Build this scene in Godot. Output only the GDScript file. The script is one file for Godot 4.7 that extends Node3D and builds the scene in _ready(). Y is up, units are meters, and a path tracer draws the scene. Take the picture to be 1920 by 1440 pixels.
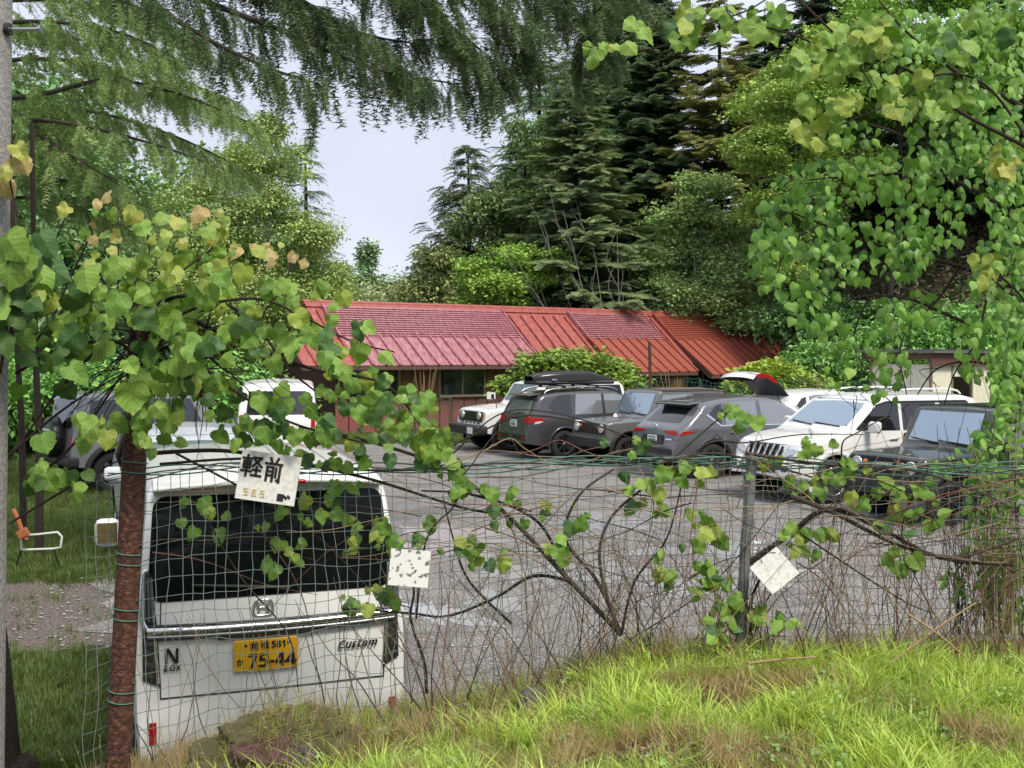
extends Node3D
# A gravel car park below a bank, seen through an overgrown net fence.
# World: x right, y up (0 = the gravel), -z away from the camera.

const FOCAL := 2000.0
const EYE := Vector3(0, 2.5, 0)
const PITCH := -1.49

var rng := RandomNumberGenerator.new()
var mats := {}
var used_names := {}


# ------------------------------------------------------------------ mesh collector
class MB:
	var v := PackedVector3Array()
	var n := PackedVector3Array()
	var c := PackedColorArray()
	var uv := PackedVector2Array()
	var ix := PackedInt32Array()
	var tint := Color(1, 1, 1)
	var coloured := false
	var mapped := false

	func vert(p: Vector3, nn: Vector3, t := Vector2.ZERO) -> int:
		v.append(p)
		n.append(nn)
		if coloured:
			c.append(tint)
		if mapped:
			uv.append(t)
		return v.size() - 1

	func face(a: int, b: int, d: int) -> void:
		var g := (v[d] - v[a]).cross(v[b] - v[a])
		if g.dot(n[a] + n[b] + n[d]) < 0.0:
			ix.append(a); ix.append(d); ix.append(b)
		else:
			ix.append(a); ix.append(b); ix.append(d)

	func tri(a: Vector3, b: Vector3, d: Vector3) -> void:
		var g := (d - a).cross(b - a).normalized()
		var k := vert(a, g)
		vert(b, g)
		vert(d, g)
		ix.append(k); ix.append(k + 1); ix.append(k + 2)

	func quad(a: Vector3, b: Vector3, d: Vector3, e: Vector3) -> void:
		tri(a, b, d)
		tri(a, d, e)

	func box(o: Vector3, s: Vector3, bs := Basis.IDENTITY) -> void:
		var h := s * 0.5
		var p := []
		for k in 8:
			p.append(o + bs * Vector3(h.x if k & 1 else -h.x, h.y if k & 2 else -h.y, h.z if k & 4 else -h.z))
		for f in [[0, 1, 3, 2], [5, 4, 6, 7], [4, 0, 2, 6], [1, 5, 7, 3], [2, 3, 7, 6], [4, 5, 1, 0]]:
			quad(p[f[0]], p[f[3]], p[f[2]], p[f[1]])

	# box with chamfered edges, axis order kept
	func rbox(o: Vector3, s: Vector3, r: float, bs := Basis.IDENTITY) -> void:
		var h := s * 0.5
		r = minf(r, minf(h.x, minf(h.y, h.z)) * 0.95)
		var rows := []
		var ring := []
		for q in 4:
			var sx: float = [1, -1, -1, 1][q]
			var sz: float = [1, 1, -1, -1][q]
			for k in 3:
				var a := (q * 90.0 + k * 45.0) * PI / 180.0
				ring.append([Vector2(sx * (h.x - r), sz * (h.z - r)), Vector2(cos(a), sin(a)) * r])
		for lv in [[-h.y, 0.0], [-h.y + r * 0.3, 0.7], [-h.y + r, 1.0], [h.y - r, 1.0], [h.y - r * 0.3, 0.7], [h.y, 0.0]]:
			var row := PackedVector3Array()
			for e in ring:
				var f: float = lv[1]
				var p: Vector2 = e[0] + e[1] * (f if f > 0.0 else 0.0)
				row.append(o + bs * Vector3(p.x, lv[0], p.y))
			row.append(row[0])
			rows.append(row)
		grid(rows)
		for e in [0, 5]:
			var row: PackedVector3Array = rows[e]
			for k in range(1, 11):
				tri(row[0], row[k], row[k + 1])

	# smooth surface through rows of points
	func grid(rows: Array) -> void:
		var w: int = rows[0].size()
		var h: int = rows.size()
		var k0 := v.size()
		for r in h:
			for q in w:
				vert(rows[r][q], Vector3.ZERO, Vector2(float(q) / (w - 1), float(r) / (h - 1)))
		for r in h - 1:
			for q in w - 1:
				var a := k0 + r * w + q
				for t in [[a, a + 1, a + w + 1], [a, a + w + 1, a + w]]:
					var g := (v[t[2]] - v[t[0]]).cross(v[t[1]] - v[t[0]])
					if g.length_squared() < 1e-16:
						continue
					for e in t:
						n[e] += g
						ix.append(e)
		for k in range(k0, v.size()):
			n[k] = n[k].normalized() if n[k].length_squared() > 1e-20 else Vector3.UP
		for r in h:                                     # close seam of a ring
			if rows[r][0].is_equal_approx(rows[r][w - 1]) and w > 3:
				var s := (n[k0 + r * w] + n[k0 + r * w + w - 1]).normalized()
				n[k0 + r * w] = s
				n[k0 + r * w + w - 1] = s

	func tube(pts: Array, r0: float, r1: float, sides := 5, cap := false) -> void:
		var m := pts.size()
		if m < 2:
			return
		var up := Vector3(0.31, 0.2, 0.93)
		var last := -1
		for i in m:
			var d: Vector3 = (pts[mini(i + 1, m - 1)] - pts[maxi(i - 1, 0)]).normalized()
			var x := d.cross(up)
			if x.length() < 0.05:
				x = d.cross(Vector3(0.9, 0.3, 0.1))
			x = x.normalized()
			var y := d.cross(x)
			var r := lerpf(r0, r1, float(i) / (m - 1))
			var k := v.size()
			for q in sides:
				var a := TAU * q / sides
				var nn := x * cos(a) + y * sin(a)
				vert(pts[i] + nn * r, nn, Vector2(float(q) / sides, float(i)))
			if last >= 0:
				for q in sides:
					var b := (q + 1) % sides
					face(last + q, last + b, k + b)
					face(last + q, k + b, k + q)
			last = k
			if cap and (i == 0 or i == m - 1):
				var o := v.size()
				vert(pts[i], d * (-1.0 if i == 0 else 1.0))
				for q in sides:
					vert(v[k + q], d * (-1.0 if i == 0 else 1.0))
				for q in sides:
					face(o, o + 1 + q, o + 1 + (q + 1) % sides)

	# turned profile: [radius, height] pairs about an axis
	func lathe(prof: Array, o: Vector3, axis: Vector3, sides := 24) -> void:
		var x := axis.cross(Vector3(0.37, 0.21, 0.9)).normalized()
		var y := axis.cross(x).normalized()
		var rows := []
		for p in prof:
			var row := PackedVector3Array()
			for q in sides + 1:
				var a := TAU * (q % sides) / sides
				row.append(o + axis * p[1] + (x * cos(a) + y * sin(a)) * p[0])
			rows.append(row)
		grid(rows)

	# flat polygon pushed out to a thickness; p: points in the plane of bs.x, bs.y
	func slab(poly: PackedVector2Array, o: Vector3, bs: Basis, t: float) -> void:
		var tr := Geometry2D.triangulate_polygon(poly)
		var f := func(q: Vector2, e: float) -> Vector3: return o + bs * Vector3(q.x, q.y, e)
		for k in range(0, tr.size(), 3):
			for e in [t, 0.0]:
				tri(f.call(poly[tr[k]], e), f.call(poly[tr[k + 1]], e), f.call(poly[tr[k + 2]], e))
		for k in poly.size():
			var b: Vector2 = poly[(k + 1) % poly.size()]
			quad(f.call(poly[k], 0.0), f.call(b, 0.0), f.call(b, t), f.call(poly[k], t))

	func mesh(m: Material) -> ArrayMesh:
		var a := []
		a.resize(Mesh.ARRAY_MAX)
		a[Mesh.ARRAY_VERTEX] = v
		a[Mesh.ARRAY_NORMAL] = n
		if coloured:
			a[Mesh.ARRAY_COLOR] = c
		if mapped:
			a[Mesh.ARRAY_TEX_UV] = uv
		a[Mesh.ARRAY_INDEX] = ix
		var am := ArrayMesh.new()
		am.add_surface_from_arrays(Mesh.PRIMITIVE_TRIANGLES, a)
		am.surface_set_material(0, m)
		return am


# ------------------------------------------------------------------ small helpers
func R(a: float, b: float) -> float:
	return rng.randf_range(a, b)


# the point at a depth (metres away along -z) that stands at a place measured in the photograph
func P(px: float, py: float, depth: float) -> Vector3:
	var d := Basis(Vector3.RIGHT, deg_to_rad(PITCH)) * Vector3((px - 960.0) / FOCAL, (720.0 - py) / FOCAL, -1.0)
	return EYE + d * (depth / -d.z)


func XD(x: float, depth: float, y := 0.0) -> Vector3:
	return Vector3(x, y, -depth)


func mat(key: String, c := Color(0.5, 0.5, 0.5), rough := 0.7, metal := 0.0) -> StandardMaterial3D:
	if mats.has(key):
		return mats[key]
	var m := StandardMaterial3D.new()
	m.resource_name = key
	m.albedo_color = c.linear_to_srgb()
	m.roughness = rough
	m.metallic = metal
	mats[key] = m
	return m


func noise_image(size: int, freq: float, seed_: int, octaves := 4, ramp: Array = []) -> ImageTexture:
	var f := FastNoiseLite.new()
	f.seed = seed_
	f.frequency = freq
	f.fractal_octaves = octaves
	f.noise_type = FastNoiseLite.TYPE_SIMPLEX_SMOOTH
	var im := f.get_seamless_image(size, size)
	im.convert(Image.FORMAT_RGB8)
	if ramp.size():
		var g := Gradient.new()
		g.offsets = PackedFloat32Array(ramp.map(func(e): return e[0]))
		g.colors = PackedColorArray(ramp.map(func(e): return (e[1] as Color).linear_to_srgb()))
		for y in size:
			for x in size:
				im.set_pixel(x, y, g.sample(im.get_pixel(x, y).r))
	return ImageTexture.create_from_image(im)


# a surface with grain: colours of a noise ramp, and relief
func grain(key: String, ramp: Array, scale: float, freq: float, rough := 0.85, relief := 0.0, local := false, stretch := Vector3.ONE) -> StandardMaterial3D:
	if mats.has(key):
		return mats[key]
	var m := mat(key, Color(1, 1, 1), rough)
	var s := hash(key) % 1000
	m.albedo_texture = noise_image(512, freq, s, 5, ramp)
	m.uv1_triplanar = true
	m.uv1_world_triplanar = not local
	m.uv1_scale = stretch / scale
	if relief > 0.0:
		m.heightmap_enabled = true
		m.heightmap_texture = noise_image(512, freq * 2.2, s + 7, 5)
		m.heightmap_scale = relief
	return m


# a leaf material whose colour comes from the mesh's or the copy's own tint
func leafy(key: String, rough := 0.5, glow := 0.7) -> StandardMaterial3D:
	if mats.has(key):
		return mats[key]
	var m := mat(key, Color(1, 1, 1), rough)
	m.vertex_color_use_as_albedo = true
	m.backlight_enabled = true
	m.backlight = Color(glow, glow, glow * 0.8)
	m.cull_mode = BaseMaterial3D.CULL_DISABLED
	return m


func fresh(called: String) -> String:
	if not used_names.has(called):
		used_names[called] = 0
		return called
	used_names[called] += 1
	return "%s_%03d" % [called, used_names[called]]


func thing(called: String, label: String, category: String, at := Vector3.ZERO, turn := 0.0, group := "") -> Node3D:
	var o := Node3D.new()
	o.name = fresh(called)
	add_child(o)
	o.position = at
	o.rotation.y = turn
	tag(o, label, category, group)
	return o


func tag(o: Node, label: String, category: String, group := "") -> Node:
	o.set_meta("label", label)
	o.set_meta("category", category)
	if group:
		o.set_meta("group", group)
	return o


func part(called: String, b: MB, m: Material, parent: Node) -> MeshInstance3D:
	return inst(called, b.mesh(m), parent)


func inst(called: String, mesh: Mesh, parent: Node, t := Transform3D.IDENTITY) -> MeshInstance3D:
	var o := MeshInstance3D.new()
	o.mesh = mesh
	o.transform = t
	if parent == self:
		o.name = fresh(called)
	else:
		o.name = called
	parent.add_child(o, true)
	return o


func struct(called: String, b: MB, m: Material) -> MeshInstance3D:
	var o := part(called, b, m, self)
	o.set_meta("kind", "structure")
	return o


# many small copies as one part (or one top-level object) of kind "stuff"
func scatter(called: String, mesh: Mesh, places: Array, tints: Array, parent: Node) -> MultiMeshInstance3D:
	var mm := MultiMesh.new()
	mm.transform_format = MultiMesh.TRANSFORM_3D
	mm.use_colors = true
	mm.mesh = mesh
	mm.instance_count = places.size()
	for k in places.size():
		mm.set_instance_transform(k, places[k])
		mm.set_instance_color(k, tints[k])
	var o := MultiMeshInstance3D.new()
	o.multimesh = mm
	o.name = fresh(called) if parent == self else called
	o.set_meta("kind", "stuff")
	parent.add_child(o, true)
	return o


func frame(at: Vector3, dir: Vector3, up: Vector3, s := 1.0) -> Transform3D:
	# y axis along dir, z axis near up
	var y := dir.normalized()
	var x := y.cross(up)
	if x.length() < 0.01:
		x = y.cross(Vector3(0.8, 0.1, 0.6))
	x = x.normalized()
	return Transform3D(Basis(x, y, x.cross(y)) * s, at)


func spline(pts: Array, per := 6) -> Array:
	var c := Curve3D.new()
	var m := pts.size()
	for i in m:
		var t: Vector3 = (pts[mini(i + 1, m - 1)] - pts[maxi(i - 1, 0)]) / 6.0
		c.add_point(pts[i], -t, t)
	var out := []
	for i in m - 1:
		for k in per:
			out.append(c.sample(i, float(k) / per))
	out.append(pts[m - 1])
	return out


func shade(c: Color, spread := 0.15, hue := 0.05) -> Color:
	var k := 1.0 + R(-spread, spread)
	return Color(c.r * k * (1 + R(-hue, hue)), c.g * k, c.b * k * (1 + R(-hue, hue)))


func lin(points: Array, x: float) -> float:
	# piecewise linear through [x, y] pairs
	if x <= points[0][0]:
		return points[0][1]
	for k in points.size() - 1:
		if x <= points[k + 1][0]:
			var a: Array = points[k]
			var b: Array = points[k + 1]
			return lerpf(a[1], b[1], (x - a[0]) / maxf(b[0] - a[0], 1e-6))
	return points[points.size() - 1][1]


# ------------------------------------------------------------------ vehicles
# local axes of a vehicle: x forward, y up, z to its right-hand side; the origin on the ground at its middle
class Car:
	var S                    # the scene
	var root: Node3D
	var L: float
	var W: float
	var top: Array           # [distance from the rear end, height] of the centre line
	var sill: float
	var belt: float
	var lean: float          # how far the glass leans in per metre of height
	var round_: float        # radius of the roof edge
	var crown: float
	var axles: Array         # distance from the rear end
	var wheel_r: float
	var arch_r: float
	var nose: float          # how much the plan narrows at the front and rear ends
	var tail: float
	var bulge: float
	var paint: Material

	func T(x: float) -> float:
		return S.lin(top, x)

	func B(x: float) -> float:
		var y := sill
		var e := minf(x, L - x)
		if e < 0.5:
			y += (0.5 - e) * 0.16
		for a in axles:
			var d: float = absf(x - a)
			if d < arch_r:
				y = maxf(y, wheel_r + sqrt(arch_r * arch_r - d * d))
		return minf(y, T(x) - 0.05)

	func plan(x: float) -> float:
		var e := L - x
		var w := W
		if e < 0.9:
			w -= nose * pow(1.0 - e / 0.9, 2.2)
		if x < 0.6:
			w -= tail * pow(1.0 - x / 0.6, 2.4)
		return w

	func hw(x: float, y: float) -> float:
		var p := plan(x)
		if y <= belt:
			var u := (y - 0.72) / 0.5
			return p * (1.0 - bulge * u * u)
		var ub := (belt - 0.72) / 0.5
		return p * (1.0 - bulge * ub * ub) - lean * (y - belt)

	func corner(x: float) -> Array:      # [half width below the rounding, its radius, height where it starts]
		var t := T(x) - crown
		var r := minf(round_, (t - B(x)) * 0.45)
		return [hw(x, t - r), r, t - r]

	func inside(x: float, y: float, z: float) -> bool:
		if x < 0.0 or x > L:
			return false
		z = absf(z)
		if y < B(x):
			return false
		var c := corner(x)
		if y <= c[2]:
			return z <= hw(x, y)
		var e: float = c[0] - c[1]
		if z <= e:
			return y <= T(x) - crown * pow(z / maxf(e, 0.01), 2.0)
		return Vector2(z - e, y - c[2]).length() <= c[1]

	func build_body(called := "body") -> MeshInstance3D:
		var xs := {}
		for p in top:
			xs[snappedf(p[0], 0.001)] = true
		for k in int(L / 0.06) + 1:
			xs[snappedf(minf(k * 0.06, L), 0.001)] = true
		xs[L] = true
		for a in axles:
			for q in 25:
				xs[snappedf(clampf(a - cos(PI * q / 24.0) * arch_r, 0.0, L), 0.001)] = true
			xs[snappedf(clampf(a - arch_r - 0.002, 0, L), 0.001)] = true
			xs[snappedf(clampf(a + arch_r + 0.002, 0, L), 0.001)] = true
		var list := xs.keys()
		list.sort()
		var b := MB.new()
		var under := MB.new()
		for side in [1.0, -1.0]:
			var rows := []
			var low := []
			for x in list:
				var c := corner(x)
				var y0 := B(x)
				var row := PackedVector3Array()
				var ye := minf(belt, c[2])
				for k in 7:
					var y := lerpf(y0, ye, k / 6.0)
					row.append(Vector3(x - L / 2, y, side * hw(x, y)))
				for k in range(1, 5):
					var y := lerpf(ye, c[2], k / 4.0)
					row.append(Vector3(x - L / 2, y, side * hw(x, y)))
				var e: float = c[0] - c[1]
				for k in range(1, 5):
					var a := PI / 2 * k / 4.0
					row.append(Vector3(x - L / 2, c[2] + sin(a) * c[1], side * (e + cos(a) * c[1])))
				for k in range(1, 5):
					var z: float = e * (1.0 - k / 4.0)
					row.append(Vector3(x - L / 2, T(x) - crown * pow(z / maxf(e, 0.01), 2.0), side * z))
				rows.append(row)
				low.append(PackedVector3Array([row[0], Vector3(x - L / 2, y0, 0)]))
			b.grid(rows)
			under.grid(low)
			for e in [0, rows.size() - 1]:
				var row: PackedVector3Array = rows[e]
				var o := Vector3(row[0].x, (row[0].y + row[row.size() - 1].y) / 2, 0)
				for k in row.size() - 1:
					b.tri(o, row[k], row[k + 1])
		var black: Material = S.mat("underbody black", Color(0.012, 0.012, 0.013), 0.9)
		var lo: float = sill + 0.02
		under.box(Vector3(0, (lo + 0.85) / 2, 0), Vector3(L * 0.86, 0.85 - lo, W * 1.1))
		var o := S.part(called, b, paint, root) as MeshInstance3D
		S.part("underbody", under, black, root)
		return o

	# a convex outline laid on the body, seen along an axis: "side" (x from the rear, y), "front"/"rear" (z, y) or "roof" (x from the rear, z)
	func patch(b: MB, poly: Array, view: String, off := 0.006, side := 1.0, fine := 0.07) -> void:
		var us := {}
		var lo := 1e9
		var hi := -1e9
		for p in poly:
			us[snappedf(p[0], 0.0005)] = true
			lo = minf(lo, p[0])
			hi = maxf(hi, p[0])
		var m := maxi(1, int((hi - lo) / fine))
		for k in m + 1:
			us[snappedf(lerpf(lo, hi, float(k) / m), 0.0005)] = true
		var list := us.keys()
		list.sort()
		var rows := []
		var tall := 0.0
		var spans := []
		for u in list:
			var a := 1e9
			var z := -1e9
			for k in poly.size():
				var p: Array = poly[k]
				var q: Array = poly[(k + 1) % poly.size()]
				if (p[0] - u) * (q[0] - u) > 1e-9:
					continue
				if absf(q[0] - p[0]) < 1e-6:
					for e in [p[1], q[1]]:
						if absf(p[0] - u) < 0.001:
							a = minf(a, e)
							z = maxf(z, e)
				else:
					var e: float = lerpf(p[1], q[1], clampf((u - p[0]) / (q[0] - p[0]), 0, 1))
					a = minf(a, e)
					z = maxf(z, e)
			if z < a:
				continue
			spans.append([u, a, z])
			tall = maxf(tall, z - a)
		var nr := maxi(1, int(tall / fine))
		for s in spans:
			var row := PackedVector3Array()
			for k in nr + 1:
				row.append(on(view, s[0], lerpf(s[1], s[2], float(k) / nr), side, off))
			rows.append(row)
		if rows.size() > 1:
			b.grid(rows)

	func on(view: String, u: float, w: float, side: float, off: float) -> Vector3:
		if view == "side":
			var c := corner(u)
			var z: float = hw(u, w)
			if w > c[2]:
				var d: float = clampf((w - c[2]) / c[1], 0, 1)
				z = c[0] - c[1] + c[1] * sqrt(1.0 - d * d)
			return Vector3(u - L / 2, w, side * (z + off))
		if view == "roof":
			var c := corner(u)
			var e: float = c[0] - c[1]
			return Vector3(u - L / 2, T(u) - crown * pow(minf(absf(w) / maxf(e, 0.01), 1.0), 2.0) + off, w)
		var dir := -1.0 if view == "front" else 1.0
		var x := L if view == "front" else 0.0
		var step := 0.03 * dir
		var n := 0
		while not inside(x, w, u) and n < 160:
			x += step
			n += 1
		var a := x - step
		for k in 9:
			var m := (a + x) / 2
			if inside(m, w, u):
				x = m
			else:
				a = m
		return Vector3(x - L / 2 - dir * off, w, u)

	func lay(called: String, polys: Array, view: String, m: Material, off := 0.006, parent: Node = null, fine := 0.07) -> Node:
		var b := MB.new()
		for p in polys:
			patch(b, p, view, off, 1.0, fine)
		return S.part(called, b, m, parent if parent else root)

	# the same outline on both flanks, each a part
	func flank(called: String, poly: Array, m: Material, off := 0.006) -> void:
		for s in [1.0, -1.0]:
			var b := MB.new()
			patch(b, poly, "side", off, s)
			S.part(called, b, m, root)

	# wheel-arch trim that follows the opening
	func arches(m: Material, width: float, off: float, called := "wheel_arch") -> void:
		for s in [1.0, -1.0]:
			for a in axles:
				var rows := []
				for k in 19:
					var t := lerpf(-0.35, PI + 0.35, k / 18.0)
					var row := PackedVector3Array()
					for q in [[0.0, -0.03], [0.0, off], [0.75, off], [1.0, 0.0]]:
						var r: float = arch_r - 0.01 + width * q[0]
						var x: float = a - cos(t) * r
						var y: float = wheel_r + sin(t) * r
						row.append(Vector3(x - L / 2, y, s * (hw(clampf(x, 0.02, L - 0.02), maxf(y, 0.3)) + q[1])))
					rows.append(row)
				var b := MB.new()
				b.grid(rows)
				S.part(called, b, m, root)

	func wheels(rim_m: Material, style: int, width := 0.22) -> void:
		var tyre_m: Material = S.mat("tyre rubber", Color(0.022, 0.022, 0.023), 0.85)
		for s in [1.0, -1.0]:
			for a in axles:
				var w := Node3D.new()
				w.name = "wheel"
				root.add_child(w, true)
				w.position = Vector3(a - L / 2, wheel_r, s * (W - width / 2 - 0.02))
				if s < 0:
					w.rotation.y = PI
				S.wheel_parts(w, wheel_r, width, rim_m, tyre_m, style)

	func mirrors(x: float, y: float, m: Material, size := Vector3(0.1, 0.17, 0.2)) -> void:
		for s in [1.0, -1.0]:
			var b := MB.new()
			var z: float = hw(x, y)
			b.rbox(Vector3(x - L / 2, y, s * (z + 0.06 + size.z / 2)), size, 0.045)
			b.box(Vector3(x - L / 2 + 0.01, y - size.y * 0.35, s * (z + 0.04)), Vector3(0.05, 0.035, 0.12))
			var o: Node = S.part("wing_mirror", b, m, root)
			var g := MB.new()
			g.box(Vector3(x - L / 2 - size.x / 2 - 0.002, y + 0.005, s * (z + 0.06 + size.z / 2)), Vector3(0.004, size.y * 0.72, size.z * 0.78))
			S.part("mirror_glass", g, S.mat("mirror", Color(0.5, 0.52, 0.55), 0.05, 1.0), o)

	func handles(xs: Array, y: float, m: Material) -> void:
		for s in [1.0, -1.0]:
			for x in xs:
				var b := MB.new()
				b.rbox(Vector3(x - L / 2, y, s * (hw(x, y) + 0.018)), Vector3(0.2, 0.03, 0.03), 0.012)
				S.part("door_handle", b, m, root)

	func seams(lines: Array) -> void:
		# thin shut lines between panels, as narrow recess strips: [x0, y0, x1, y1]
		var dark: Material = S.mat("shut line", Color(0.015, 0.015, 0.016), 0.9)
		for s in [1.0, -1.0]:
			var b := MB.new()
			for l in lines:
				var d := Vector2(l[2] - l[0], l[3] - l[1]).normalized() * 0.006
				patch(b, [[l[0] - d.y, l[1] + d.x], [l[2] - d.y, l[3] + d.x], [l[2] + d.y, l[3] - d.x], [l[0] + d.y, l[1] - d.x]], "side", 0.0025, s, 0.1)
			S.part("door_gap", b, dark, root)

	func plate(view: String, z: float, y: float, w := 0.33, h := 0.165, ink := Color(0.02, 0.12, 0.05)) -> void:
		var p := on(view, z, y, 1.0, 0.015)
		var face := 1.0 if view == "front" else -1.0
		var bs := Basis(Vector3(0, 0, -face), Vector3.UP, Vector3(face, 0, 0))
		var b := MB.new()
		b.rbox(p, Vector3(0.012, h, w), 0.005)
		var o: Node = S.part("number_plate", b, S.mat("plate white", Color(0.78, 0.8, 0.78), 0.4), root)
		var t := MB.new()
		var f := p + Vector3(face * 0.008, 0, 0)
		for row in [[0.28, 0.16, 5], [-0.16, 0.42, 4]]:
			for k in int(row[2]):
				var u: float = (k - (row[2] - 1) / 2.0) * w * 0.78 / row[2]
				for e in [-0.32, 0.32]:
					t.box(f + bs * Vector3(u + e * w * 0.5 / row[2], row[0] * h, 0), Vector3(0.003, row[1] * h, w * 0.055))
				t.box(f + bs * Vector3(u, (row[0] + row[1] * 0.3 * (1 if k % 2 else -1)) * h, 0), Vector3(0.003, h * 0.07, w * 0.42 / row[2]))
		S.part("plate_print", t, S.mat("plate ink", ink, 0.5), o)


func wheel_parts(w: Node3D, r: float, width: float, rim_m: Material, tyre_m: Material, style: int) -> void:
	var h := width / 2
	var rr := r * 0.66
	var t := MB.new()
	t.lathe([[rr, -h], [r * 0.88, -h], [r * 0.97, -h * 0.85], [r, -h * 0.5], [r, h * 0.5], [r * 0.97, h * 0.85], [r * 0.88, h], [rr, h], [rr * 0.97, h * 0.7]], Vector3.ZERO, Vector3.BACK, 32)
	for k in 36:                                 # tread blocks
		var a := TAU * k / 36
		t.box(Vector3(cos(a) * (r - 0.004), sin(a) * (r - 0.004), h * 0.55), Vector3(0.02, 0.028, h * 0.7), Basis(Vector3.BACK, a))
	part("tyre", t, tyre_m, w)
	var b := MB.new()
	b.lathe([[rr * 0.99, h * 0.9], [rr * 0.94, h * 0.92], [rr * 0.9, h * 0.6], [rr * 0.86, -h * 0.2], [0.02, -h * 0.25]], Vector3.ZERO, Vector3.BACK, 32)
	var n: int = [7, 5, 10, 6][style]
	for k in n:
		var a := TAU * k / n + 0.2
		var d := Vector3(cos(a), sin(a), 0)
		var e := Vector3(-sin(a), cos(a), 0)
		var ww: float = rr * [0.13, 0.2, 0.075, 0.17][style]
		var z0 := h * 0.72
		b.quad(d * 0.05 + e * ww * 0.8 + Vector3(0, 0, z0), d * 0.05 - e * ww * 0.8 + Vector3(0, 0, z0), d * rr * 0.93 - e * ww + Vector3(0, 0, h * 0.86), d * rr * 0.93 + e * ww + Vector3(0, 0, h * 0.86))
		for s in [1.0, -1.0]:
			b.quad(d * 0.05 + e * s * ww * 0.8 + Vector3(0, 0, z0), d * rr * 0.93 + e * s * ww + Vector3(0, 0, h * 0.86), d * rr * 0.93 + e * s * ww * 1.1 + Vector3(0, 0, h * 0.2), d * 0.05 + e * s * ww + Vector3(0, 0, h * 0.2))
	b.lathe([[rr * 0.24, h * 0.5], [rr * 0.22, h * 0.78], [rr * 0.12, h * 0.84], [0.002, h * 0.85]], Vector3.ZERO, Vector3.BACK, 14)
	part("rim", b, rim_m, w)


func car(root: Node3D, spec: Dictionary) -> Car:
	var c := Car.new()
	c.S = self
	c.root = root
	c.crown = 0.03
	c.bulge = 0.05
	for k in spec:
		c.set(k, spec[k])
	return c


func car_paint(key: String, c: Color, flake := 0.0) -> StandardMaterial3D:
	var m := mat(key, c, 0.35 if flake > 0.0 else 0.42, flake)
	m.clearcoat_enabled = true
	m.clearcoat = 0.8
	m.clearcoat_roughness = 0.04
	return m


# a vehicle's node so that a point of it (local) stands at a world point, turned by degrees
func vehicle(called: String, label: String, category: String, local: Vector3, world: Vector3, deg: float, group := "parked vehicles") -> Node3D:
	var bs := Basis(Vector3.UP, deg_to_rad(deg))
	return thing(called, label, category, world - bs * local, deg_to_rad(deg), group)


func glass_mats() -> void:
	var g := mat("dark car glass", Color(0.012, 0.014, 0.015), 0.03)
	g.metallic_specular = 0.75
	g = mat("clear car glass", Color(0.30, 0.32, 0.35), 0.03, 0.55)
	g.metallic_specular = 0.9
	g = mat("windscreen glass", Color(0.30, 0.38, 0.47), 0.03, 0.5)
	g.metallic_specular = 0.95
	g = mat("tailgate glass", Color(0.006, 0.007, 0.008), 0.04)
	g.metallic_specular = 0.28
	mat("black plastic", Color(0.02, 0.02, 0.021), 0.55)
	mat("satin black", Color(0.012, 0.012, 0.013), 0.3)
	mat("chrome", Color(0.75, 0.76, 0.77), 0.08, 1.0)
	mat("silver metal", Color(0.5, 0.5, 0.5), 0.3, 1.0)
	mat("gunmetal", Color(0.16, 0.165, 0.17), 0.35, 0.9)
	var r := mat("red lens", Color(0.32, 0.012, 0.012), 0.1)
	r.metallic_specular = 0.3
	mat("amber lens", Color(0.6, 0.17, 0.02), 0.12)
	mat("clear lens", Color(0.62, 0.64, 0.66), 0.08, 0.35)
	mat("dark lens", Color(0.03, 0.03, 0.034), 0.06)


func rect(x0: float, y0: float, x1: float, y1: float) -> Array:
	return [[x0, y0], [x1, y0], [x1, y1], [x0, y1]]


func wiper(c: Car, view: String, z0: float, y0: float, z1: float, y1: float) -> void:
	var b := MB.new()
	var pts := []
	for k in 6:
		pts.append(c.on(view, lerpf(z0, z1, k / 5.0), lerpf(y0, y1, k / 5.0), 1.0, 0.025))
	b.tube(pts, 0.011, 0.008, 5)
	part("wiper", b, mats["black plastic"], c.root)


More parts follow.
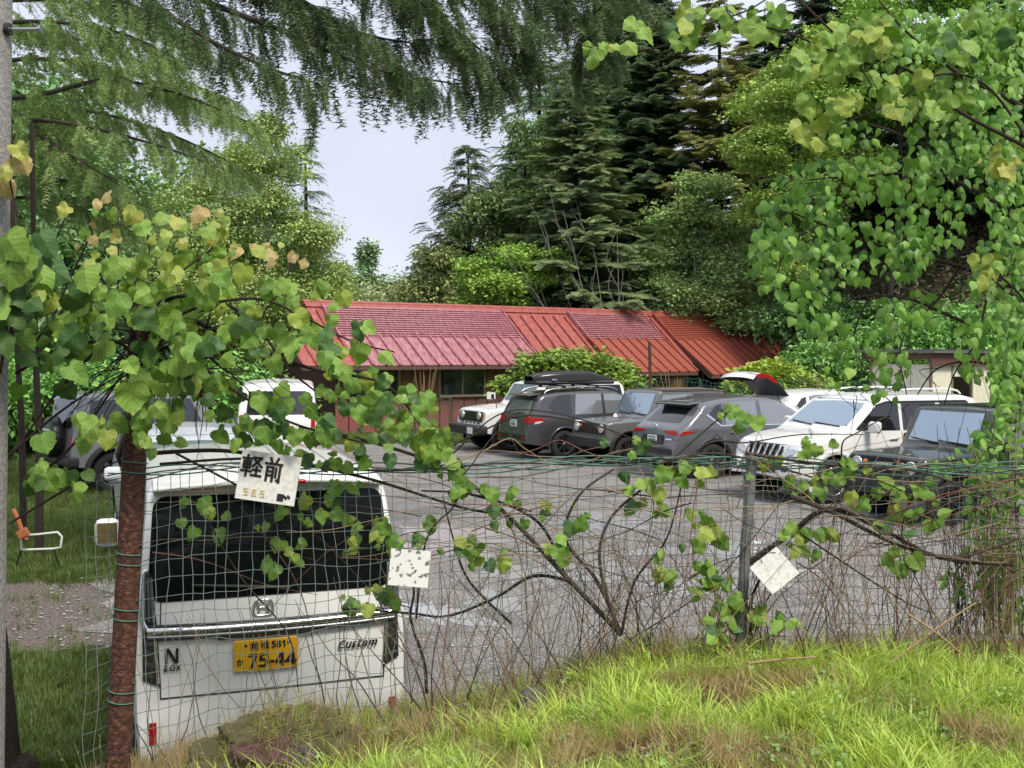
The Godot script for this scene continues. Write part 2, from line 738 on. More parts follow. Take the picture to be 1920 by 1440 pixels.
func small_four_by_four(root: Node3D, paint: Material, roof_m: Material, badge: bool, dark_rim: Material) -> Car:
	# short boxy off-roader: slab sides, black flares, round lamps in a black grille
	var c := car(root, {"L": 3.55, "W": 0.80, "sill": 0.42, "belt": 1.04, "lean": 0.085, "round_": 0.055, "crown": 0.025, "axles": [0.62, 2.87], "wheel_r": 0.345, "arch_r": 0.43, "nose": 0.05, "tail": 0.04, "bulge": 0.02, "paint": paint,
		"top": [[0.0, 0.62], [0.02, 0.95], [0.04, 1.05], [0.12, 1.66], [0.17, 1.715], [0.3, 1.728], [1.85, 1.732], [1.97, 1.70], [2.0, 1.68], [2.27, 1.14], [2.33, 1.085], [2.9, 1.06], [3.3, 1.035], [3.4, 1.01], [3.43, 0.97], [3.45, 0.60], [3.55, 0.59], [3.555, 0.5]]})
	c.build_body()
	c.arches(mats["black plastic"], 0.09, 0.055)
	c.wheels(dark_rim, 2, 0.21)
	var g: Material = mats["dark car glass"]
	c.flank("side_window", [[1.12, 1.1], [1.98, 1.1], [2.1, 1.13], [1.9, 1.6], [1.12, 1.62]], mats["clear car glass"])
	c.flank("side_window", [[0.2, 1.12], [1.04, 1.1], [1.04, 1.62], [0.27, 1.62]], g)
	c.lay("windscreen", [[[-0.66, 1.16], [0.66, 1.16], [0.62, 1.63], [-0.62, 1.63]]], "front", mats["windscreen glass"], 0.007)
	c.lay("rear_window", [rect(-0.55, 1.12, 0.55, 1.6)], "rear", g)
	# roof panel with a gutter
	c.lay("roof_panel", [[[0.24, -0.66], [1.84, -0.66], [1.84, 0.66], [0.24, 0.66]]], "roof", roof_m, 0.012)
	var b := MB.new()
	for s in [1.0, -1.0]:
		b.box(Vector3(1.05 - c.L / 2, 1.70, s * (c.hw(1.0, 1.69) + 0.002)), Vector3(1.75, 0.02, 0.03))
	part("roof_gutter", b, mats["satin black"] if roof_m == mats["satin black"] else paint, root)
	# grille, lamps, bumpers
	c.lay("grille", [rect(-0.67, 0.72, 0.67, 0.96)], "front", mats["satin black"], 0.012)
	for s in [1.0, -1.0]:
		var lamp := MB.new()
		var o := c.on("front", s * 0.54, 0.85, 1.0, 0.0)
		lamp.lathe([[0.1, 0.0], [0.1, 0.035], [0.085, 0.04], [0.075, 0.025], [0.04, 0.045], [0.003, 0.05]], o, Vector3.RIGHT, 20)
		part("headlight", lamp, mats["clear lens"], root)
		var ind := MB.new()
		var o2 := c.on("front", s * 0.375, 0.88, 1.0, 0.0)
		ind.lathe([[0.04, 0.0], [0.04, 0.03], [0.003, 0.035]], o2, Vector3.RIGHT, 14)
		part("indicator", ind, mats["amber lens"], root)
	for k in 6:
		var sl := MB.new()
		sl.box(c.on("front", -0.25 + k * 0.1, 0.84, 1.0, 0.018), Vector3(0.02, 0.17, 0.025))
		part("grille_bar", sl, mats["gunmetal"] if not badge else mats["satin black"], root)
	if badge:
		var t := TextMesh.new()
		t.text = "SUZUKI"
		t.font_size = 32
		t.pixel_size = 0.0035
		t.depth = 0.01
		t.font = bold_font()
		t.material = mat("badge white", Color(0.75, 0.76, 0.76), 0.4)
		inst("badge", t, root, Transform3D(Basis(Vector3(0, 0, -1), Vector3.UP, Vector3.RIGHT), c.on("front", 0.0, 0.85, 1.0, 0.04)))
	for e in [[3.47, 1.0], [0.06, -1.0]]:
		var bump := MB.new()
		bump.rbox(Vector3(e[0] - c.L / 2 + 0.02 * e[1], 0.54, 0), Vector3(0.2, 0.26, 1.56), 0.06)
		part("bumper", bump, mats["black plastic"], root)
	c.plate("front", 0.0, 0.52)
	c.mirrors(2.0, 1.16, mats["satin black"], Vector3(0.09, 0.17, 0.15))
	c.handles([1.22], 0.93, mats["satin black"])
	c.seams([[1.07, 0.5, 1.07, 1.66], [2.2, 0.5, 2.2, 1.1], [1.07, 0.5, 2.2, 0.5]])
	var sidei := MB.new()
	for s in [1.0, -1.0]:
		sidei.rbox(Vector3(2.42 - c.L / 2, 0.9, s * (c.hw(2.42, 0.9) + 0.01)), Vector3(0.07, 0.035, 0.02), 0.008)
	part("side_indicator", sidei, mats["amber lens"], root)
	wiper(c, "front", -0.55, 1.15, 0.05, 1.19)
	wiper(c, "front", 0.05, 1.15, 0.6, 1.2)
	# spare wheel on the back door
	var sp := MB.new()
	sp.lathe([[0.003, 0.22], [0.3, 0.215], [0.34, 0.18], [0.345, 0.03], [0.3, 0.0]], Vector3(-c.L / 2 + 0.03, 0.9, 0), Vector3.LEFT, 24)
	part("spare_wheel", sp, mats["tyre rubber"] if mats.has("tyre rubber") else mats["black plastic"], root)
	return c


func crossover(root: Node3D, paint: Material, tailgate := true) -> Car:
	# low crossover with a raked rear window and black cladding
	var c := car(root, {"L": 4.55, "W": 0.92, "sill": 0.30, "belt": 1.03, "lean": 0.27, "round_": 0.13, "crown": 0.04, "axles": [0.92, 3.62], "wheel_r": 0.36, "arch_r": 0.42, "nose": 0.24, "tail": 0.16, "bulge": 0.07, "paint": paint,
		"top": [[0.0, 0.50], [0.01, 0.72], [0.05, 0.80], [0.08, 0.98], [0.14, 1.06], [0.24, 1.12], [0.66, 1.45], [0.72, 1.52], [0.8, 1.575], [1.0, 1.62], [1.4, 1.665], [2.0, 1.69], [2.5, 1.665], [2.75, 1.61], [3.1, 1.43], [3.65, 1.085], [3.8, 1.04], [4.15, 0.97], [4.35, 0.88], [4.48, 0.76], [4.55, 0.52]]})
	c.build_body()
	c.arches(mats["black plastic"], 0.075, 0.02)
	c.flank("sill_cladding", rect(1.36, 0.31, 3.18, 0.45), mats["black plastic"], 0.015)
	c.wheels(mats["gunmetal"], 1, 0.22)
	var g: Material = mats["dark car glass"]
	c.flank("side_window", [[2.2, 1.07], [3.38, 1.08], [3.5, 1.12], [3.0, 1.42], [2.7, 1.55], [2.2, 1.575]], mats["clear car glass"])
	c.flank("side_window", [[1.24, 1.09], [2.1, 1.07], [2.1, 1.575], [1.5, 1.56], [1.3, 1.53]], mats["clear car glass"])
	c.flank("quarter_window", [[0.86, 1.31], [1.14, 1.1], [1.2, 1.52], [1.05, 1.48]], g)
	c.flank("window_trim", [[0.78, 1.3], [1.12, 1.065], [3.45, 1.045], [3.45, 1.065], [1.14, 1.09], [0.84, 1.315]], mats["chrome"], 0.009)
	c.lay("windscreen", [[[-0.70, 1.11], [0.70, 1.11], [0.56, 1.56], [-0.56, 1.56]]], "front", mats["windscreen glass"])
	c.mirrors(3.3, 1.1, paint, Vector3(0.1, 0.16, 0.2))
	c.handles([1.45, 2.35], 0.93, paint)
	c.seams([[2.14, 0.45, 2.14, 1.06], [3.3, 0.45, 3.3, 1.06], [1.36, 0.5, 1.2, 1.06]])
	for s in [1.0, -1.0]:
		var hl := MB.new()
		c.patch(hl, [[s * 0.42, 0.72], [s * 0.72, 0.74], [s * 0.76, 0.84], [s * 0.44, 0.8]], "front", 0.012)
		part("headlight", hl, mats["clear lens"], root)
	c.lay("grille", [rect(-0.4, 0.52, 0.4, 0.78)], "front", mats["satin black"], 0.01)
	return c


func bold_font() -> SystemFont:
	if not mats.has("_font"):
		var f := SystemFont.new()
		f.font_names = PackedStringArray(["Droid Sans"])
		f.font_weight = 700
		mats["_font"] = f
	return mats["_font"]


# strokes in a unit square, y down, laid as thin bars in the plane of bs.x, bs.y
const GLYPHS := {
	"kei": [[0.04, 0.2, 0.46, 0.2], [0.1, 0.33, 0.4, 0.33], [0.1, 0.47, 0.4, 0.47], [0.1, 0.61, 0.4, 0.61], [0.1, 0.33, 0.1, 0.61], [0.4, 0.33, 0.4, 0.61], [0.02, 0.76, 0.48, 0.76], [0.25, 0.07, 0.25, 0.96], [0.56, 0.14, 0.92, 0.14], [0.92, 0.14, 0.55, 0.52], [0.62, 0.24, 0.97, 0.52], [0.58, 0.68, 0.93, 0.68], [0.75, 0.54, 0.75, 0.92], [0.52, 0.92, 0.98, 0.92]],
	"mae": [[0.3, 0.04, 0.38, 0.2], [0.72, 0.04, 0.62, 0.2], [0.06, 0.26, 0.94, 0.26], [0.17, 0.4, 0.17, 0.94], [0.17, 0.4, 0.5, 0.4], [0.5, 0.4, 0.5, 0.94], [0.17, 0.57, 0.5, 0.57], [0.17, 0.73, 0.5, 0.73], [0.67, 0.42, 0.67, 0.76], [0.88, 0.36, 0.88, 0.95], [0.88, 0.95, 0.77, 0.9]],
	"bashi": [[0.02, 0.3, 0.38, 0.3], [0.2, 0.05, 0.2, 0.95], [0.2, 0.32, 0.04, 0.65], [0.2, 0.32, 0.36, 0.6], [0.88, 0.05, 0.5, 0.14], [0.42, 0.25, 0.98, 0.25], [0.68, 0.12, 0.45, 0.42], [0.72, 0.25, 0.95, 0.42], [0.58, 0.38, 0.82, 0.38], [0.58, 0.5, 0.82, 0.5], [0.58, 0.38, 0.58, 0.5], [0.82, 0.38, 0.82, 0.5], [0.46, 0.6, 0.46, 0.95], [0.46, 0.6, 0.94, 0.6], [0.94, 0.6, 0.94, 0.95], [0.6, 0.72, 0.8, 0.72], [0.6, 0.86, 0.8, 0.86], [0.6, 0.72, 0.6, 0.86], [0.8, 0.72, 0.8, 0.86]],
	"ka": [[0.08, 0.35, 0.66, 0.3], [0.66, 0.3, 0.6, 0.85], [0.6, 0.85, 0.45, 0.8], [0.38, 0.08, 0.12, 0.92], [0.76, 0.22, 0.94, 0.52]],
	"faded": [[0.2, 0.1, 0.7, 0.1], [0.2, 0.1, 0.2, 0.45], [0.2, 0.45, 0.7, 0.5], [0.7, 0.5, 0.7, 0.9], [0.2, 0.9, 0.7, 0.9]],
	"faded_two": [[0.2, 0.15, 0.75, 0.1], [0.5, 0.1, 0.25, 0.9], [0.25, 0.5, 0.75, 0.5], [0.25, 0.9, 0.8, 0.88]],
}


func glyph(b: MB, key: String, o: Vector3, bs: Basis, size: Vector2, pen: float) -> void:
	for s in GLYPHS[key]:
		var a := Vector2((s[0] - 0.5) * size.x, (0.5 - s[1]) * size.y)
		var e := Vector2((s[2] - 0.5) * size.x, (0.5 - s[3]) * size.y)
		var d := e - a
		b.box(o + bs * Vector3((a.x + e.x) / 2, (a.y + e.y) / 2, 0.0), Vector3(d.length() + pen, pen, 0.003), bs * Basis(Vector3.BACK, d.angle()))


func text_part(called: String, s: String, at: Transform3D, height: float, m: Material, parent: Node, slant := 0.0) -> void:
	var t := TextMesh.new()
	t.text = s
	t.font = bold_font()
	t.font_size = 48
	t.pixel_size = height / 34.0
	t.depth = 0.004
	t.material = m
	var tr := at
	if slant != 0.0:
		tr.basis = at.basis * Basis(Vector3(1, 0, 0), Vector3(slant, 1, 0), Vector3(0, 0, 1))
	inst(called, t, parent, tr)


func build_vehicles() -> void:
	glass_mats()
	var white := car_paint("white paint", Color(0.74, 0.75, 0.755))
	var pearl := car_paint("pearl white paint", Color(0.74, 0.745, 0.735))
	var grey := car_paint("machine grey paint", Color(0.135, 0.14, 0.155), 0.45)
	var warm_grey := car_paint("dark grey paint", Color(0.06, 0.06, 0.068), 0.4)
	var flat_grey := car_paint("medium grey paint", Color(0.115, 0.118, 0.12), 0.0)
	var jungle := car_paint("dark green paint", Color(0.018, 0.026, 0.02), 0.1)
	var silver := car_paint("old silver paint", Color(0.25, 0.255, 0.27), 0.3)
	build_box_car(pearl)
	build_white_four_by_four(white)
	build_wagon(warm_grey)

	var t := vehicle("small_off_roader", "mid grey boxy off-roader with round headlights between a wagon and a crossover", "car", Vector3(2.87 - 1.775, 0, -0.80), XD(2.66, 24.2), 207.0)
	small_four_by_four(t, flat_grey, car_paint("grey roof paint", Color(0.25, 0.255, 0.26)), false, mats["gunmetal"])

	build_crossover(grey)
	build_open_hatch_car(white)
	build_large_suv(pearl)

	t = vehicle("small_off_roader", "dark green boxy off-roader with black flares beside the big white SUV", "car", Vector3(2.87 - 1.775, 0, -0.80), XD(6.5, 15.65), 206.0)
	small_four_by_four(t, jungle, mats["satin black"], true, mats["satin black"])

	build_grey_off_roader(silver)
	build_white_wagon(white)
	build_minivan(white)


func build_box_car(paint: Material) -> void:
	var t := vehicle("box_car", "tall white mini box car with yellow number plate, backed up to the net fence", "car", Vector3(-1.76, 0, -0.74), XD(-2.0, 5.6), 110.0, "")
	t.scale = Vector3.ONE * 1.05
	var c := car(t, {"L": 3.395, "W": 0.7375, "sill": 0.24, "belt": 1.02, "lean": 0.13, "round_": 0.09, "crown": 0.035, "axles": [0.4, 2.9], "wheel_r": 0.29, "arch_r": 0.34, "nose": 0.16, "tail": 0.05, "bulge": 0.035, "paint": paint,
		"top": [[0.0, 0.50], [0.005, 0.62], [0.03, 0.66], [0.045, 0.95], [0.07, 1.1], [0.13, 1.45], [0.18, 1.66], [0.20, 1.71], [0.25, 1.745], [0.5, 1.765], [1.4, 1.79], [2.1, 1.775], [2.4, 1.70], [2.85, 1.16], [2.95, 1.10], [3.2, 1.0], [3.33, 0.85], [3.395, 0.4]]})
	c.build_body()
	c.wheels(mats["silver metal"], 3, 0.17)
	var g: Material = mats["dark car glass"]
	c.flank("side_window", [[0.26, 1.07], [1.0, 1.05], [1.0, 1.6], [0.34, 1.6]], g)
	c.flank("side_window", [[1.08, 1.05], [1.9, 1.04], [1.9, 1.6], [1.08, 1.6]], g)
	c.flank("side_window", [[1.98, 1.04], [2.7, 1.06], [2.3, 1.58], [1.98, 1.6]], g)
	c.lay("windscreen", [[[-0.6, 1.2], [0.6, 1.2], [0.54, 1.66], [-0.54, 1.66]]], "front", mats["windscreen glass"])
	# tailgate: wide dark window with rounded corners
	var rw := []
	for q in 4:
		for k in 5:
			var a := PI / 2 * (q + k / 4.0)
			rw.append([(0.565 if q in [0, 3] else -0.565) * (0.95 if q in [0, 1] else 1.0) + cos(a) * 0.07, (1.58 if q in [0, 1] else 1.19) + sin(a) * 0.07])
	var win := c.lay("rear_window", [rw], "rear", mats["tailgate glass"], 0.005, null, 0.05)
	var spo := MB.new()
	var rows := []
	for k in 13:
		var z := lerpf(-0.6, 0.6, k / 12.0)
		var e := absf(z) / 0.6
		var x: float = -c.L / 2 + 0.08 + e * e * 0.05
		rows.append(PackedVector3Array([Vector3(x + 0.28, 1.765 - e * e * 0.03, z), Vector3(x + 0.02, 1.735 - e * e * 0.035, z), Vector3(x, 1.72 - e * e * 0.035, z), Vector3(x + 0.02, 1.70 - e * e * 0.035, z), Vector3(x + 0.12, 1.69 - e * e * 0.035, z)]))
	spo.grid(rows)
	part("roof_spoiler", spo, paint, t)
	wiper(c, "rear", 0.08, 1.155, -0.42, 1.2)
	# pressed ribs along the roof
	for k in 7:
		var z := -0.42 + k * 0.14
		c.lay("roof_rib", [[[0.55, z - 0.018], [1.95, z - 0.018], [1.95, z + 0.018], [0.55, z + 0.018]]], "roof", paint, 0.009, null, 0.2)
	# lamps framed in chrome, joined by a bright bar
	for s in [1.0, -1.0]:
		var l := MB.new()
		c.patch(l, [[s * 0.59, 1.0], [s * 0.66, 1.0], [s * 0.65, 1.27], [s * 0.62, 1.27]], "rear", 0.012, 1.0, 0.03)
		c.patch(l, [[s * 0.575, 0.70], [s * 0.662, 0.74], [s * 0.662, 1.0], [s * 0.59, 1.0]], "rear", 0.012, 1.0, 0.03)
		var o := part("tail_light", l, mats["dark lens"], t)
		var ch := MB.new()
		var line := []
		for p in [[0.635, 1.285], [0.655, 1.26], [0.664, 1.14], [0.664, 1.06], [0.655, 1.02], [0.63, 0.985]]:
			line.append(c.on("rear", s * p[0], p[1], 1.0, 0.016))
		ch.tube(spline(line, 4), 0.012, 0.014, 6, true)
		var inner := []
		for p in [[0.60, 0.96], [0.60, 0.86], [0.59, 0.72]]:
			inner.append(c.on("rear", s * p[0], p[1], 1.0, 0.016))
		ch.tube(inner, 0.009, 0.009, 6, true)
		part("lamp_frame", ch, mats["chrome"], o)
		for k in 4:
			var fin := MB.new()
			c.patch(fin, [[s * 0.61, 0.745 + k * 0.055], [s * 0.655, 0.76 + k * 0.055], [s * 0.655, 0.785 + k * 0.055], [s * 0.61, 0.77 + k * 0.055]], "rear", 0.016, 1.0, 0.03)
			part("lamp_fin", fin, mats["gunmetal"], o)
		var up := MB.new()
		for k in 3:
			c.patch(up, [[s * (0.605 + k * 0.02), 1.03], [s * (0.615 + k * 0.02), 1.03], [s * (0.622 + k * 0.016), 1.25], [s * (0.612 + k * 0.016), 1.25]], "rear", 0.016, 1.0, 0.03)
		part("lamp_lens", up, mat("smoked lens", Color(0.2, 0.21, 0.22), 0.1, 0.5), o)
		var rf := MB.new()
		c.patch(rf, [[s * 0.60, 0.42], [s * 0.635, 0.42], [s * 0.635, 0.53], [s * 0.60, 0.53]], "rear", 0.01, 1.0, 0.03)
		part("rear_reflector", rf, mats["red lens"], t)
	for e in [[0.985, 0.02, "chrome"], [0.952, 0.017, "gunmetal"], [1.008, 0.008, "satin black"]]:
		var bar := MB.new()
		var line := []
		for k in 15:
			var z := lerpf(-0.64, 0.64, k / 14.0)
			line.append(c.on("rear", z, e[0] - 0.014 * (1.0 - pow(absf(z) / 0.64, 2.0)), 1.0, 0.018))
		bar.tube(line, e[1], e[1], 8, true)
		part("garnish_bar", bar, mats[e[2]], t)
	# emblem: rounded square holding a widening letter
	var em := MB.new()
	var eo := c.on("rear", -0.06, 1.06, 1.0, 0.012)
	var ring := []
	for k in 21:
		var a := TAU * k / 20
		var sx := signf(cos(a)) * pow(absf(cos(a)), 0.5) * (0.05 - 0.006 * sin(a))
		var sy := signf(sin(a)) * pow(absf(sin(a)), 0.5) * 0.042
		ring.append(eo + Vector3(0, sy, sx))
	em.tube(ring, 0.006, 0.006, 6)
	for s in [1.0, -1.0]:
		em.tube([eo + Vector3(0, 0.036, s * 0.034), eo + Vector3(0, 0, s * 0.02), eo + Vector3(0, -0.036, s * 0.026)], 0.008, 0.006, 6, true)
	em.tube([eo + Vector3(0, 0.002, -0.02), eo + Vector3(0, 0.002, 0.02)], 0.006, 0.006, 6)
	part("emblem", em, mats["chrome"], t)
	# yellow number plate with its print
	var pb := Basis(Vector3.BACK, Vector3.UP, Vector3.LEFT)
	var po := c.on("rear", -0.05, 0.82, 1.0, 0.02)
	var pl := MB.new()
	pl.rbox(po, Vector3(0.012, 0.165, 0.33), 0.006)
	var plate := part("number_plate", pl, mat("plate yellow", Color(0.72, 0.40, 0.015), 0.4), t)
	var ink := mat("black ink", Color(0.012, 0.012, 0.012), 0.6)
	var pr := MB.new()
	var pf := po + Vector3(-0.0085, 0, 0)
	glyph(pr, "mae", pf + pb * Vector3(-0.06, 0.05, 0), pb, Vector2(0.042, 0.046), 0.004)
	glyph(pr, "bashi", pf + pb * Vector3(-0.008, 0.05, 0), pb, Vector2(0.044, 0.046), 0.0028)
	glyph(pr, "ka", pf + pb * Vector3(-0.135, -0.03, 0), pb, Vector2(0.032, 0.038), 0.005)
	for e in [-0.105, 0.115]:
		pr.lathe([[0.008, 0.0], [0.006, 0.004], [0.001, 0.004]], pf + pb * Vector3(e, 0.055, 0), Vector3.LEFT, 10)
	part("plate_print", pr, ink, plate)
	text_part("plate_print", "581", Transform3D(pb, pf + pb * Vector3(0.065, 0.05, 0)), 0.034, ink, plate)
	text_part("plate_print", "75-44", Transform3D(pb, pf + pb * Vector3(0.028, -0.03, 0)), 0.07, ink, plate)
	# model lettering
	var dk := mat("dark chrome", Color(0.05, 0.055, 0.06), 0.25, 0.7)
	text_part("model_badge", "N", Transform3D(pb, c.on("rear", -0.52, 0.85, 1.0, 0.014)), 0.075, dk, t)
	text_part("model_badge", "BOX", Transform3D(pb, c.on("rear", -0.52, 0.79, 1.0, 0.014)), 0.03, dk, t)
	text_part("model_badge", "Custom", Transform3D(pb, c.on("rear", 0.44, 0.83, 1.0, 0.014)), 0.042, dk, t, 0.35)
	# panel gaps of the tailgate and bumper
	var gap := MB.new()
	for s in [1.0, -1.0]:
		c.patch(gap, [[s * 0.575, 0.64], [s * 0.582, 0.64], [s * 0.582, 0.70], [s * 0.575, 0.70]], "rear", 0.003)
	c.patch(gap, rect(-0.58, 0.634, 0.58, 0.642), "rear", 0.004)
	for s in [1.0, -1.0]:
		c.patch(gap, [[s * 0.572, 1.0], [s * 0.578, 1.0], [s * 0.57, 1.3], [s * 0.564, 1.3]], "rear", 0.003)
	var hm := MB.new()
	hm.rbox(Vector3(-c.L / 2 + 0.078, 1.715, 0), Vector3(0.02, 0.022, 0.34), 0.008)
	part("brake_light", hm, mats["red lens"], t)
	var hd := MB.new()
	hd.rbox(c.on("rear", -0.05, 0.925, 1.0, 0.012), Vector3(0.03, 0.028, 0.5), 0.01)
	part("tailgate_handle", hd, mats["gunmetal"], t)
	part("panel_gap", gap, mats["shut line"] if mats.has("shut line") else ink, t)
	c.seams([[1.04, 0.35, 1.04, 1.62], [1.95, 0.35, 1.95, 1.62], [2.72, 0.4, 2.72, 1.05], [0.85, 0.72, 0.85, 1.04]])
	c.mirrors(2.5, 1.12, paint, Vector3(0.12, 0.2, 0.17))
	c.handles([1.15, 1.85], 0.95, mats["chrome"])


func build_white_four_by_four(paint: Material) -> void:
	var t := vehicle("four_by_four", "white retro off-roader with black front bumper and rear, parked nearest the house", "car", Vector3(3.74 - 2.335, 0, -0.95), XD(0.0, 27.9), 207.0)
	var c := car(t, {"L": 4.67, "W": 0.95, "sill": 0.45, "belt": 1.16, "lean": 0.13, "round_": 0.08, "crown": 0.03, "axles": [1.05, 3.74], "wheel_r": 0.41, "arch_r": 0.49, "nose": 0.12, "tail": 0.08, "bulge": 0.04, "paint": paint,
		"top": [[0.0, 0.62], [0.03, 1.05], [0.08, 1.2], [0.22, 1.74], [0.32, 1.82], [0.8, 1.845], [2.6, 1.84], [2.78, 1.79], [2.82, 1.76], [3.12, 1.27], [3.2, 1.23], [3.9, 1.19], [4.35, 1.13], [4.46, 1.06], [4.5, 0.72], [4.56, 0.68], [4.62, 0.64], [4.67, 0.58]]})
	c.build_body()
	c.arches(mats["black plastic"], 0.1, 0.05)
	c.wheels(mats["gunmetal"], 3, 0.27)
	var g: Material = mats["dark car glass"]
	c.flank("side_window", [[1.55, 1.22], [2.75, 1.22], [2.86, 1.25], [2.68, 1.68], [1.6, 1.7]], g)
	c.flank("rear_pillar", [[0.2, 1.2], [1.5, 1.2], [1.5, 1.72], [0.34, 1.72]], mats["satin black"], 0.005)
	c.flank("side_window", [[0.85, 1.25], [1.4, 1.25], [1.4, 1.66], [0.9, 1.66]], g, 0.009)
	c.lay("windscreen", [[[-0.78, 1.3], [0.78, 1.3], [0.72, 1.74], [-0.72, 1.74]]], "front", mats["windscreen glass"])
	c.lay("grille", [rect(-0.72, 0.78, 0.72, 1.04)], "front", mats["satin black"], 0.012)
	for s in [1.0, -1.0]:
		var o := c.on("front", s * 0.52, 0.93, 1.0, 0.0)
		var lamp := MB.new()
		lamp.lathe([[0.1, 0.0], [0.1, 0.04], [0.08, 0.045], [0.003, 0.05]], o, Vector3.RIGHT, 18)
		part("headlight", lamp, mats["clear lens"], t)
		var ind := MB.new()
		c.patch(ind, [[s * 0.72, 0.86], [s * 0.8, 0.86], [s * 0.8, 1.0], [s * 0.72, 1.0]], "front", 0.02, 1.0, 0.05)
		part("indicator", ind, mats["amber lens"], t)
	for k in 5:
		var slot := MB.new()
		slot.rbox(c.on("front", -0.5 + k * 0.25, 0.745, 1.0, 0.006), Vector3(0.02, 0.04, 0.14), 0.008)
		part("grille_slot", slot, mats["satin black"], t)
	var bump := MB.new()
	bump.rbox(Vector3(4.58 - c.L / 2, 0.57, 0), Vector3(0.34, 0.26, 1.86), 0.07)
	part("bumper", bump, mats["black plastic"], t)
	var hook := MB.new()
	hook.tube([Vector3(4.7 - c.L / 2, 0.46, 0.5), Vector3(4.78 - c.L / 2, 0.42, 0.5), Vector3(4.72 - c.L / 2, 0.38, 0.5)], 0.02, 0.02, 6)
	part("tow_hook", hook, mats["gunmetal"], t)
	var np := MB.new()
	np.rbox(Vector3(4.765 - c.L / 2, 0.56, -0.52), Vector3(0.012, 0.165, 0.33), 0.005)
	part("number_plate", np, mat("plate white", Color(0.78, 0.8, 0.78), 0.4), t)
	c.mirrors(2.85, 1.28, mats["satin black"], Vector3(0.1, 0.2, 0.16))
	var fm := MB.new()
	fm.tube(spline([Vector3(4.1 - c.L / 2, 1.15, -0.78), Vector3(4.15 - c.L / 2, 1.32, -0.8), Vector3(4.22 - c.L / 2, 1.4, -0.82)], 4), 0.012, 0.012, 6)
	fm.rbox(Vector3(4.24 - c.L / 2, 1.45, -0.82), Vector3(0.05, 0.13, 0.12), 0.03)
	part("wing_mirror", fm, mats["satin black"], t)
	c.handles([1.75], 1.05, mats["satin black"])
	c.seams([[1.52, 0.55, 1.52, 1.7], [2.95, 0.55, 2.95, 1.2], [1.52, 0.52, 2.95, 0.52]])


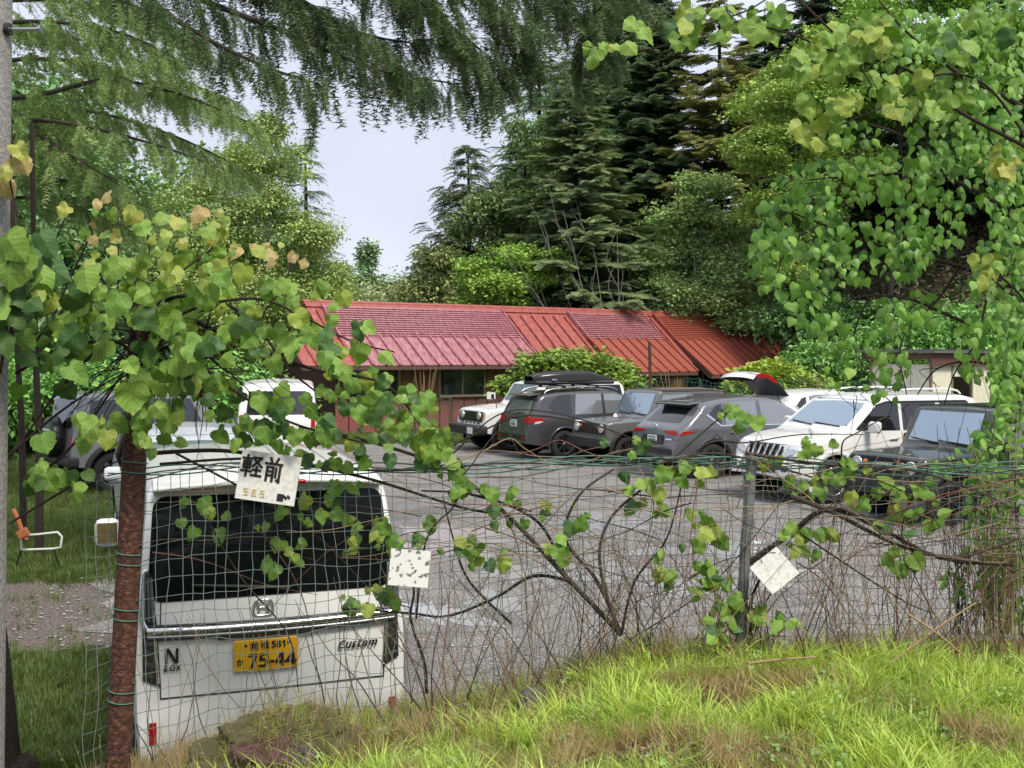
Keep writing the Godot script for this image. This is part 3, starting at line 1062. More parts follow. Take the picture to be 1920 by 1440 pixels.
func build_wagon(paint: Material) -> void:
	var t := vehicle("wagon", "dark grey estate wagon with roof rails carrying a black roof box", "car", Vector3(1.03 - 2.3, 0, 0.9), XD(1.3, 25.9), 27.0)
	var c := car(t, {"L": 4.6, "W": 0.9, "sill": 0.32, "belt": 1.02, "lean": 0.24, "round_": 0.11, "crown": 0.04, "axles": [1.03, 3.67], "wheel_r": 0.35, "arch_r": 0.405, "nose": 0.2, "tail": 0.12, "bulge": 0.06, "paint": paint,
		"top": [[0.0, 0.45], [0.01, 0.64], [0.06, 0.70], [0.09, 0.95], [0.13, 1.05], [0.36, 1.48], [0.42, 1.56], [0.52, 1.615], [0.9, 1.66], [1.6, 1.69], [2.2, 1.69], [2.6, 1.65], [2.85, 1.57], [3.5, 1.12], [3.62, 1.07], [4.1, 0.99], [4.35, 0.92], [4.52, 0.78], [4.6, 0.5]]})
	c.build_body()
	c.arches(paint, 0.05, 0.012)
	c.wheels(mats["gunmetal"], 0, 0.22)
	var g: Material = mats["dark car glass"]
	c.flank("quarter_window", [[0.62, 1.32], [0.7, 1.12], [1.18, 1.07], [1.24, 1.08], [1.24, 1.57], [0.9, 1.54]], g)
	c.flank("side_window", [[1.32, 1.08], [2.12, 1.08], [2.12, 1.575], [1.4, 1.575]], mats["clear car glass"])
	c.flank("side_window", [[2.2, 1.08], [3.28, 1.1], [2.78, 1.5], [2.5, 1.57], [2.2, 1.575]], mats["clear car glass"])
	c.lay("windscreen", [[[-0.68, 1.16], [0.68, 1.16], [0.58, 1.52], [-0.58, 1.52]]], "front", mats["windscreen glass"])
	c.lay("rear_window", [[[-0.62, 1.1], [0.62, 1.1], [0.54, 1.42], [-0.54, 1.42]]], "rear", mats["clear car glass"])
	var spo := MB.new()
	spo.rbox(Vector3(0.36 - c.L / 2, 1.56, 0), Vector3(0.3, 0.045, 1.16), 0.02, Basis(Vector3.BACK, 0.12))
	part("roof_spoiler", spo, paint, t)
	wiper(c, "rear", 0.0, 1.11, 0.4, 1.14)
	for s in [1.0, -1.0]:
		var l := MB.new()
		c.patch(l, [[s * 0.5, 0.92], [s * 0.8, 0.86], [s * 0.82, 1.02], [s * 0.56, 1.04]], "rear", 0.014, 1.0, 0.04)
		c.patch(l, [[0.09, 0.88], [0.44, 0.93], [0.46, 1.0], [0.1, 1.05]], "side", 0.012, s, 0.05)
		var o := part("tail_light", l, mats["red lens"], t)
		var cl := MB.new()
		c.patch(cl, [[0.2, 0.86], [0.4, 0.91], [0.42, 0.94], [0.2, 0.92]], "side", 0.016, s, 0.05)
		part("lamp_lens", cl, mats["clear lens"], o)
		var rail := MB.new()
		var line := []
		for p in [[0.6, 1.60], [0.75, 1.68], [1.2, 1.73], [2.0, 1.745], [2.5, 1.72], [2.7, 1.645]]:
			line.append(Vector3(p[0] - c.L / 2, p[1], s * 0.6))
		rail.tube(spline(line, 4), 0.02, 0.02, 6, true)
		part("roof_rail", rail, mats["silver metal"], t)
		var rf := MB.new()
		c.patch(rf, [[s * 0.55, 0.5], [s * 0.75, 0.5], [s * 0.75, 0.56], [s * 0.55, 0.56]], "rear", 0.012, 1.0, 0.05)
		part("rear_reflector", rf, mats["red lens"], t)
	c.lay("bumper_strip", [rect(-0.8, 0.47, 0.8, 0.6)], "rear", mats["satin black"], 0.008)
	c.plate("rear", 0.0, 0.86)
	for x in [1.15, 2.1]:
		var cr := MB.new()
		cr.rbox(Vector3(x - c.L / 2, 1.775, 0), Vector3(0.07, 0.03, 1.3), 0.012)
		for s in [1.0, -1.0]:
			cr.box(Vector3(x - c.L / 2, 1.745, s * 0.6), Vector3(0.1, 0.05, 0.06))
		part("cross_bar", cr, mats["black plastic"], t)
	c.mirrors(3.2, 1.12, paint, Vector3(0.1, 0.16, 0.2))
	c.handles([1.5, 2.35], 0.95, paint)
	c.seams([[2.16, 0.45, 2.16, 1.58], [3.3, 0.45, 3.3, 1.06], [1.4, 0.75, 1.28, 1.06], [2.16, 0.43, 3.3, 0.43], [0.5, 0.5, 0.48, 0.88]])
	# the box on its roof is a thing of its own
	var bx := thing("roof_box", "long black roof box strapped on the dark grey wagon", "roof box", t.transform * Vector3(1.55 - c.L / 2, 1.79, 0.18), t.rotation.y)
	var lid := MB.new()
	var rows := []
	for k in 21:
		var u := k / 20.0
		var x := lerpf(-1.15, 1.15, u)
		var hh := 0.26 * minf(1.0, pow(sin(PI * clampf(u * 0.93 + 0.035, 0, 1)), 0.35)) * (1.0 - 0.45 * smoothstep(0.65, 1.0, u))
		var ww := 0.40 * minf(1.0, pow(sin(PI * clampf(u * 0.94 + 0.03, 0, 1)), 0.25))
		var row := PackedVector3Array()
		for q in 13:
			var a := PI * q / 12.0
			var ca := cos(a)
			row.append(Vector3(x, 0.1 + hh * pow(sin(a), 0.45), ww * signf(ca) * pow(absf(ca), 0.45)))
		rows.append(row)
	lid.grid(rows)
	part("lid", lid, mat("roof box gloss", Color(0.016, 0.017, 0.018), 0.22), bx)
	var tray := MB.new()
	tray.rbox(Vector3(0, 0.06, 0), Vector3(2.24, 0.1, 0.76), 0.045)
	part("tray", tray, mats["black plastic"], bx)
	var lock := MB.new()
	lock.rbox(Vector3(-0.65, 0.13, 0.405), Vector3(0.14, 0.04, 0.02), 0.008)
	part("latch", lock, mats["silver metal"], bx)


func build_crossover(paint: Material) -> void:
	var t := vehicle("crossover", "metallic grey crossover with slim red tail lamps, black arches, rear facing out", "car", Vector3(0.92 - 2.275, 0, 0.92), XD(4.12, 21.7), 27.0)
	var c := crossover(t, paint)
	c.lay("rear_window", [[[-0.60, 1.14], [0.60, 1.14], [0.52, 1.44], [-0.52, 1.44]]], "rear", mats["dark car glass"])
	var spo := MB.new()
	spo.rbox(Vector3(0.66 - c.L / 2, 1.525, 0), Vector3(0.34, 0.04, 1.2), 0.018, Basis(Vector3.BACK, 0.12))
	part("roof_spoiler", spo, paint, t)
	for s in [1.0, -1.0]:
		var l := MB.new()
		c.patch(l, [[s * 0.34, 0.95], [s * 0.72, 0.90], [s * 0.8, 0.95], [s * 0.7, 1.0], [s * 0.36, 0.985]], "rear", 0.014, 1.0, 0.04)
		c.patch(l, [[0.1, 0.89], [0.3, 0.93], [0.52, 0.985], [0.2, 0.985]], "side", 0.012, s, 0.05)
		part("tail_light", l, mats["red lens"], t)
	c.lay("bumper", [rect(-0.72, 0.5, 0.72, 0.62)], "rear", mats["black plastic"], 0.02)
	c.lay("plate_recess", [[[-0.42, 0.70], [0.42, 0.70], [0.36, 0.88], [-0.36, 0.88]]], "rear", mats["satin black"], 0.008)
	c.plate("rear", 0.0, 0.79)
	var em := MB.new()
	em.lathe([[0.075, 0.0], [0.08, 0.012], [0.066, 0.016], [0.06, 0.006]], c.on("rear", 0.0, 1.03, 1.0, 0.004), Vector3.LEFT, 18)
	em.tube([c.on("rear", -0.05, 1.05, 1.0, 0.02), c.on("rear", 0.0, 1.02, 1.0, 0.02), c.on("rear", 0.05, 1.05, 1.0, 0.02)], 0.008, 0.008, 5)
	part("emblem", em, mats["chrome"], t)
	var bd := MB.new()
	c.patch(bd, rect(0.46, 0.8, 0.66, 0.825), "rear", 0.012)
	part("badge", bd, mats["chrome"], t)
	var ant := MB.new()
	ant.rbox(Vector3(1.0 - c.L / 2, 1.66, 0), Vector3(0.16, 0.06, 0.03), 0.014)
	part("aerial_fin", ant, paint, t)


func build_open_hatch_car(paint: Material) -> void:
	var t := vehicle("hatchback_suv", "white SUV in the second row with its tailgate raised", "car", Vector3(0.8 - 2.275, 1.6, 0.0), P(1447, 750, 26.4), 27.0)
	t.position.y = 0.0
	var c := crossover(t, paint)
	# raised tailgate: curved outer skin, dark lining, lamps, two struts
	var o := Vector3(0.74 - c.L / 2, 1.60, 0)
	var skin := MB.new()
	var lining := MB.new()
	var rows := []
	var low := []
	var prof := [[0.0, 0.0], [-0.18, 0.17], [-0.38, 0.34], [-0.6, 0.47], [-0.82, 0.53], [-1.0, 0.5], [-1.1, 0.4]]
	for k in 13:
		var z := lerpf(-0.62, 0.62, k / 12.0)
		var e := pow(absf(z) / 0.62, 3.0)
		var row := PackedVector3Array()
		var lrow := PackedVector3Array()
		for p in prof:
			row.append(o + Vector3(p[0] + e * 0.06, p[1] - e * 0.05, z))
			lrow.append(o + Vector3(p[0] * 0.97 + 0.03 + e * 0.05, p[1] - 0.09 - e * 0.0, z * 0.98))
		rows.append(row)
		low.append(lrow)
	skin.grid(rows)
	lining.grid(low)
	for k in [0, 12]:
		for q in prof.size() - 1:
			lining.quad(rows[k][q], rows[k][q + 1], low[k][q + 1], low[k][q])
	for k in 12:
		lining.quad(rows[k][6], rows[k + 1][6], low[k + 1][6], low[k][6])
	var gate := part("tailgate", skin, paint, t)
	part("gate_lining", lining, mats["satin black"], gate)
	var gw := MB.new()
	for k in range(1, 11):
		gw.quad(rows[k][1] + Vector3(0.0, 0.01, 0), rows[k][3] + Vector3(0, 0.012, 0), rows[k + 1][3] + Vector3(0, 0.012, 0), rows[k + 1][1] + Vector3(0, 0.01, 0))
	part("gate_window", gw, mats["dark car glass"], gate)
	for s in [0, 9]:
		var l := MB.new()
		for k in range(s, s + 3):
			l.quad(rows[k][3] + Vector3(0, 0.015, 0), rows[k][5] + Vector3(0, 0.015, 0), rows[k + 1][5] + Vector3(0, 0.015, 0), rows[k + 1][3] + Vector3(0, 0.015, 0))
		var edge := 0 if s == 0 else 12
		var out := Vector3(0, 0, -0.012 if s == 0 else 0.012)
		for q in range(2, 5):
			l.quad(rows[edge][q] + out + Vector3(0, 0.02, 0), rows[edge][q + 1] + out + Vector3(0, 0.02, 0), rows[edge][q + 1] + out - Vector3(0, 0.075, 0), rows[edge][q] + out - Vector3(0, 0.075, 0))
		part("tail_light", l, mats["red lens"], gate)
	for s in [1.0, -1.0]:
		var st := MB.new()
		st.tube([o + Vector3(-0.05, -0.35, s * 0.6), o + Vector3(-0.62, 0.33, s * 0.57)], 0.014, 0.01, 6, true)
		part("gas_strut", st, mats["satin black"], t)


func build_large_suv(paint: Material) -> void:
	var t := vehicle("large_suv", "big pearl white SUV with chrome grille bars and tinted windows, nose out", "car", Vector3(3.86 - 2.38, 0, -0.94), XD(5.48, 18.0), 207.0)
	var c := car(t, {"L": 4.76, "W": 0.94, "sill": 0.42, "belt": 1.15, "lean": 0.15, "round_": 0.1, "crown": 0.045, "axles": [1.07, 3.86], "wheel_r": 0.39, "arch_r": 0.455, "nose": 0.22, "tail": 0.1, "bulge": 0.06, "paint": paint,
		"top": [[0.0, 0.6], [0.02, 0.95], [0.07, 1.15], [0.26, 1.70], [0.34, 1.78], [0.6, 1.83], [1.8, 1.855], [2.5, 1.84], [2.8, 1.77], [2.9, 1.72], [3.52, 1.27], [3.62, 1.22], [4.1, 1.17], [4.42, 1.09], [4.56, 1.0], [4.62, 0.8], [4.72, 0.72], [4.76, 0.5]]})
	c.build_body()
	c.arches(paint, 0.08, 0.02)
	c.wheels(mats["silver metal"], 3, 0.25)
	var g: Material = mats["dark car glass"]
	c.flank("side_window", [[2.32, 1.2], [3.28, 1.22], [3.36, 1.25], [2.82, 1.66], [2.6, 1.7], [2.32, 1.7]], g)
	c.flank("side_window", [[1.36, 1.2], [2.24, 1.2], [2.24, 1.7], [1.4, 1.7]], g)
	c.flank("quarter_window", [[0.4, 1.26], [1.28, 1.2], [1.28, 1.7], [0.55, 1.68]], g)
	c.flank("window_visor", [[0.6, 1.70], [2.6, 1.715], [2.86, 1.655], [2.84, 1.63], [2.58, 1.68], [0.6, 1.67]], mats["satin black"], 0.014)
	c.lay("windscreen", [[[-0.74, 1.3], [0.74, 1.3], [0.64, 1.74], [-0.64, 1.74]]], "front", mats["windscreen glass"])
	c.lay("grille", [[[-0.42, 0.70], [0.42, 0.70], [0.5, 1.0], [-0.5, 1.0]]], "front", mats["satin black"], 0.01)
	for k in 6:
		var z := -0.35 + k * 0.14
		var bar := MB.new()
		c.patch(bar, [[z - 0.022, 0.72], [z + 0.022, 0.72], [z * 1.15 + 0.025, 0.99], [z * 1.15 - 0.025, 0.99]], "front", 0.03, 1.0, 0.06)
		part("grille_bar", bar, mats["chrome"], t)
	for s in [1.0, -1.0]:
		var l := MB.new()
		c.patch(l, [[s * 0.5, 0.78], [s * 0.74, 0.86], [s * 0.8, 1.02], [s * 0.55, 1.0]], "front", 0.014, 1.0, 0.05)
		c.patch(l, [[4.2, 1.0], [4.55, 0.84], [4.6, 0.95], [4.45, 1.03]], "side", 0.01, s, 0.05)
		part("headlight", l, mats["clear lens"], t)
		var fog := MB.new()
		c.patch(fog, [[s * 0.58, 0.56], [s * 0.76, 0.56], [s * 0.76, 0.66], [s * 0.58, 0.66]], "front", 0.012, 1.0, 0.05)
		part("fog_lamp", fog, mats["dark lens"], t)
		var tl := MB.new()
		c.patch(tl, [[s * 0.72, 0.9], [s * 0.84, 0.9], [s * 0.8, 1.3], [s * 0.74, 1.3]], "rear", 0.012)
		part("tail_light", tl, mats["red lens"], t)
		var rail := MB.new()
		var line := []
		for p in [[0.55, 1.81], [0.75, 1.89], [1.6, 1.91], [2.3, 1.89], [2.5, 1.83]]:
			line.append(Vector3(p[0] - c.L / 2, p[1], s * 0.66))
		rail.tube(spline(line, 3), 0.018, 0.018, 6, true)
		part("roof_rail", rail, paint, t)
		var step := MB.new()
		step.rbox(Vector3(2.45 - c.L / 2, 0.42, s * 0.93), Vector3(1.75, 0.05, 0.16), 0.02)
		part("side_step", step, mats["black plastic"], t)
	c.lay("lower_grille", [rect(-0.45, 0.52, 0.45, 0.62)], "front", mats["satin black"], 0.012)
	c.plate("front", 0.0, 0.64)
	c.mirrors(3.1, 1.28, paint, Vector3(0.13, 0.2, 0.24))
	var fm := MB.new()
	fm.rbox(Vector3(4.2 - c.L / 2, 1.24, -0.72), Vector3(0.1, 0.14, 0.1), 0.04)
	fm.box(Vector3(4.2 - c.L / 2, 1.16, -0.73), Vector3(0.04, 0.08, 0.04))
	part("fender_mirror", fm, paint, t)
	wiper(c, "front", -0.62, 1.29, 0.0, 1.33)
	wiper(c, "front", 0.02, 1.29, 0.64, 1.34)
	c.handles([1.5, 2.5], 1.05, mats["chrome"])
	c.seams([[2.28, 0.5, 2.28, 1.18], [3.4, 0.5, 3.42, 1.18], [1.5, 0.8, 1.32, 1.18]])


func build_grey_off_roader(paint: Material) -> void:
	var t := vehicle("off_roader", "silver grey boxy off-roader with a covered spare wheel, parked on the grass", "car", Vector3(-1.95, 0, 0.0), XD(-8.35, 19.6), 38.0)
	var c := car(t, {"L": 3.9, "W": 0.84, "sill": 0.45, "belt": 1.1, "lean": 0.1, "round_": 0.07, "crown": 0.03, "axles": [0.75, 3.1], "wheel_r": 0.38, "arch_r": 0.46, "nose": 0.06, "tail": 0.05, "bulge": 0.03, "paint": paint,
		"top": [[0.0, 0.65], [0.02, 1.0], [0.05, 1.12], [0.14, 1.78], [0.2, 1.84], [2.2, 1.86], [2.4, 1.8], [2.75, 1.2], [2.85, 1.15], [3.6, 1.08], [3.75, 1.0], [3.8, 0.6], [3.9, 0.55]]})
	c.build_body()
	c.arches(mats["black plastic"], 0.09, 0.05)
	c.wheels(mats["gunmetal"], 3, 0.24)
	var g: Material = mats["dark car glass"]
	c.flank("side_window", [[0.3, 1.18], [1.25, 1.16], [1.25, 1.7], [0.36, 1.7]], g)
	c.flank("side_window", [[1.35, 1.16], [2.45, 1.16], [2.2, 1.7], [1.35, 1.7]], g)
	c.lay("rear_window", [rect(-0.6, 1.2, 0.6, 1.7)], "rear", g)
	c.lay("windscreen", [[[-0.66, 1.24], [0.66, 1.24], [0.6, 1.76], [-0.6, 1.76]]], "front", mats["windscreen glass"])
	var sp := MB.new()
	sp.lathe([[0.003, 0.25], [0.33, 0.245], [0.38, 0.2], [0.385, 0.04], [0.3, 0.0]], Vector3(-c.L / 2 + 0.02, 1.02, 0.05), Vector3.LEFT, 28)
	var o := part("spare_wheel", sp, mats["satin black"], t)
	var cov := MB.new()
	cov.rbox(Vector3(-c.L / 2 - 0.235, 1.06, 0.03), Vector3(0.012, 0.24, 0.56), 0.005)
	part("cover_panel", cov, mat("plate white", Color(0.78, 0.8, 0.78), 0.4), o)
	var wr := MB.new()
	for k in 3:
		var w: float = [0.46, 0.4, 0.3][k]
		for q in 9 - k * 2:
			wr.box(Vector3(-c.L / 2 - 0.243, 1.13 - k * 0.065, 0.03 - w / 2 + (q + 0.5) * w / (9 - k * 2)), Vector3(0.003, 0.035 if q % 3 else 0.045, 0.025))
	part("cover_print", wr, mat("black ink", Color(0.012, 0.012, 0.012), 0.6), o).set_meta("kind", "stuff")
	for s in [1.0, -1.0]:
		var l := MB.new()
		c.patch(l, [[s * 0.66, 0.85], [s * 0.8, 0.85], [s * 0.8, 1.08], [s * 0.66, 1.08]], "rear", 0.012)
		part("tail_light", l, mats["red lens"], t)
	var br := MB.new()
	br.rbox(Vector3(-c.L / 2 + 0.12, 1.86, 0.2), Vector3(0.06, 0.04, 0.3), 0.012)
	part("brake_light", br, mats["red lens"], t)
	var bump := MB.new()
	bump.rbox(Vector3(-c.L / 2 + 0.05, 0.6, 0), Vector3(0.2, 0.2, 1.66), 0.05)
	part("bumper", bump, mats["black plastic"], t)
	c.mirrors(2.5, 1.2, mats["satin black"], Vector3(0.1, 0.2, 0.16))
	c.handles([1.5], 0.98, mats["satin black"])
	c.seams([[1.3, 0.55, 1.3, 1.72], [2.6, 0.55, 2.6, 1.14]])


func build_white_wagon(paint: Material) -> void:
	var t := vehicle("white_wagon", "white estate car with black roof rails, parked just beyond the mini box car", "car", Vector3(2.2, 0, 0.0), XD(-3.3, 11.9), -66.0)
	var c := car(t, {"L": 4.4, "W": 0.88, "sill": 0.3, "belt": 1.0, "lean": 0.25, "round_": 0.1, "crown": 0.04, "axles": [0.9, 3.5], "wheel_r": 0.33, "arch_r": 0.39, "nose": 0.2, "tail": 0.12, "bulge": 0.06, "paint": paint,
		"top": [[0.0, 0.5], [0.05, 0.95], [0.15, 1.05], [0.4, 1.48], [0.6, 1.56], [1.8, 1.62], [2.3, 1.58], [2.6, 1.48], [3.2, 1.06], [3.35, 1.0], [3.9, 0.9], [4.2, 0.8], [4.35, 0.65], [4.4, 0.5]]})
	c.build_body()
	c.wheels(mats["silver metal"], 1, 0.2)
	var g: Material = mats["dark car glass"]
	c.flank("side_window", [[0.6, 1.12], [1.9, 1.06], [1.9, 1.5], [0.7, 1.46]], g)
	c.flank("side_window", [[1.98, 1.06], [3.0, 1.07], [2.5, 1.45], [1.98, 1.5]], g)
	c.lay("windscreen", [[[-0.70, 1.1], [0.70, 1.1], [0.58, 1.5], [-0.58, 1.5]]], "front", mat("green tinted glass", Color(0.16, 0.21, 0.19), 0.04))
	c.lay("rear_window", [[[-0.62, 1.1], [0.62, 1.1], [0.52, 1.42], [-0.52, 1.42]]], "rear", g)
	for s in [1.0, -1.0]:
		var rail := MB.new()
		rail.tube([Vector3(0.5 - c.L / 2, 1.57, s * 0.58), Vector3(0.8 - c.L / 2, 1.64, s * 0.58), Vector3(2.1 - c.L / 2, 1.665, s * 0.58), Vector3(2.4 - c.L / 2, 1.57, s * 0.58)], 0.02, 0.02, 6, true)
		part("roof_rail", rail, mats["satin black"], t)
		var l := MB.new()
		c.patch(l, [[s * 0.45, 0.66], [s * 0.74, 0.68], [s * 0.76, 0.8], [s * 0.48, 0.76]], "front", 0.012)
		part("headlight", l, mats["clear lens"], t)
	wiper(c, "front", -0.6, 1.09, 0.0, 1.13)
	c.mirrors(2.9, 1.08, paint)


func build_minivan(paint: Material) -> void:
	var t := vehicle("minivan", "tall white minivan with red tail lamps, behind the vine tangle", "van", Vector3(-2.4, 0, 0.0), XD(-5.2, 23.6), 101.0)
	var c := car(t, {"L": 4.8, "W": 0.92, "sill": 0.3, "belt": 1.05, "lean": 0.12, "round_": 0.12, "crown": 0.05, "axles": [0.95, 3.8], "wheel_r": 0.34, "arch_r": 0.4, "nose": 0.2, "tail": 0.08, "bulge": 0.05, "paint": paint,
		"top": [[0.0, 0.5], [0.03, 1.0], [0.07, 1.15], [0.3, 1.8], [0.45, 1.9], [1.5, 1.98], [2.8, 1.94], [3.3, 1.75], [4.1, 1.15], [4.5, 0.95], [4.75, 0.75], [4.8, 0.5]]})
	c.build_body()
	c.wheels(mats["silver metal"], 1, 0.2)
	var g: Material = mats["dark car glass"]
	c.flank("side_window", [[0.5, 1.16], [1.7, 1.12], [1.7, 1.72], [0.6, 1.7]], g)
	c.flank("side_window", [[1.8, 1.12], [2.8, 1.1], [2.8, 1.7], [1.8, 1.72]], g)
	c.flank("side_window", [[2.9, 1.1], [3.9, 1.12], [3.3, 1.62], [2.9, 1.7]], g)
	c.lay("rear_window", [[[-0.68, 1.2], [0.68, 1.2], [0.62, 1.72], [-0.62, 1.72]]], "rear", g)
	c.lay("windscreen", [[[-0.7, 1.2], [0.7, 1.2], [0.6, 1.75], [-0.6, 1.75]]], "front", mats["windscreen glass"])
	for s in [1.0, -1.0]:
		var l := MB.new()
		c.patch(l, [[s * 0.72, 0.82], [s * 0.86, 0.82], [s * 0.82, 1.2], [s * 0.74, 1.2]], "rear", 0.012)
		part("tail_light", l, mats["red lens"], t)
	c.plate("rear", 0.0, 0.9)


# ------------------------------------------------------------------ ground
const CREST := [[-6.0, 0.0], [-3.2, 0.02], [-2.6, 0.12], [-2.2, 0.3], [-1.85, 0.47], [-1.46, 0.58], [-0.94, 0.68], [-0.42, 0.74], [0.1, 0.86], [0.55, 1.0], [1.2, 1.04], [2.44, 1.05], [6.0, 1.1]]
var bumps: FastNoiseLite


func bank(x: float, d: float) -> float:
	var h := lin(CREST, x)
	var near := lerpf(minf(h + 0.05, 0.93), h, smoothstep(3.6, 5.0, d))
	if x < -0.6:
		near = h * lerpf(1.0, 0.97, smoothstep(3.0, 4.6, d))
	var far0 := lerpf(5.3, 5.25, smoothstep(-2.4, 0.0, x))
	var far1 := lerpf(5.68, 6.5, smoothstep(-0.9, 0.6, x))
	var y := near * (1.0 - smoothstep(far0, far1, d))
	if y > 0.02:
		y += bumps.get_noise_2d(x * 90, d * 90) * 0.035 + bumps.get_noise_2d(x * 400, d * 400) * 0.012
	return y


func hill(x: float, d: float) -> float:
	# wooded slope beyond the house and the shed
	var e := (d - 44.0) + (x - 4.0) * 0.75
	var y := 0.0
	if x > -4.0:
		y = 11.0 * smoothstep(0.0, 26.0, e) * smoothstep(-4.0, 14.0, x)
	y += 5.0 * smoothstep(60.0, 120.0, d)
	return y + (bumps.get_noise_2d(x * 6, d * 6) * 0.5 if y > 0.05 else 0.0)


func build_ground() -> void:
	bumps = FastNoiseLite.new()
	bumps.seed = 5
	bumps.frequency = 0.01
	bumps.fractal_octaves = 3
	# meadow and wood floor to the horizon
	var soil := grain("meadow soil", [[0.25, Color(0.035, 0.05, 0.014)], [0.5, Color(0.06, 0.085, 0.022)], [0.72, Color(0.085, 0.1, 0.03)], [0.9, Color(0.10, 0.075, 0.04)]], 2.7, 0.02, 0.95, 2.0)
	var g := MB.new()
	var rows := []
	for j in 61:
		var d := lerpf(-6.0, 200.0, pow(j / 60.0, 1.5))
		var row := PackedVector3Array()
		for i in 71:
			var x := lerpf(-90.0, 90.0, i / 70.0)
			row.append(Vector3(x, hill(x, d) - 0.012, -d))
		rows.append(row)
	g.grid(rows)
	g.quad(Vector3(-900, -0.6, 900), Vector3(900, -0.6, 900), Vector3(900, -0.6, -1500), Vector3(-900, -0.6, -1500))
	struct("ground", g, soil)
	# the gravel of the car park
	var gravel := grain("gravel", [[0.2, Color(0.12, 0.114, 0.112)], [0.45, Color(0.235, 0.222, 0.217)], [0.6, Color(0.30, 0.285, 0.278)], [0.8, Color(0.44, 0.42, 0.41)]], 1.4, 0.075, 0.9, 1.6)
	gravel.detail_enabled = true
	gravel.detail_albedo = noise_image(512, 0.012, 77, 5, [[0.3, Color(0.72, 0.70, 0.69)], [0.5, Color(1, 1, 1)], [0.68, Color(0.82, 0.80, 0.78)]])
	gravel.detail_blend_mode = BaseMaterial3D.BLEND_MODE_MUL
	gravel.detail_uv_layer = BaseMaterial3D.DETAIL_UV_2
	gravel.uv2_triplanar = true
	gravel.uv2_world_triplanar = true
	gravel.uv2_scale = Vector3.ONE / 9.0
	var edge := PackedVector2Array()
	for p in [[-3.5, 9.1], [-2.75, 7.4], [-2.45, 6.0], [-1.6, 5.4], [4, 5.5], [14, 5.5], [16, 12], [14.5, 24], [10, 33], [2, 31.2], [-4, 30.5], [-9.5, 28.5], [-7.6, 22], [-5.9, 16], [-4.6, 11.7]]:
		edge.append(Vector2(p[0], p[1]))
	var fine := PackedVector2Array()
	for k in edge.size():
		var a := edge[k]
		var b := edge[(k + 1) % edge.size()]
		var m := maxi(1, int(a.distance_to(b) / 0.35))
		for q in m:
			var p := a.lerp(b, float(q) / m)
			var nn := (b - a).orthogonal().normalized()
			fine.append(p + nn * bumps.get_noise_2d(p.x * 120, p.y * 120) * 0.7)
	var lot := MB.new()
	var tr := Geometry2D.triangulate_polygon(fine)
	for p in fine:
		lot.vert(Vector3(p.x, 0.0, -p.y), Vector3.UP)
	for k in range(0, tr.size(), 3):
		lot.face(tr[k], tr[k + 1], tr[k + 2])
	struct("gravel_lot", lot, gravel)
	# earth track leading in from the side
	var track := grain("earth track", [[0.25, Color(0.075, 0.058, 0.048)], [0.5, Color(0.14, 0.112, 0.098)], [0.75, Color(0.23, 0.19, 0.165)]], 1.1, 0.05, 0.95, 1.6)
	var tk := MB.new()
	var trow := []
	for k in 60:
		var x := lerpf(-16.0, -3.2, k / 59.0)
		var row := PackedVector3Array()
		for e in [9.1, 10.2, 11.6]:
			row.append(Vector3(x, -0.006, -(e + bumps.get_noise_2d(x * 110, e * 900) * 0.55)))
		trow.append(row)
	tk.grid(trow)
	struct("earth_track", tk, track)
	# pools of water in one even pale grey
	var wet := mat("pale water", Color(0.37, 0.37, 0.39), 0.16)
	wet.metallic_specular = 0.6
	for s in [[-0.75, 10.3, 0.42, 0.42, 1], [-0.2, 10.9, 0.3, 0.3, 8], [0.45, 12.1, 0.6, 0.5, 2], [1.2, 12.5, 0.4, 0.5, 9], [2.0, 11.5, 0.5, 0.4, 3], [-0.7, 14.4, 0.7, 0.9, 4], [2.6, 13.9, 0.6, 0.6, 5], [1.2, 15.9, 0.8, 0.7, 6], [3.0, 12.3, 0.4, 0.35, 7], [0.3, 13.6, 0.35, 0.5, 10]]:
		var pool := MB.new()
		var o := pool.vert(Vector3(s[0], 0.004, -s[1]), Vector3.UP)
		for k in 48:
			var a := TAU * k / 48
			var q := 1.0 + bumps.get_noise_2d(cos(a) * 95 + s[4] * 400, sin(a) * 95) * 1.5 + bumps.get_noise_2d(cos(a) * 330 + s[4] * 90, sin(a) * 330) * 0.9
			pool.vert(Vector3(s[0] + cos(a) * s[2] * q, 0.004, -s[1] + sin(a) * s[3] * q), Vector3.UP)
		for k in 48:
			pool.face(o, o + 1 + k, o + 1 + (k + 1) % 48)
		struct("puddle", pool, wet)
	# loose stones that stick out of the gravel
	var st := MB.new()
	st.coloured = true
	var rr := []
	for r in 4:
		var row := PackedVector3Array()
		for q in 7:
			var a := TAU * (q % 6) / 6
			var w: float = [0.02, 0.9, 1.0, 0.05][r]
			row.append(Vector3(cos(a) * w * (1.0 + 0.2 * sin(a * 2 + 1)), [-0.3, -0.1, 0.25, 0.5][r], sin(a) * w * 0.8))
		rr.append(row)
	st.grid(rr)
	var sm := mat("stones", Color(1, 1, 1), 0.9)
	sm.vertex_color_use_as_albedo = true
	var stone := st.mesh(sm)
	var places := []
	var tints := []
	for k in 9000:
		var d := 6.2 + 16.0 * pow(rng.randf(), 1.7)
		var x := R(-0.5, 0.5) * d * 1.15
		if x < -5.0 or (x < -0.5 and d < 9.0 and x > -2.6):
			continue
		places.append(Transform3D(Basis(Vector3.UP, R(0, TAU)) * R(0.006, 0.022) * (1.6 if rng.randf() < 0.06 else 1.0), XD(x, d, 0.002)))
		var c := R(0.12, 0.42)
		tints.append(Color(c, c * 0.97, c * 0.96))
	tag(scatter("loose_gravel", stone, places, tints, self), "loose grey gravel stones strewn over the car park", "gravel")
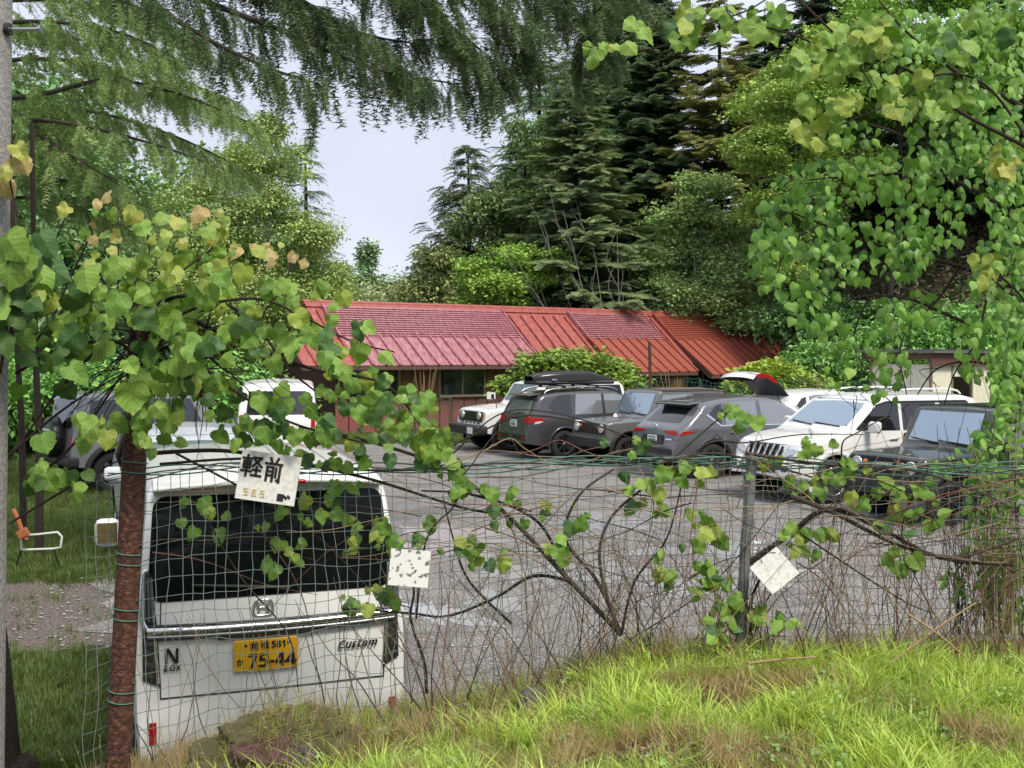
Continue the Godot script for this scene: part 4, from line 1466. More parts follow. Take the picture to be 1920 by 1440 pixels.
	# the bank on which the photographer stands
	var earth := grain("bank earth", [[0.25, Color(0.05, 0.04, 0.03)], [0.5, Color(0.10, 0.08, 0.055)], [0.7, Color(0.16, 0.135, 0.085)], [0.85, Color(0.20, 0.18, 0.13)]], 0.55, 0.03, 0.95, 1.5)
	var b := MB.new()
	rows = []
	for j in 61:
		var d := lerpf(-3.0, 6.7, pow(j / 60.0, 0.6))
		var row := PackedVector3Array()
		for i in 111:
			var x := lerpf(-4.6, 7.0, i / 110.0)
			row.append(Vector3(x, bank(x, d) - 0.02, -d))
		rows.append(row)
	b.grid(rows)
	struct("bank", b, earth)


# ------------------------------------------------------------------ the red-roofed house
func build_house() -> void:
	var a := P(570, 566, 36.0)          # ridge ends
	var z := P(1412, 592, 48.3)
	z.y = a.y
	var ln := Vector2(z.x - a.x, z.z - a.z).length()
	var turn := atan2(-(z.z - a.z), z.x - a.x)
	var t := thing("red_roofed_house", "long single-storey timber house under a ribbed red metal roof", "house", Vector3(a.x, 0, a.z), turn)
	# local: x along the ridge, z towards the car park
	var H := a.y
	var slope := 0.78                   # fall per metre
	var paint := grain("red roof paint", [[0.2, Color(0.19, 0.045, 0.035)], [0.4, Color(0.31, 0.07, 0.058)], [0.6, Color(0.36, 0.095, 0.08)], [0.8, Color(0.42, 0.17, 0.14)]], 1.9, 0.02, 0.42, 0.0, true, Vector3(2.5, 0.7, 0.7))
	var pink := grain("weathered pink red paint", [[0.2, Color(0.22, 0.07, 0.075)], [0.42, Color(0.33, 0.115, 0.13)], [0.6, Color(0.37, 0.15, 0.175)], [0.8, Color(0.43, 0.24, 0.28)]], 2.3, 0.02, 0.3, 0.0, true, Vector3(2.0, 0.7, 0.7))  # faded paint, with the sheen of the sky also put into its pink
	var rusty := grain("rusted red paint", [[0.3, Color(0.24, 0.05, 0.034)], [0.55, Color(0.31, 0.07, 0.045)], [0.75, Color(0.36, 0.13, 0.085)]], 1.6, 0.03, 0.5, 0.0, true, Vector3(3, 0.4, 1))
	var dark := mat("dark stained board", Color(0.10, 0.058, 0.042), 0.75)
	var ang := atan(slope)
	var roof_bs := Basis(Vector3.RIGHT, ang)
	var onroof := func(u: float, w: float, up: float) -> Vector3: return Vector3(u, H - w * slope, w) + roof_bs * Vector3(0, up, 0)
	# base slab of the roof, both pitches
	var roof := MB.new()
	var sl := sqrt(1.0 + slope * slope)
	roof.box(onroof.call(ln / 2, 1.35, -0.06), Vector3(ln, 0.1, 2.7 * sl), roof_bs)
	roof.box(Vector3(ln / 2, H - 1.95 * slope - 0.06, -1.95), Vector3(ln, 0.1, 3.9 * sl), Basis(Vector3.RIGHT, -ang))
	var ro := part("roof", roof, paint, t)
	var cap := MB.new()
	cap.tube([Vector3(-0.05, H + 0.0, 0), Vector3(ln + 0.05, H + 0.0, 0)], 0.09, 0.09, 8, true)
	cap.box(onroof.call(ln / 2, 0.12, 0.03), Vector3(ln + 0.06, 0.03, 0.3), roof_bs)
	part("ridge_cap", cap, paint, ro)
	var u_of := func(px: float) -> float:
		var k := (px - 960.0) / FOCAL
		var tt: float = (k * -a.z - a.x) / ((z.x - a.x) - k * -(z.z - a.z))
		return tt * ln
	# ribbed upper panels: every slat its own strip
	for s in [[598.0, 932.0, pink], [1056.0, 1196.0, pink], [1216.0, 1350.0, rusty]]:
		var u0: float = u_of.call(s[0])
		var u1: float = u_of.call(s[1])
		var base := MB.new()
		base.box(onroof.call((u0 + u1) / 2, 0.87, 0.03), Vector3(u1 - u0, 0.07, 1.32 * sl), roof_bs)
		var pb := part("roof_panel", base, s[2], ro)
		var n := 12
		for k in n:
			var w := 0.26 + 1.22 * (k + 0.5) / n
			var slat := MB.new()
			var zz := 1.22 / n * sl * 0.66
			var cx: Vector3 = onroof.call((u0 + u1) / 2, w, 0.085)
			slat.rbox(cx, Vector3(u1 - u0 - 0.04, 0.05, zz), 0.012, roof_bs * Basis(Vector3.RIGHT, -0.16))
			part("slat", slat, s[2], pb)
		var lip := MB.new()
		for u in [u0, u1]:
			lip.box(onroof.call(u, 0.87, 0.08), Vector3(0.06, 0.14, 1.36 * sl), roof_bs)
		lip.box(onroof.call((u0 + u1) / 2, 1.54, 0.06), Vector3(u1 - u0, 0.1, 0.06), roof_bs)
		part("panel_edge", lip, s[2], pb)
	# standing seams of the open bays
	for s in [[572.0, 598.0], [932.0, 1056.0], [1196.0, 1216.0], [1350.0, 1412.0]]:
		var u0: float = u_of.call(s[0])
		var u1: float = u_of.call(s[1])
		var n := maxi(1, int(round((u1 - u0) / 0.52)))
		for k in n:
			var rib := MB.new()
			rib.rbox(onroof.call(lerpf(u0, u1, (k + 0.5) / n), 1.62, 0.03), Vector3(0.06, 0.09, 2.5 * sl), 0.018, roof_bs)
			part("seam", rib, paint, ro)
	# lower canopies with seams, each a little flatter and proud of the roof
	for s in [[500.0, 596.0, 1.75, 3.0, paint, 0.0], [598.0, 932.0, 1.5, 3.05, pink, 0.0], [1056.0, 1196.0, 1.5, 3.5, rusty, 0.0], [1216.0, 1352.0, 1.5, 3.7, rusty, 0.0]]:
		var u0: float = u_of.call(s[0])
		var u1: float = u_of.call(s[1])
		var w0: float = s[2]
		var w1: float = s[3]
		var y0 := H - w0 * slope + 0.05
		var y1 := y0 - (w1 - w0) * 0.66
		var bs := Basis(Vector3.RIGHT, atan2(y0 - y1, w1 - w0))
		var mid := Vector3((u0 + u1) / 2, (y0 + y1) / 2, (w0 + w1) / 2)
		var len_ := Vector2(w1 - w0, y0 - y1).length()
		var can := MB.new()
		can.box(mid, Vector3(u1 - u0, 0.05, len_), bs)
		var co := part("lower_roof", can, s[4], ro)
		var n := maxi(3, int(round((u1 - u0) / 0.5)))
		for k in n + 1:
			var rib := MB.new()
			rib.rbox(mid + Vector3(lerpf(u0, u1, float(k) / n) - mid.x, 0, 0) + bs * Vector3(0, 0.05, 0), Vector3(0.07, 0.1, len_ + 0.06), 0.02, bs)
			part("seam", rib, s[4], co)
		var fas := MB.new()
		fas.box(Vector3(mid.x, y1 - 0.07, w1 - 0.02), Vector3(u1 - u0 + 0.06, 0.12, 0.05))
		for u in [u0, u1]:
			fas.box(mid + Vector3(u - mid.x, 0, 0) + bs * Vector3(0, -0.1, 0), Vector3(0.05, 0.14, len_), bs)
		part("fascia", fas, dark, co)
	# walls: red metal skirting, timber boards, windows
	var wall := MB.new()
	wall.box(Vector3(ln / 2, 1.2, -0.6), Vector3(ln - 0.4, 2.4, 5.4))
	part("wall", wall, mat("dark timber wall", Color(0.085, 0.045, 0.025), 0.85), t)
	for e in [0.2, ln - 0.2]:
		var gab := MB.new()
		gab.slab(PackedVector2Array([Vector2(-2.7, 2.2), Vector2(2.3, 2.2), Vector2(2.1, 2.6), Vector2(0, H - 0.15), Vector2(-2.6, 2.5)]), Vector3(e, 0, 0), Basis(Vector3(0, 0, 1), Vector3.UP, Vector3(-1, 0, 0)), 0.08)
		part("gable", gab, mats["dark timber wall"], t)
	var woods := []
	for k in 3:
		woods.append(grain("warm board %d" % k, [[0.3, Color(0.16, 0.07, 0.025) * (0.85 + 0.15 * k)], [0.6, Color(0.25, 0.12, 0.045) * (0.85 + 0.15 * k)], [0.8, Color(0.31, 0.16, 0.07)]], 0.8, 0.02, 0.7, 0.0, true, Vector3(6, 0.6, 6)))
	var skirt := grain("red skirting", [[0.3, Color(0.2, 0.055, 0.05)], [0.6, Color(0.27, 0.085, 0.08)], [0.8, Color(0.32, 0.12, 0.11)]], 1.2, 0.03, 0.6, 0.0, true)
	for k in 44:
		var u := 0.35 + (ln - 0.7) * k / 43.0
		var sk := MB.new()
		sk.rbox(Vector3(u, 0.55, 2.14), Vector3((ln - 0.7) / 43.0 * 0.94, 1.1, 0.05), 0.012)
		part("skirting_board", sk, skirt, t)
	var win_at := []
	for px in [648.0, 808.0, 1090.0, 1250.0]:
		win_at.append(u_of.call(px))
	var uu := 0.35
	var kk := 0
	while uu < ln - 0.3:
		var free := true
		for w in win_at:
			if absf(uu + 0.07 - w) < 0.98:
				free = false
		if free:
			var bd := MB.new()
			bd.rbox(Vector3(uu + 0.07, 1.62, 2.13), Vector3(0.132, 1.0, 0.035), 0.008)
			part("board", bd, woods[kk % 3], t)
		uu += 0.14
		kk += 1
	var pane_m := mat("house glass", Color(0.035, 0.042, 0.04), 0.04)
	pane_m.metallic_specular = 0.7
	var frame_m := mat("pale window frame", Color(0.33, 0.27, 0.17), 0.6)
	for w in win_at:
		var win := MB.new()
		for e in [[-0.92, 1.62, 0.07, 1.0], [0.92, 1.62, 0.07, 1.0], [0.0, 1.62, 0.05, 0.9]]:
			win.box(Vector3(w + e[0], e[1], 2.16), Vector3(e[2], e[3], 0.07))
		win.box(Vector3(w, 2.1, 2.16), Vector3(1.77, 0.06, 0.07))
		var wo := part("window", win, frame_m, t)
		var sill := MB.new()
		sill.rbox(Vector3(w, 1.13, 2.2), Vector3(1.95, 0.09, 0.16), 0.015)
		part("sill", sill, frame_m, wo)
		for s in [-0.45, 0.45]:
			var pane := MB.new()
			pane.box(Vector3(w + s, 1.62, 2.13 + (0.012 if s > 0 else 0.0)), Vector3(0.84, 0.9, 0.012))
			part("pane", pane, pane_m, wo)


func build_shed() -> void:
	var o := P(1745, 760, 29.5)
	o.y = 0
	var t := thing("garden_shed", "cream panelled shed with brown fascia and an open doorway, behind the SUVs", "shed", o, deg_to_rad(38.0))
	var cream := grain("cream panel", [[0.3, Color(0.66, 0.63, 0.48)], [0.6, Color(0.72, 0.69, 0.55)], [0.85, Color(0.75, 0.73, 0.62)]], 1.6, 0.015, 0.7, 0.0, true)
	var brown := grain("brown fascia", [[0.3, Color(0.08, 0.035, 0.025)], [0.7, Color(0.15, 0.07, 0.05)]], 0.8, 0.02, 0.7, 0.0, true, Vector3(0.5, 4, 4))
	# local corner at the origin: one wall runs along +x, the other along -z
	var box := MB.new()
	box.box(Vector3(1.6, 1.15, -1.86), Vector3(3.2, 2.26, 0.05))
	box.box(Vector3(3.2, 1.15, -0.93), Vector3(0.05, 2.26, 1.8))
	part("wall", box, mat("shed boards", Color(0.36, 0.33, 0.25), 0.8), t)
	var fl := MB.new()
	fl.box(Vector3(1.6, 0.03, -0.93), Vector3(3.1, 0.06, 1.78))
	part("floor", fl, mat("shed floor", Color(0.2, 0.17, 0.13), 0.9), t)
	var shelf := MB.new()
	shelf.box(Vector3(1.7, 1.0, -1.6), Vector3(2.4, 0.04, 0.4))
	part("shelf", shelf, mats["shed boards"], t)
	for k in 3:
		if k == 1:
			continue
		var p := MB.new()
		p.rbox(Vector3(0.53 + k * 1.06, 1.15, 0.0), Vector3(1.03, 2.26, 0.04), 0.008)
		part("wall_panel", p, cream, t)
	var up := MB.new()
	up.rbox(Vector3(1.59, 2.1, 0.0), Vector3(1.03, 0.36, 0.04), 0.008)
	part("wall_panel", up, cream, t)
	for k in 3:
		var p := MB.new()
		p.rbox(Vector3(0.0, 1.15, -0.3 - k * 0.62), Vector3(0.04, 2.26, 0.6), 0.008)
		part("wall_panel", p, cream, t)
	var post := MB.new()
	for q in [Vector3(0, 1.2, 0), Vector3(3.18, 1.2, 0), Vector3(0, 1.2, -1.86), Vector3(1.05, 1.2, 0.01), Vector3(2.12, 1.2, 0.01)]:
		post.box(q, Vector3(0.07, 2.4, 0.07))
	part("corner_post", post, mat("shed post", Color(0.22, 0.19, 0.14), 0.8), t)
	var fa := MB.new()
	fa.box(Vector3(1.6, 2.42, 0.14), Vector3(3.7, 0.34, 0.05))
	part("fascia", fa, brown, t)
	var fb := MB.new()
	fb.box(Vector3(-0.2, 2.5, -0.95), Vector3(0.05, 0.18, 2.2))
	part("fascia", fb, brown, t)
	var rf := MB.new()
	rf.box(Vector3(1.6, 2.64, -0.95), Vector3(3.9, 0.05, 2.5), Basis(Vector3.RIGHT, 0.02))
	for k in 26:
		rf.box(Vector3(-0.3 + k * 0.152, 2.675, -0.95), Vector3(0.05, 0.035, 2.5))
	part("roof", rf, mat("grey roof sheet", Color(0.13, 0.13, 0.13), 0.7), t)
	var leaning := thing("green_board", "teal green board leaning on the cream shed", "board", t.transform * Vector3(-0.12, 0, -1.0), t.rotation.y)
	var bd := MB.new()
	bd.rbox(Vector3(0, 0.85, 0), Vector3(0.04, 1.7, 0.5), 0.01, Basis(Vector3.BACK, -0.06))
	part("board", bd, mat("teal board", Color(0.07, 0.2, 0.17), 0.7), leaning)


# ------------------------------------------------------------------ nets
func net(b: MB, a: Vector3, z: Vector3, y0: Callable, y1: Callable, cell: float, r: float, wob: float, seed_: int) -> void:
	var f := FastNoiseLite.new()
	f.seed = seed_
	f.frequency = 1.0
	var ln := Vector2(z.x - a.x, z.z - a.z).length()
	var dir := Vector3(z.x - a.x, 0, z.z - a.z).normalized()
	var out := dir.cross(Vector3.UP)
	var nu := int(ln / cell)
	var at := func(i: float, j: float, nv: int) -> Vector3:
		var u := i * cell
		var base := a + dir * u
		var lo: float = y0.call(base.x)
		var hi: float = y1.call(base.x)
		var y := lerpf(lo, hi, j / nv)
		var s := wob * (1.0 + 1.5 * (1.0 - absf(j / nv - 0.4)))
		return Vector3(base.x, y, base.z) + dir * f.get_noise_2d(i * 0.21 + j * 0.03, j * 0.13) * s + Vector3.UP * f.get_noise_2d(i * 0.11 + 90, j * 0.12 + i * 0.02) * s * 1.2 + out * f.get_noise_2d(i * 0.07 + 40, j * 0.1) * wob * 2.0
	var nv := int((y1.call((a.x + z.x) / 2) - y0.call((a.x + z.x) / 2)) / cell)
	for i in nu + 1:
		var line := []
		for j in nv + 1:
			line.append(at.call(i, j, nv))
		b.tube(line, r, r, 3)
	for j in nv + 1:
		var line := []
		for i in nu + 1:
			line.append(at.call(i, j, nv))
		b.tube(line, r, r, 3)


func build_far_fences() -> void:
	var green := mat("green net cord", Color(0.035, 0.17, 0.11), 0.6)
	var posts := mat("old green post", Color(0.06, 0.09, 0.07), 0.7)
	var runs := [
		["net_fence", "slack green net fence between the parked cars and the house", XD(-3.6, 31.0), XD(3.5, 31.9), 1.25],
		["net_fence", "green net fence running on past the yellow bush to the shed", XD(3.7, 31.9), XD(11.5, 33.0), 1.75],
		["net_fence", "green net strung between trunks beyond the spare-wheel off-roader", XD(-15.0, 27.0), XD(-9.6, 26.5), 2.6],
	]
	for r in runs:
		var a: Vector3 = r[2]
		var z: Vector3 = r[3]
		var t := thing(r[0], r[1], "fence", a, 0.0, "far net fences")
		var b := MB.new()
		net(b, Vector3.ZERO, z - a, func(_x): return 0.02, func(x): return r[4] + 0.05 * sin(x * 1.7), 0.1, 0.006, 0.1, hash(r[1]) % 999)
		part("netting", b, green, t)
		var n := 4
		for k in n + 1:
			var q := (z - a) * float(k) / n
			var p := MB.new()
			p.tube([q, q + Vector3(0.02, r[4] + 0.06, 0)], 0.028, 0.026, 6, true)
			part("post", p, posts, t)
	var q := P(1221, 742, 30.4)
	var pole := thing("rusty_pole", "thin rust brown steel pole standing before the red roof", "pole", Vector3(q.x, 0, q.z))
	var pb := MB.new()
	pb.tube([Vector3.ZERO, Vector3(-0.05, 2.9, 0)], 0.05, 0.048, 8, true)
	part("shaft", pb, rust_mat(), pole)
	var pl := MB.new()
	pl.rbox(Vector3(0, 0.02, 0), Vector3(0.22, 0.04, 0.22), 0.01)
	part("base_plate", pl, rust_mat(), pole)
	var s := thing("white_notice", "small blank white notice on the far net near the wooden wall", "notice", P(921, 742, 30.9))
	var sb := MB.new()
	sb.rbox(Vector3.ZERO, Vector3(0.25, 0.2, 0.01), 0.004)
	part("panel", sb, mat("sign white", Color(0.74, 0.74, 0.72), 0.5), s)


func rust_mat() -> Material:
	return grain("rust", [[0.25, Color(0.035, 0.016, 0.011)], [0.5, Color(0.085, 0.031, 0.02)], [0.68, Color(0.13, 0.05, 0.03)], [0.82, Color(0.2, 0.11, 0.075)]], 0.5, 0.03, 0.85, 0.6)


func board_sign(called: String, label: String, corners: Array, depth: float, m: Material, tilt := 0.03) -> Node3D:
	# corners: top-left, top-right, bottom-left as measured; the board is flat and faces the bank
	var tl := P(corners[0], corners[1], depth)
	var trr := P(corners[2], corners[3], depth)
	var bl := P(corners[4], corners[5], depth - tilt)
	var w := (trr - tl).length()
	var h := (bl - tl).length()
	var x := (trr - tl).normalized()
	var zz := x.cross((tl - bl).normalized()).normalized()
	var t := thing(called, label, "sign", tl.lerp(trr, 0.5).lerp(bl + (trr - tl) * 0.5, 0.5))
	t.basis = Basis(x, zz.cross(x), zz)
	var b := MB.new()
	b.rbox(Vector3.ZERO, Vector3(w, h, 0.004), 0.0015)
	part("panel", b, m, t)
	t.set_meta("w", w)
	t.set_meta("h", h)
	return t


func build_near_fence() -> void:
	var t := thing("net_fence", "sagging green net fence on posts along the top of the grassy bank", "fence", Vector3.ZERO)
	var cord := mat("near net cord", Color(0.19, 0.255, 0.225), 0.5)
	var b := MB.new()
	net(b, XD(-2.02, 5.02), XD(3.4, 5.24), func(x): return bank(x, 5.12) - 0.02, func(x): return 1.99 + 0.02 * sin(x * 2.2) - 0.10 * smoothstep(-1.3, -2.0, x) - 0.06 * smoothstep(2.0, 3.2, x), 0.056, 0.0022, 0.017, 31)
	part("netting", b, cord, t)
	# gathered upper edge
	for k in 4:
		var e := MB.new()
		var line := []
		for i in 60:
			var x := lerpf(-1.95, 3.35, i / 59.0)
			line.append(XD(x, 5.12 + 0.02 * sin(i * 0.9 + k) + 0.04 * (x + 2) / 5, 1.985 + 0.02 * sin(x * 2.2) + 0.022 * sin(i * 0.55 + k * 2.1) - 0.08 * smoothstep(-1.3, -2.0, x) - k * 0.008))
		e.tube(line, 0.0035, 0.0035, 4)
		part("edge_rope", e, mat("edge cord", Color(0.08, 0.2, 0.15), 0.6), t)
	# steel posts
	var steel := grain("galvanised steel", [[0.3, Color(0.13, 0.14, 0.15)], [0.7, Color(0.22, 0.23, 0.24)]], 0.3, 0.03, 0.5, 0.0)
	for p in [[1384.0, 1215.0, 1410.0, 858.0, 5.14, 0.026]]:
		var lo := P(p[0], p[1], p[4])
		var hi := P(p[2], p[3], p[4] + 0.03)
		var pm := MB.new()
		pm.tube([lo - Vector3(0, 0.2, 0), lo.lerp(hi, 0.5), hi], p[5], p[5], 12, true)
		var po := part("post", pm, steel, t)
		var capm := MB.new()
		capm.lathe([[0.03, -0.03], [0.03, 0.01], [0.02, 0.022], [0.002, 0.025]], hi, Vector3.UP, 12)
		part("post_cap", capm, mat("grey cap", Color(0.2, 0.21, 0.21), 0.6), po)
	# the heavy rusty corner post
	var lo := P(222, 1420, 4.98)
	var hi := P(268, 560, 5.0)
	var rp := MB.new()
	var ax := (hi - lo).normalized()
	var bs := Basis(ax.cross(Vector3.BACK).normalized() * -1.0, ax, Vector3.BACK)
	rp.tube([lo - ax * 0.3, lo.lerp(hi, 0.3), lo.lerp(hi, 0.7), hi], 0.057, 0.053, 16, true)
	var ro := part("corner_post", rp, rust_mat(), t)
	ro.set_meta("label", "thick rust red steel post")
	for k in 4:                         # cord wound round it
		var cm := MB.new()
		var line := []
		for i in 30:
			var an := TAU * i / 14.0
			var q := lo.lerp(hi, [0.12, 0.3, 0.42, 0.62][k] + i * 0.0016)
			line.append(q + Vector3(cos(an), 0, sin(an)) * 0.061)
		cm.tube(line, 0.003, 0.003, 4)
		part("binding", cm, mat("edge cord", Color(0.08, 0.2, 0.15), 0.6), t)


func build_signs() -> void:
	var white := grain("sign panel", [[0.2, Color(0.62, 0.60, 0.54)], [0.5, Color(0.74, 0.73, 0.69)], [0.8, Color(0.76, 0.76, 0.74)]], 0.35, 0.02, 0.55, 0.0, true)
	var ink := mat("black ink", Color(0.012, 0.012, 0.012), 0.6)
	var t := board_sign("parking_sign", "white board hand-lettered in black characters, hung crooked over the white box car", [455, 842, 566, 858, 440, 934], 4.92, white)
	var w: float = t.get_meta("w")
	var h: float = t.get_meta("h")
	var b := MB.new()
	glyph(b, "kei", Vector3(-w * 0.30, h * 0.2, 0.0035), Basis.IDENTITY, Vector2(w * 0.34, h * 0.46), 0.011)
	glyph(b, "mae", Vector3(w * 0.06, h * 0.17, 0.0035), Basis.IDENTITY, Vector2(w * 0.30, h * 0.5), 0.012)
	part("lettering", b, ink, t)
	var fd := MB.new()
	for k in 3:
		glyph(fd, ["faded", "faded_two", "faded"][k], Vector3(-w * (0.33 - k * 0.14), -h * 0.34, 0.003), Basis.IDENTITY, Vector2(w * 0.1, h * 0.15), 0.006)
	part("faded_lettering", fd, mat("faded gold ink", Color(0.55, 0.45, 0.2), 0.7), t)
	var bl := MB.new()
	bl.rbox(Vector3(w * 0.25, -h * 0.36, 0.0035), Vector3(0.03, 0.034, 0.003), 0.001)
	for k in 5:
		bl.rbox(Vector3(w * (0.3 + 0.025 * k), -h * (0.32 + 0.02 * (k % 3)), 0.0035), Vector3(0.008, 0.014, 0.003), 0.001)
	part("sign_mark", bl, ink, t)
	var moss := grain("lichen spotted panel", [[0.25, Color(0.74, 0.74, 0.73)], [0.66, Color(0.72, 0.72, 0.70)], [0.74, Color(0.2, 0.21, 0.17)], [0.9, Color(0.1, 0.11, 0.08)]], 0.45, 0.02, 0.6, 0.0, true)
	t = board_sign("blank_sign", "blank white board spotted with dark lichen, wired to the net by the tail lamp", [733, 1028, 808, 1034, 727, 1097], 4.98, moss)
	var wire := MB.new()
	wire.tube([Vector3(-0.05, 0.08, 0.006), Vector3(-0.03, 0.13, 0.01), Vector3(0.04, 0.09, 0.006)], 0.002, 0.002, 4)
	part("tie_wire", wire, mats["gunmetal"], t)
	t = board_sign("blank_sign", "blank white board hanging diamond-wise on the net beside the grey post", [1402, 1068, 1452, 1028, 1452, 1112], 5.06, white, 0.08)
	wire = MB.new()
	wire.tube([Vector3(-0.02, 0.06, 0.006), Vector3(0.0, 0.12, 0.01), Vector3(0.06, 0.06, 0.006)], 0.002, 0.002, 4)
	part("tie_wire", wire, mats["gunmetal"], t)


# ------------------------------------------------------------------ plants: shapes
const GRAPE := [[0.0, 0.0], [0.19, -0.13], [0.39, -0.11], [0.52, 0.08], [0.56, 0.28], [0.47, 0.40], [0.51, 0.53], [0.36, 0.66], [0.26, 0.80], [0.10, 0.90], [0.0, 1.02]]
const HEART := [[0.0, 0.0], [0.17, -0.07], [0.35, -0.02], [0.46, 0.15], [0.44, 0.36], [0.33, 0.56], [0.18, 0.76], [0.07, 0.9], [0.0, 1.03]]
const OVATE := [[0.0, 0.0], [0.15, 0.06], [0.28, 0.24], [0.3, 0.45], [0.2, 0.72], [0.0, 1.0]]


func leaf_mesh(outline: Array, fold: float, curl: float, wave: float, m: Material, stalk := 0.25) -> ArrayMesh:
	var b := MB.new()
	b.mapped = true
	var n := outline.size()
	for s in [1.0, -1.0]:
		var rows := []
		for i in n:
			var o: Array = outline[i]
			var my := lerpf(0.0, outline[n - 1][1], float(i) / (n - 1))
			var row := PackedVector3Array()
			for k in 3:
				var x: float = o[0] * k / 2.0 * s
				var y: float = lerpf(my, o[1], k / 2.0)
				row.append(Vector3(x, y, -absf(x) * fold - y * y * curl + sin(y * 9.0 + s * 2.0) * absf(x) * wave))
			rows.append(row)
		var k0 := b.v.size()
		b.grid(rows)
		for k in range(k0, b.v.size()):
			b.uv[k] = Vector2(b.v[k].x / 1.3 + 0.5, clampf((b.v[k].y + 0.15) / 1.2, 0, 1))
	if stalk > 0.0:
		b.tube([Vector3(0, 0, 0.005), Vector3(0, -stalk * 0.5, 0.03), Vector3(0, -stalk, 0.1)], 0.014, 0.014, 3)
	return b.mesh(m)


func vein_texture() -> ImageTexture:
	var n := 128
	var im := Image.create(n, n, false, Image.FORMAT_RGB8)
	var f := FastNoiseLite.new()
	f.frequency = 0.05
	f.seed = 3
	var segs := [[Vector2(0.5, 0.12), Vector2(0.5, 1.0)]]
	for s in [1.0, -1.0]:
		for k in 5:
			var y: float = [0.13, 0.14, 0.32, 0.48, 0.64][k]
			segs.append([Vector2(0.5, y), Vector2(0.5 + s * [0.42, 0.36, 0.34, 0.28, 0.18][k], y + [0.02, 0.3, 0.24, 0.22, 0.18][k])])
	for y in n:
		for x in n:
			var p := Vector2(float(x) / n, float(y) / n)
			var d := 1.0
			for s in segs:
				d = minf(d, p.distance_to(Geometry2D.get_closest_point_to_segment(p, s[0], s[1])))
			var v := 0.87 + 0.13 * (1.0 - smoothstep(0.004, 0.022, d)) + f.get_noise_2d(x * 2, y * 2) * 0.12
			var bl := smoothstep(0.28, 0.42, f.get_noise_2d(x * 1.3 + 200, y * 1.3 + 70))
			im.set_pixel(x, y, Color(minf(v * 0.94, 1), minf(v, 1), minf(v * 0.9, 1)).lerp(Color(1.0, 0.98, 0.92), bl * 0.6))
	return ImageTexture.create_from_image(im)


var vein: ImageTexture


func leaf_paint(key: String, c: Color) -> StandardMaterial3D:
	if mats.has(key):
		return mats[key]
	var m := mat(key, c, 0.55)
	m.metallic_specular = 0.4
	m.albedo_texture = vein
	m.backlight_enabled = true
	m.backlight = Color(0.65, 0.7, 0.4)
	m.cull_mode = BaseMaterial3D.CULL_DISABLED
	return m


# a sprig of small leaves for trees that stand far enough that single leaves are a pixel or two
func sprig(n: int, radius: float, leaf: float, flat: float, droop: float, m: Material, slim := 0.55) -> ArrayMesh:
	var b := MB.new()
	b.coloured = true
	for k in n:
		var d := Vector3(R(-1, 1), R(-1, 1) * flat, R(-1, 1))
		if d.length() > 1.0:
			d = d.normalized() * R(0.6, 1.0)
		var p := d * radius
		var dir := (d + Vector3(R(-0.6, 0.6), -droop + R(-0.4, 0.4), R(-0.6, 0.6))).normalized()
		var side := dir.cross(Vector3(R(-0.5, 0.5), 1, R(-0.5, 0.5))).normalized()
		var s := leaf * R(0.7, 1.25)
		var up := side.cross(dir) * s * 0.12
		var v := R(0.75, 1.2)
		b.tint = Color(v * R(0.92, 1.08), v, v * R(0.9, 1.1))
		var mid := p + dir * s * 0.5
		b.tri(p, mid + side * s * slim * 0.5 + up, p + dir * s)
		b.tri(p, p + dir * s, mid - side * s * slim * 0.5 + up)
	return b.mesh(m)


# flat conifer spray along +y, new growth paler at the tips
func spray(m: Material, pairs: int, width: float, sag: float, needle := 0.5) -> ArrayMesh:
	var b := MB.new()
	b.coloured = true
	var at := func(t: float) -> Vector3: return Vector3(0, t, -sag * t * t)
	for k in pairs:
		var t := (k + 0.4) / pairs
		for s in [1.0, -1.0]:
			var len_: float = width * (1.0 - t * 0.75) * R(0.75, 1.15)
			var a: Vector3 = at.call(t)
			var dir := Vector3(s * 0.8, 0.62 + R(-0.1, 0.1), -0.25 + R(-0.12, 0.12)).normalized()
			var e := a + dir * len_
			var acr := dir.cross(Vector3(0, 0, 1)).normalized()
			var w := 0.075 * needle * 2.0
			b.tint = Color(1.0, 1.0, 0.96) * R(0.85, 1.15)
			for q in 3:
				var p0 := a.lerp(e, q / 3.0)
				var p1 := a.lerp(e, (q + 1) / 3.0)
				b.tri(p0, p0.lerp(p1, 0.5) + acr * w * R(0.7, 1.3) + dir * 0.02, p1)
				b.tri(p0, p1, p0.lerp(p1, 0.5) - acr * w * R(0.7, 1.3) + dir * 0.02)
				b.tri(p0, p1 + Vector3(0, 0, 0.0), p0.lerp(p1, 0.6) + Vector3(0, 0, w * 0.8))
	b.tint = Color(1.0, 1.0, 0.96)
	var tip: Vector3 = at.call(1.0)
	b.tri(at.call(0.86), tip + Vector3(0.0, 0.05, 0), at.call(0.92) + Vector3(0.05, 0, 0))
	b.tri(at.call(0.86), at.call(0.92) - Vector3(0.05, 0, 0), tip + Vector3(0.0, 0.05, 0))
	return b.mesh(m)


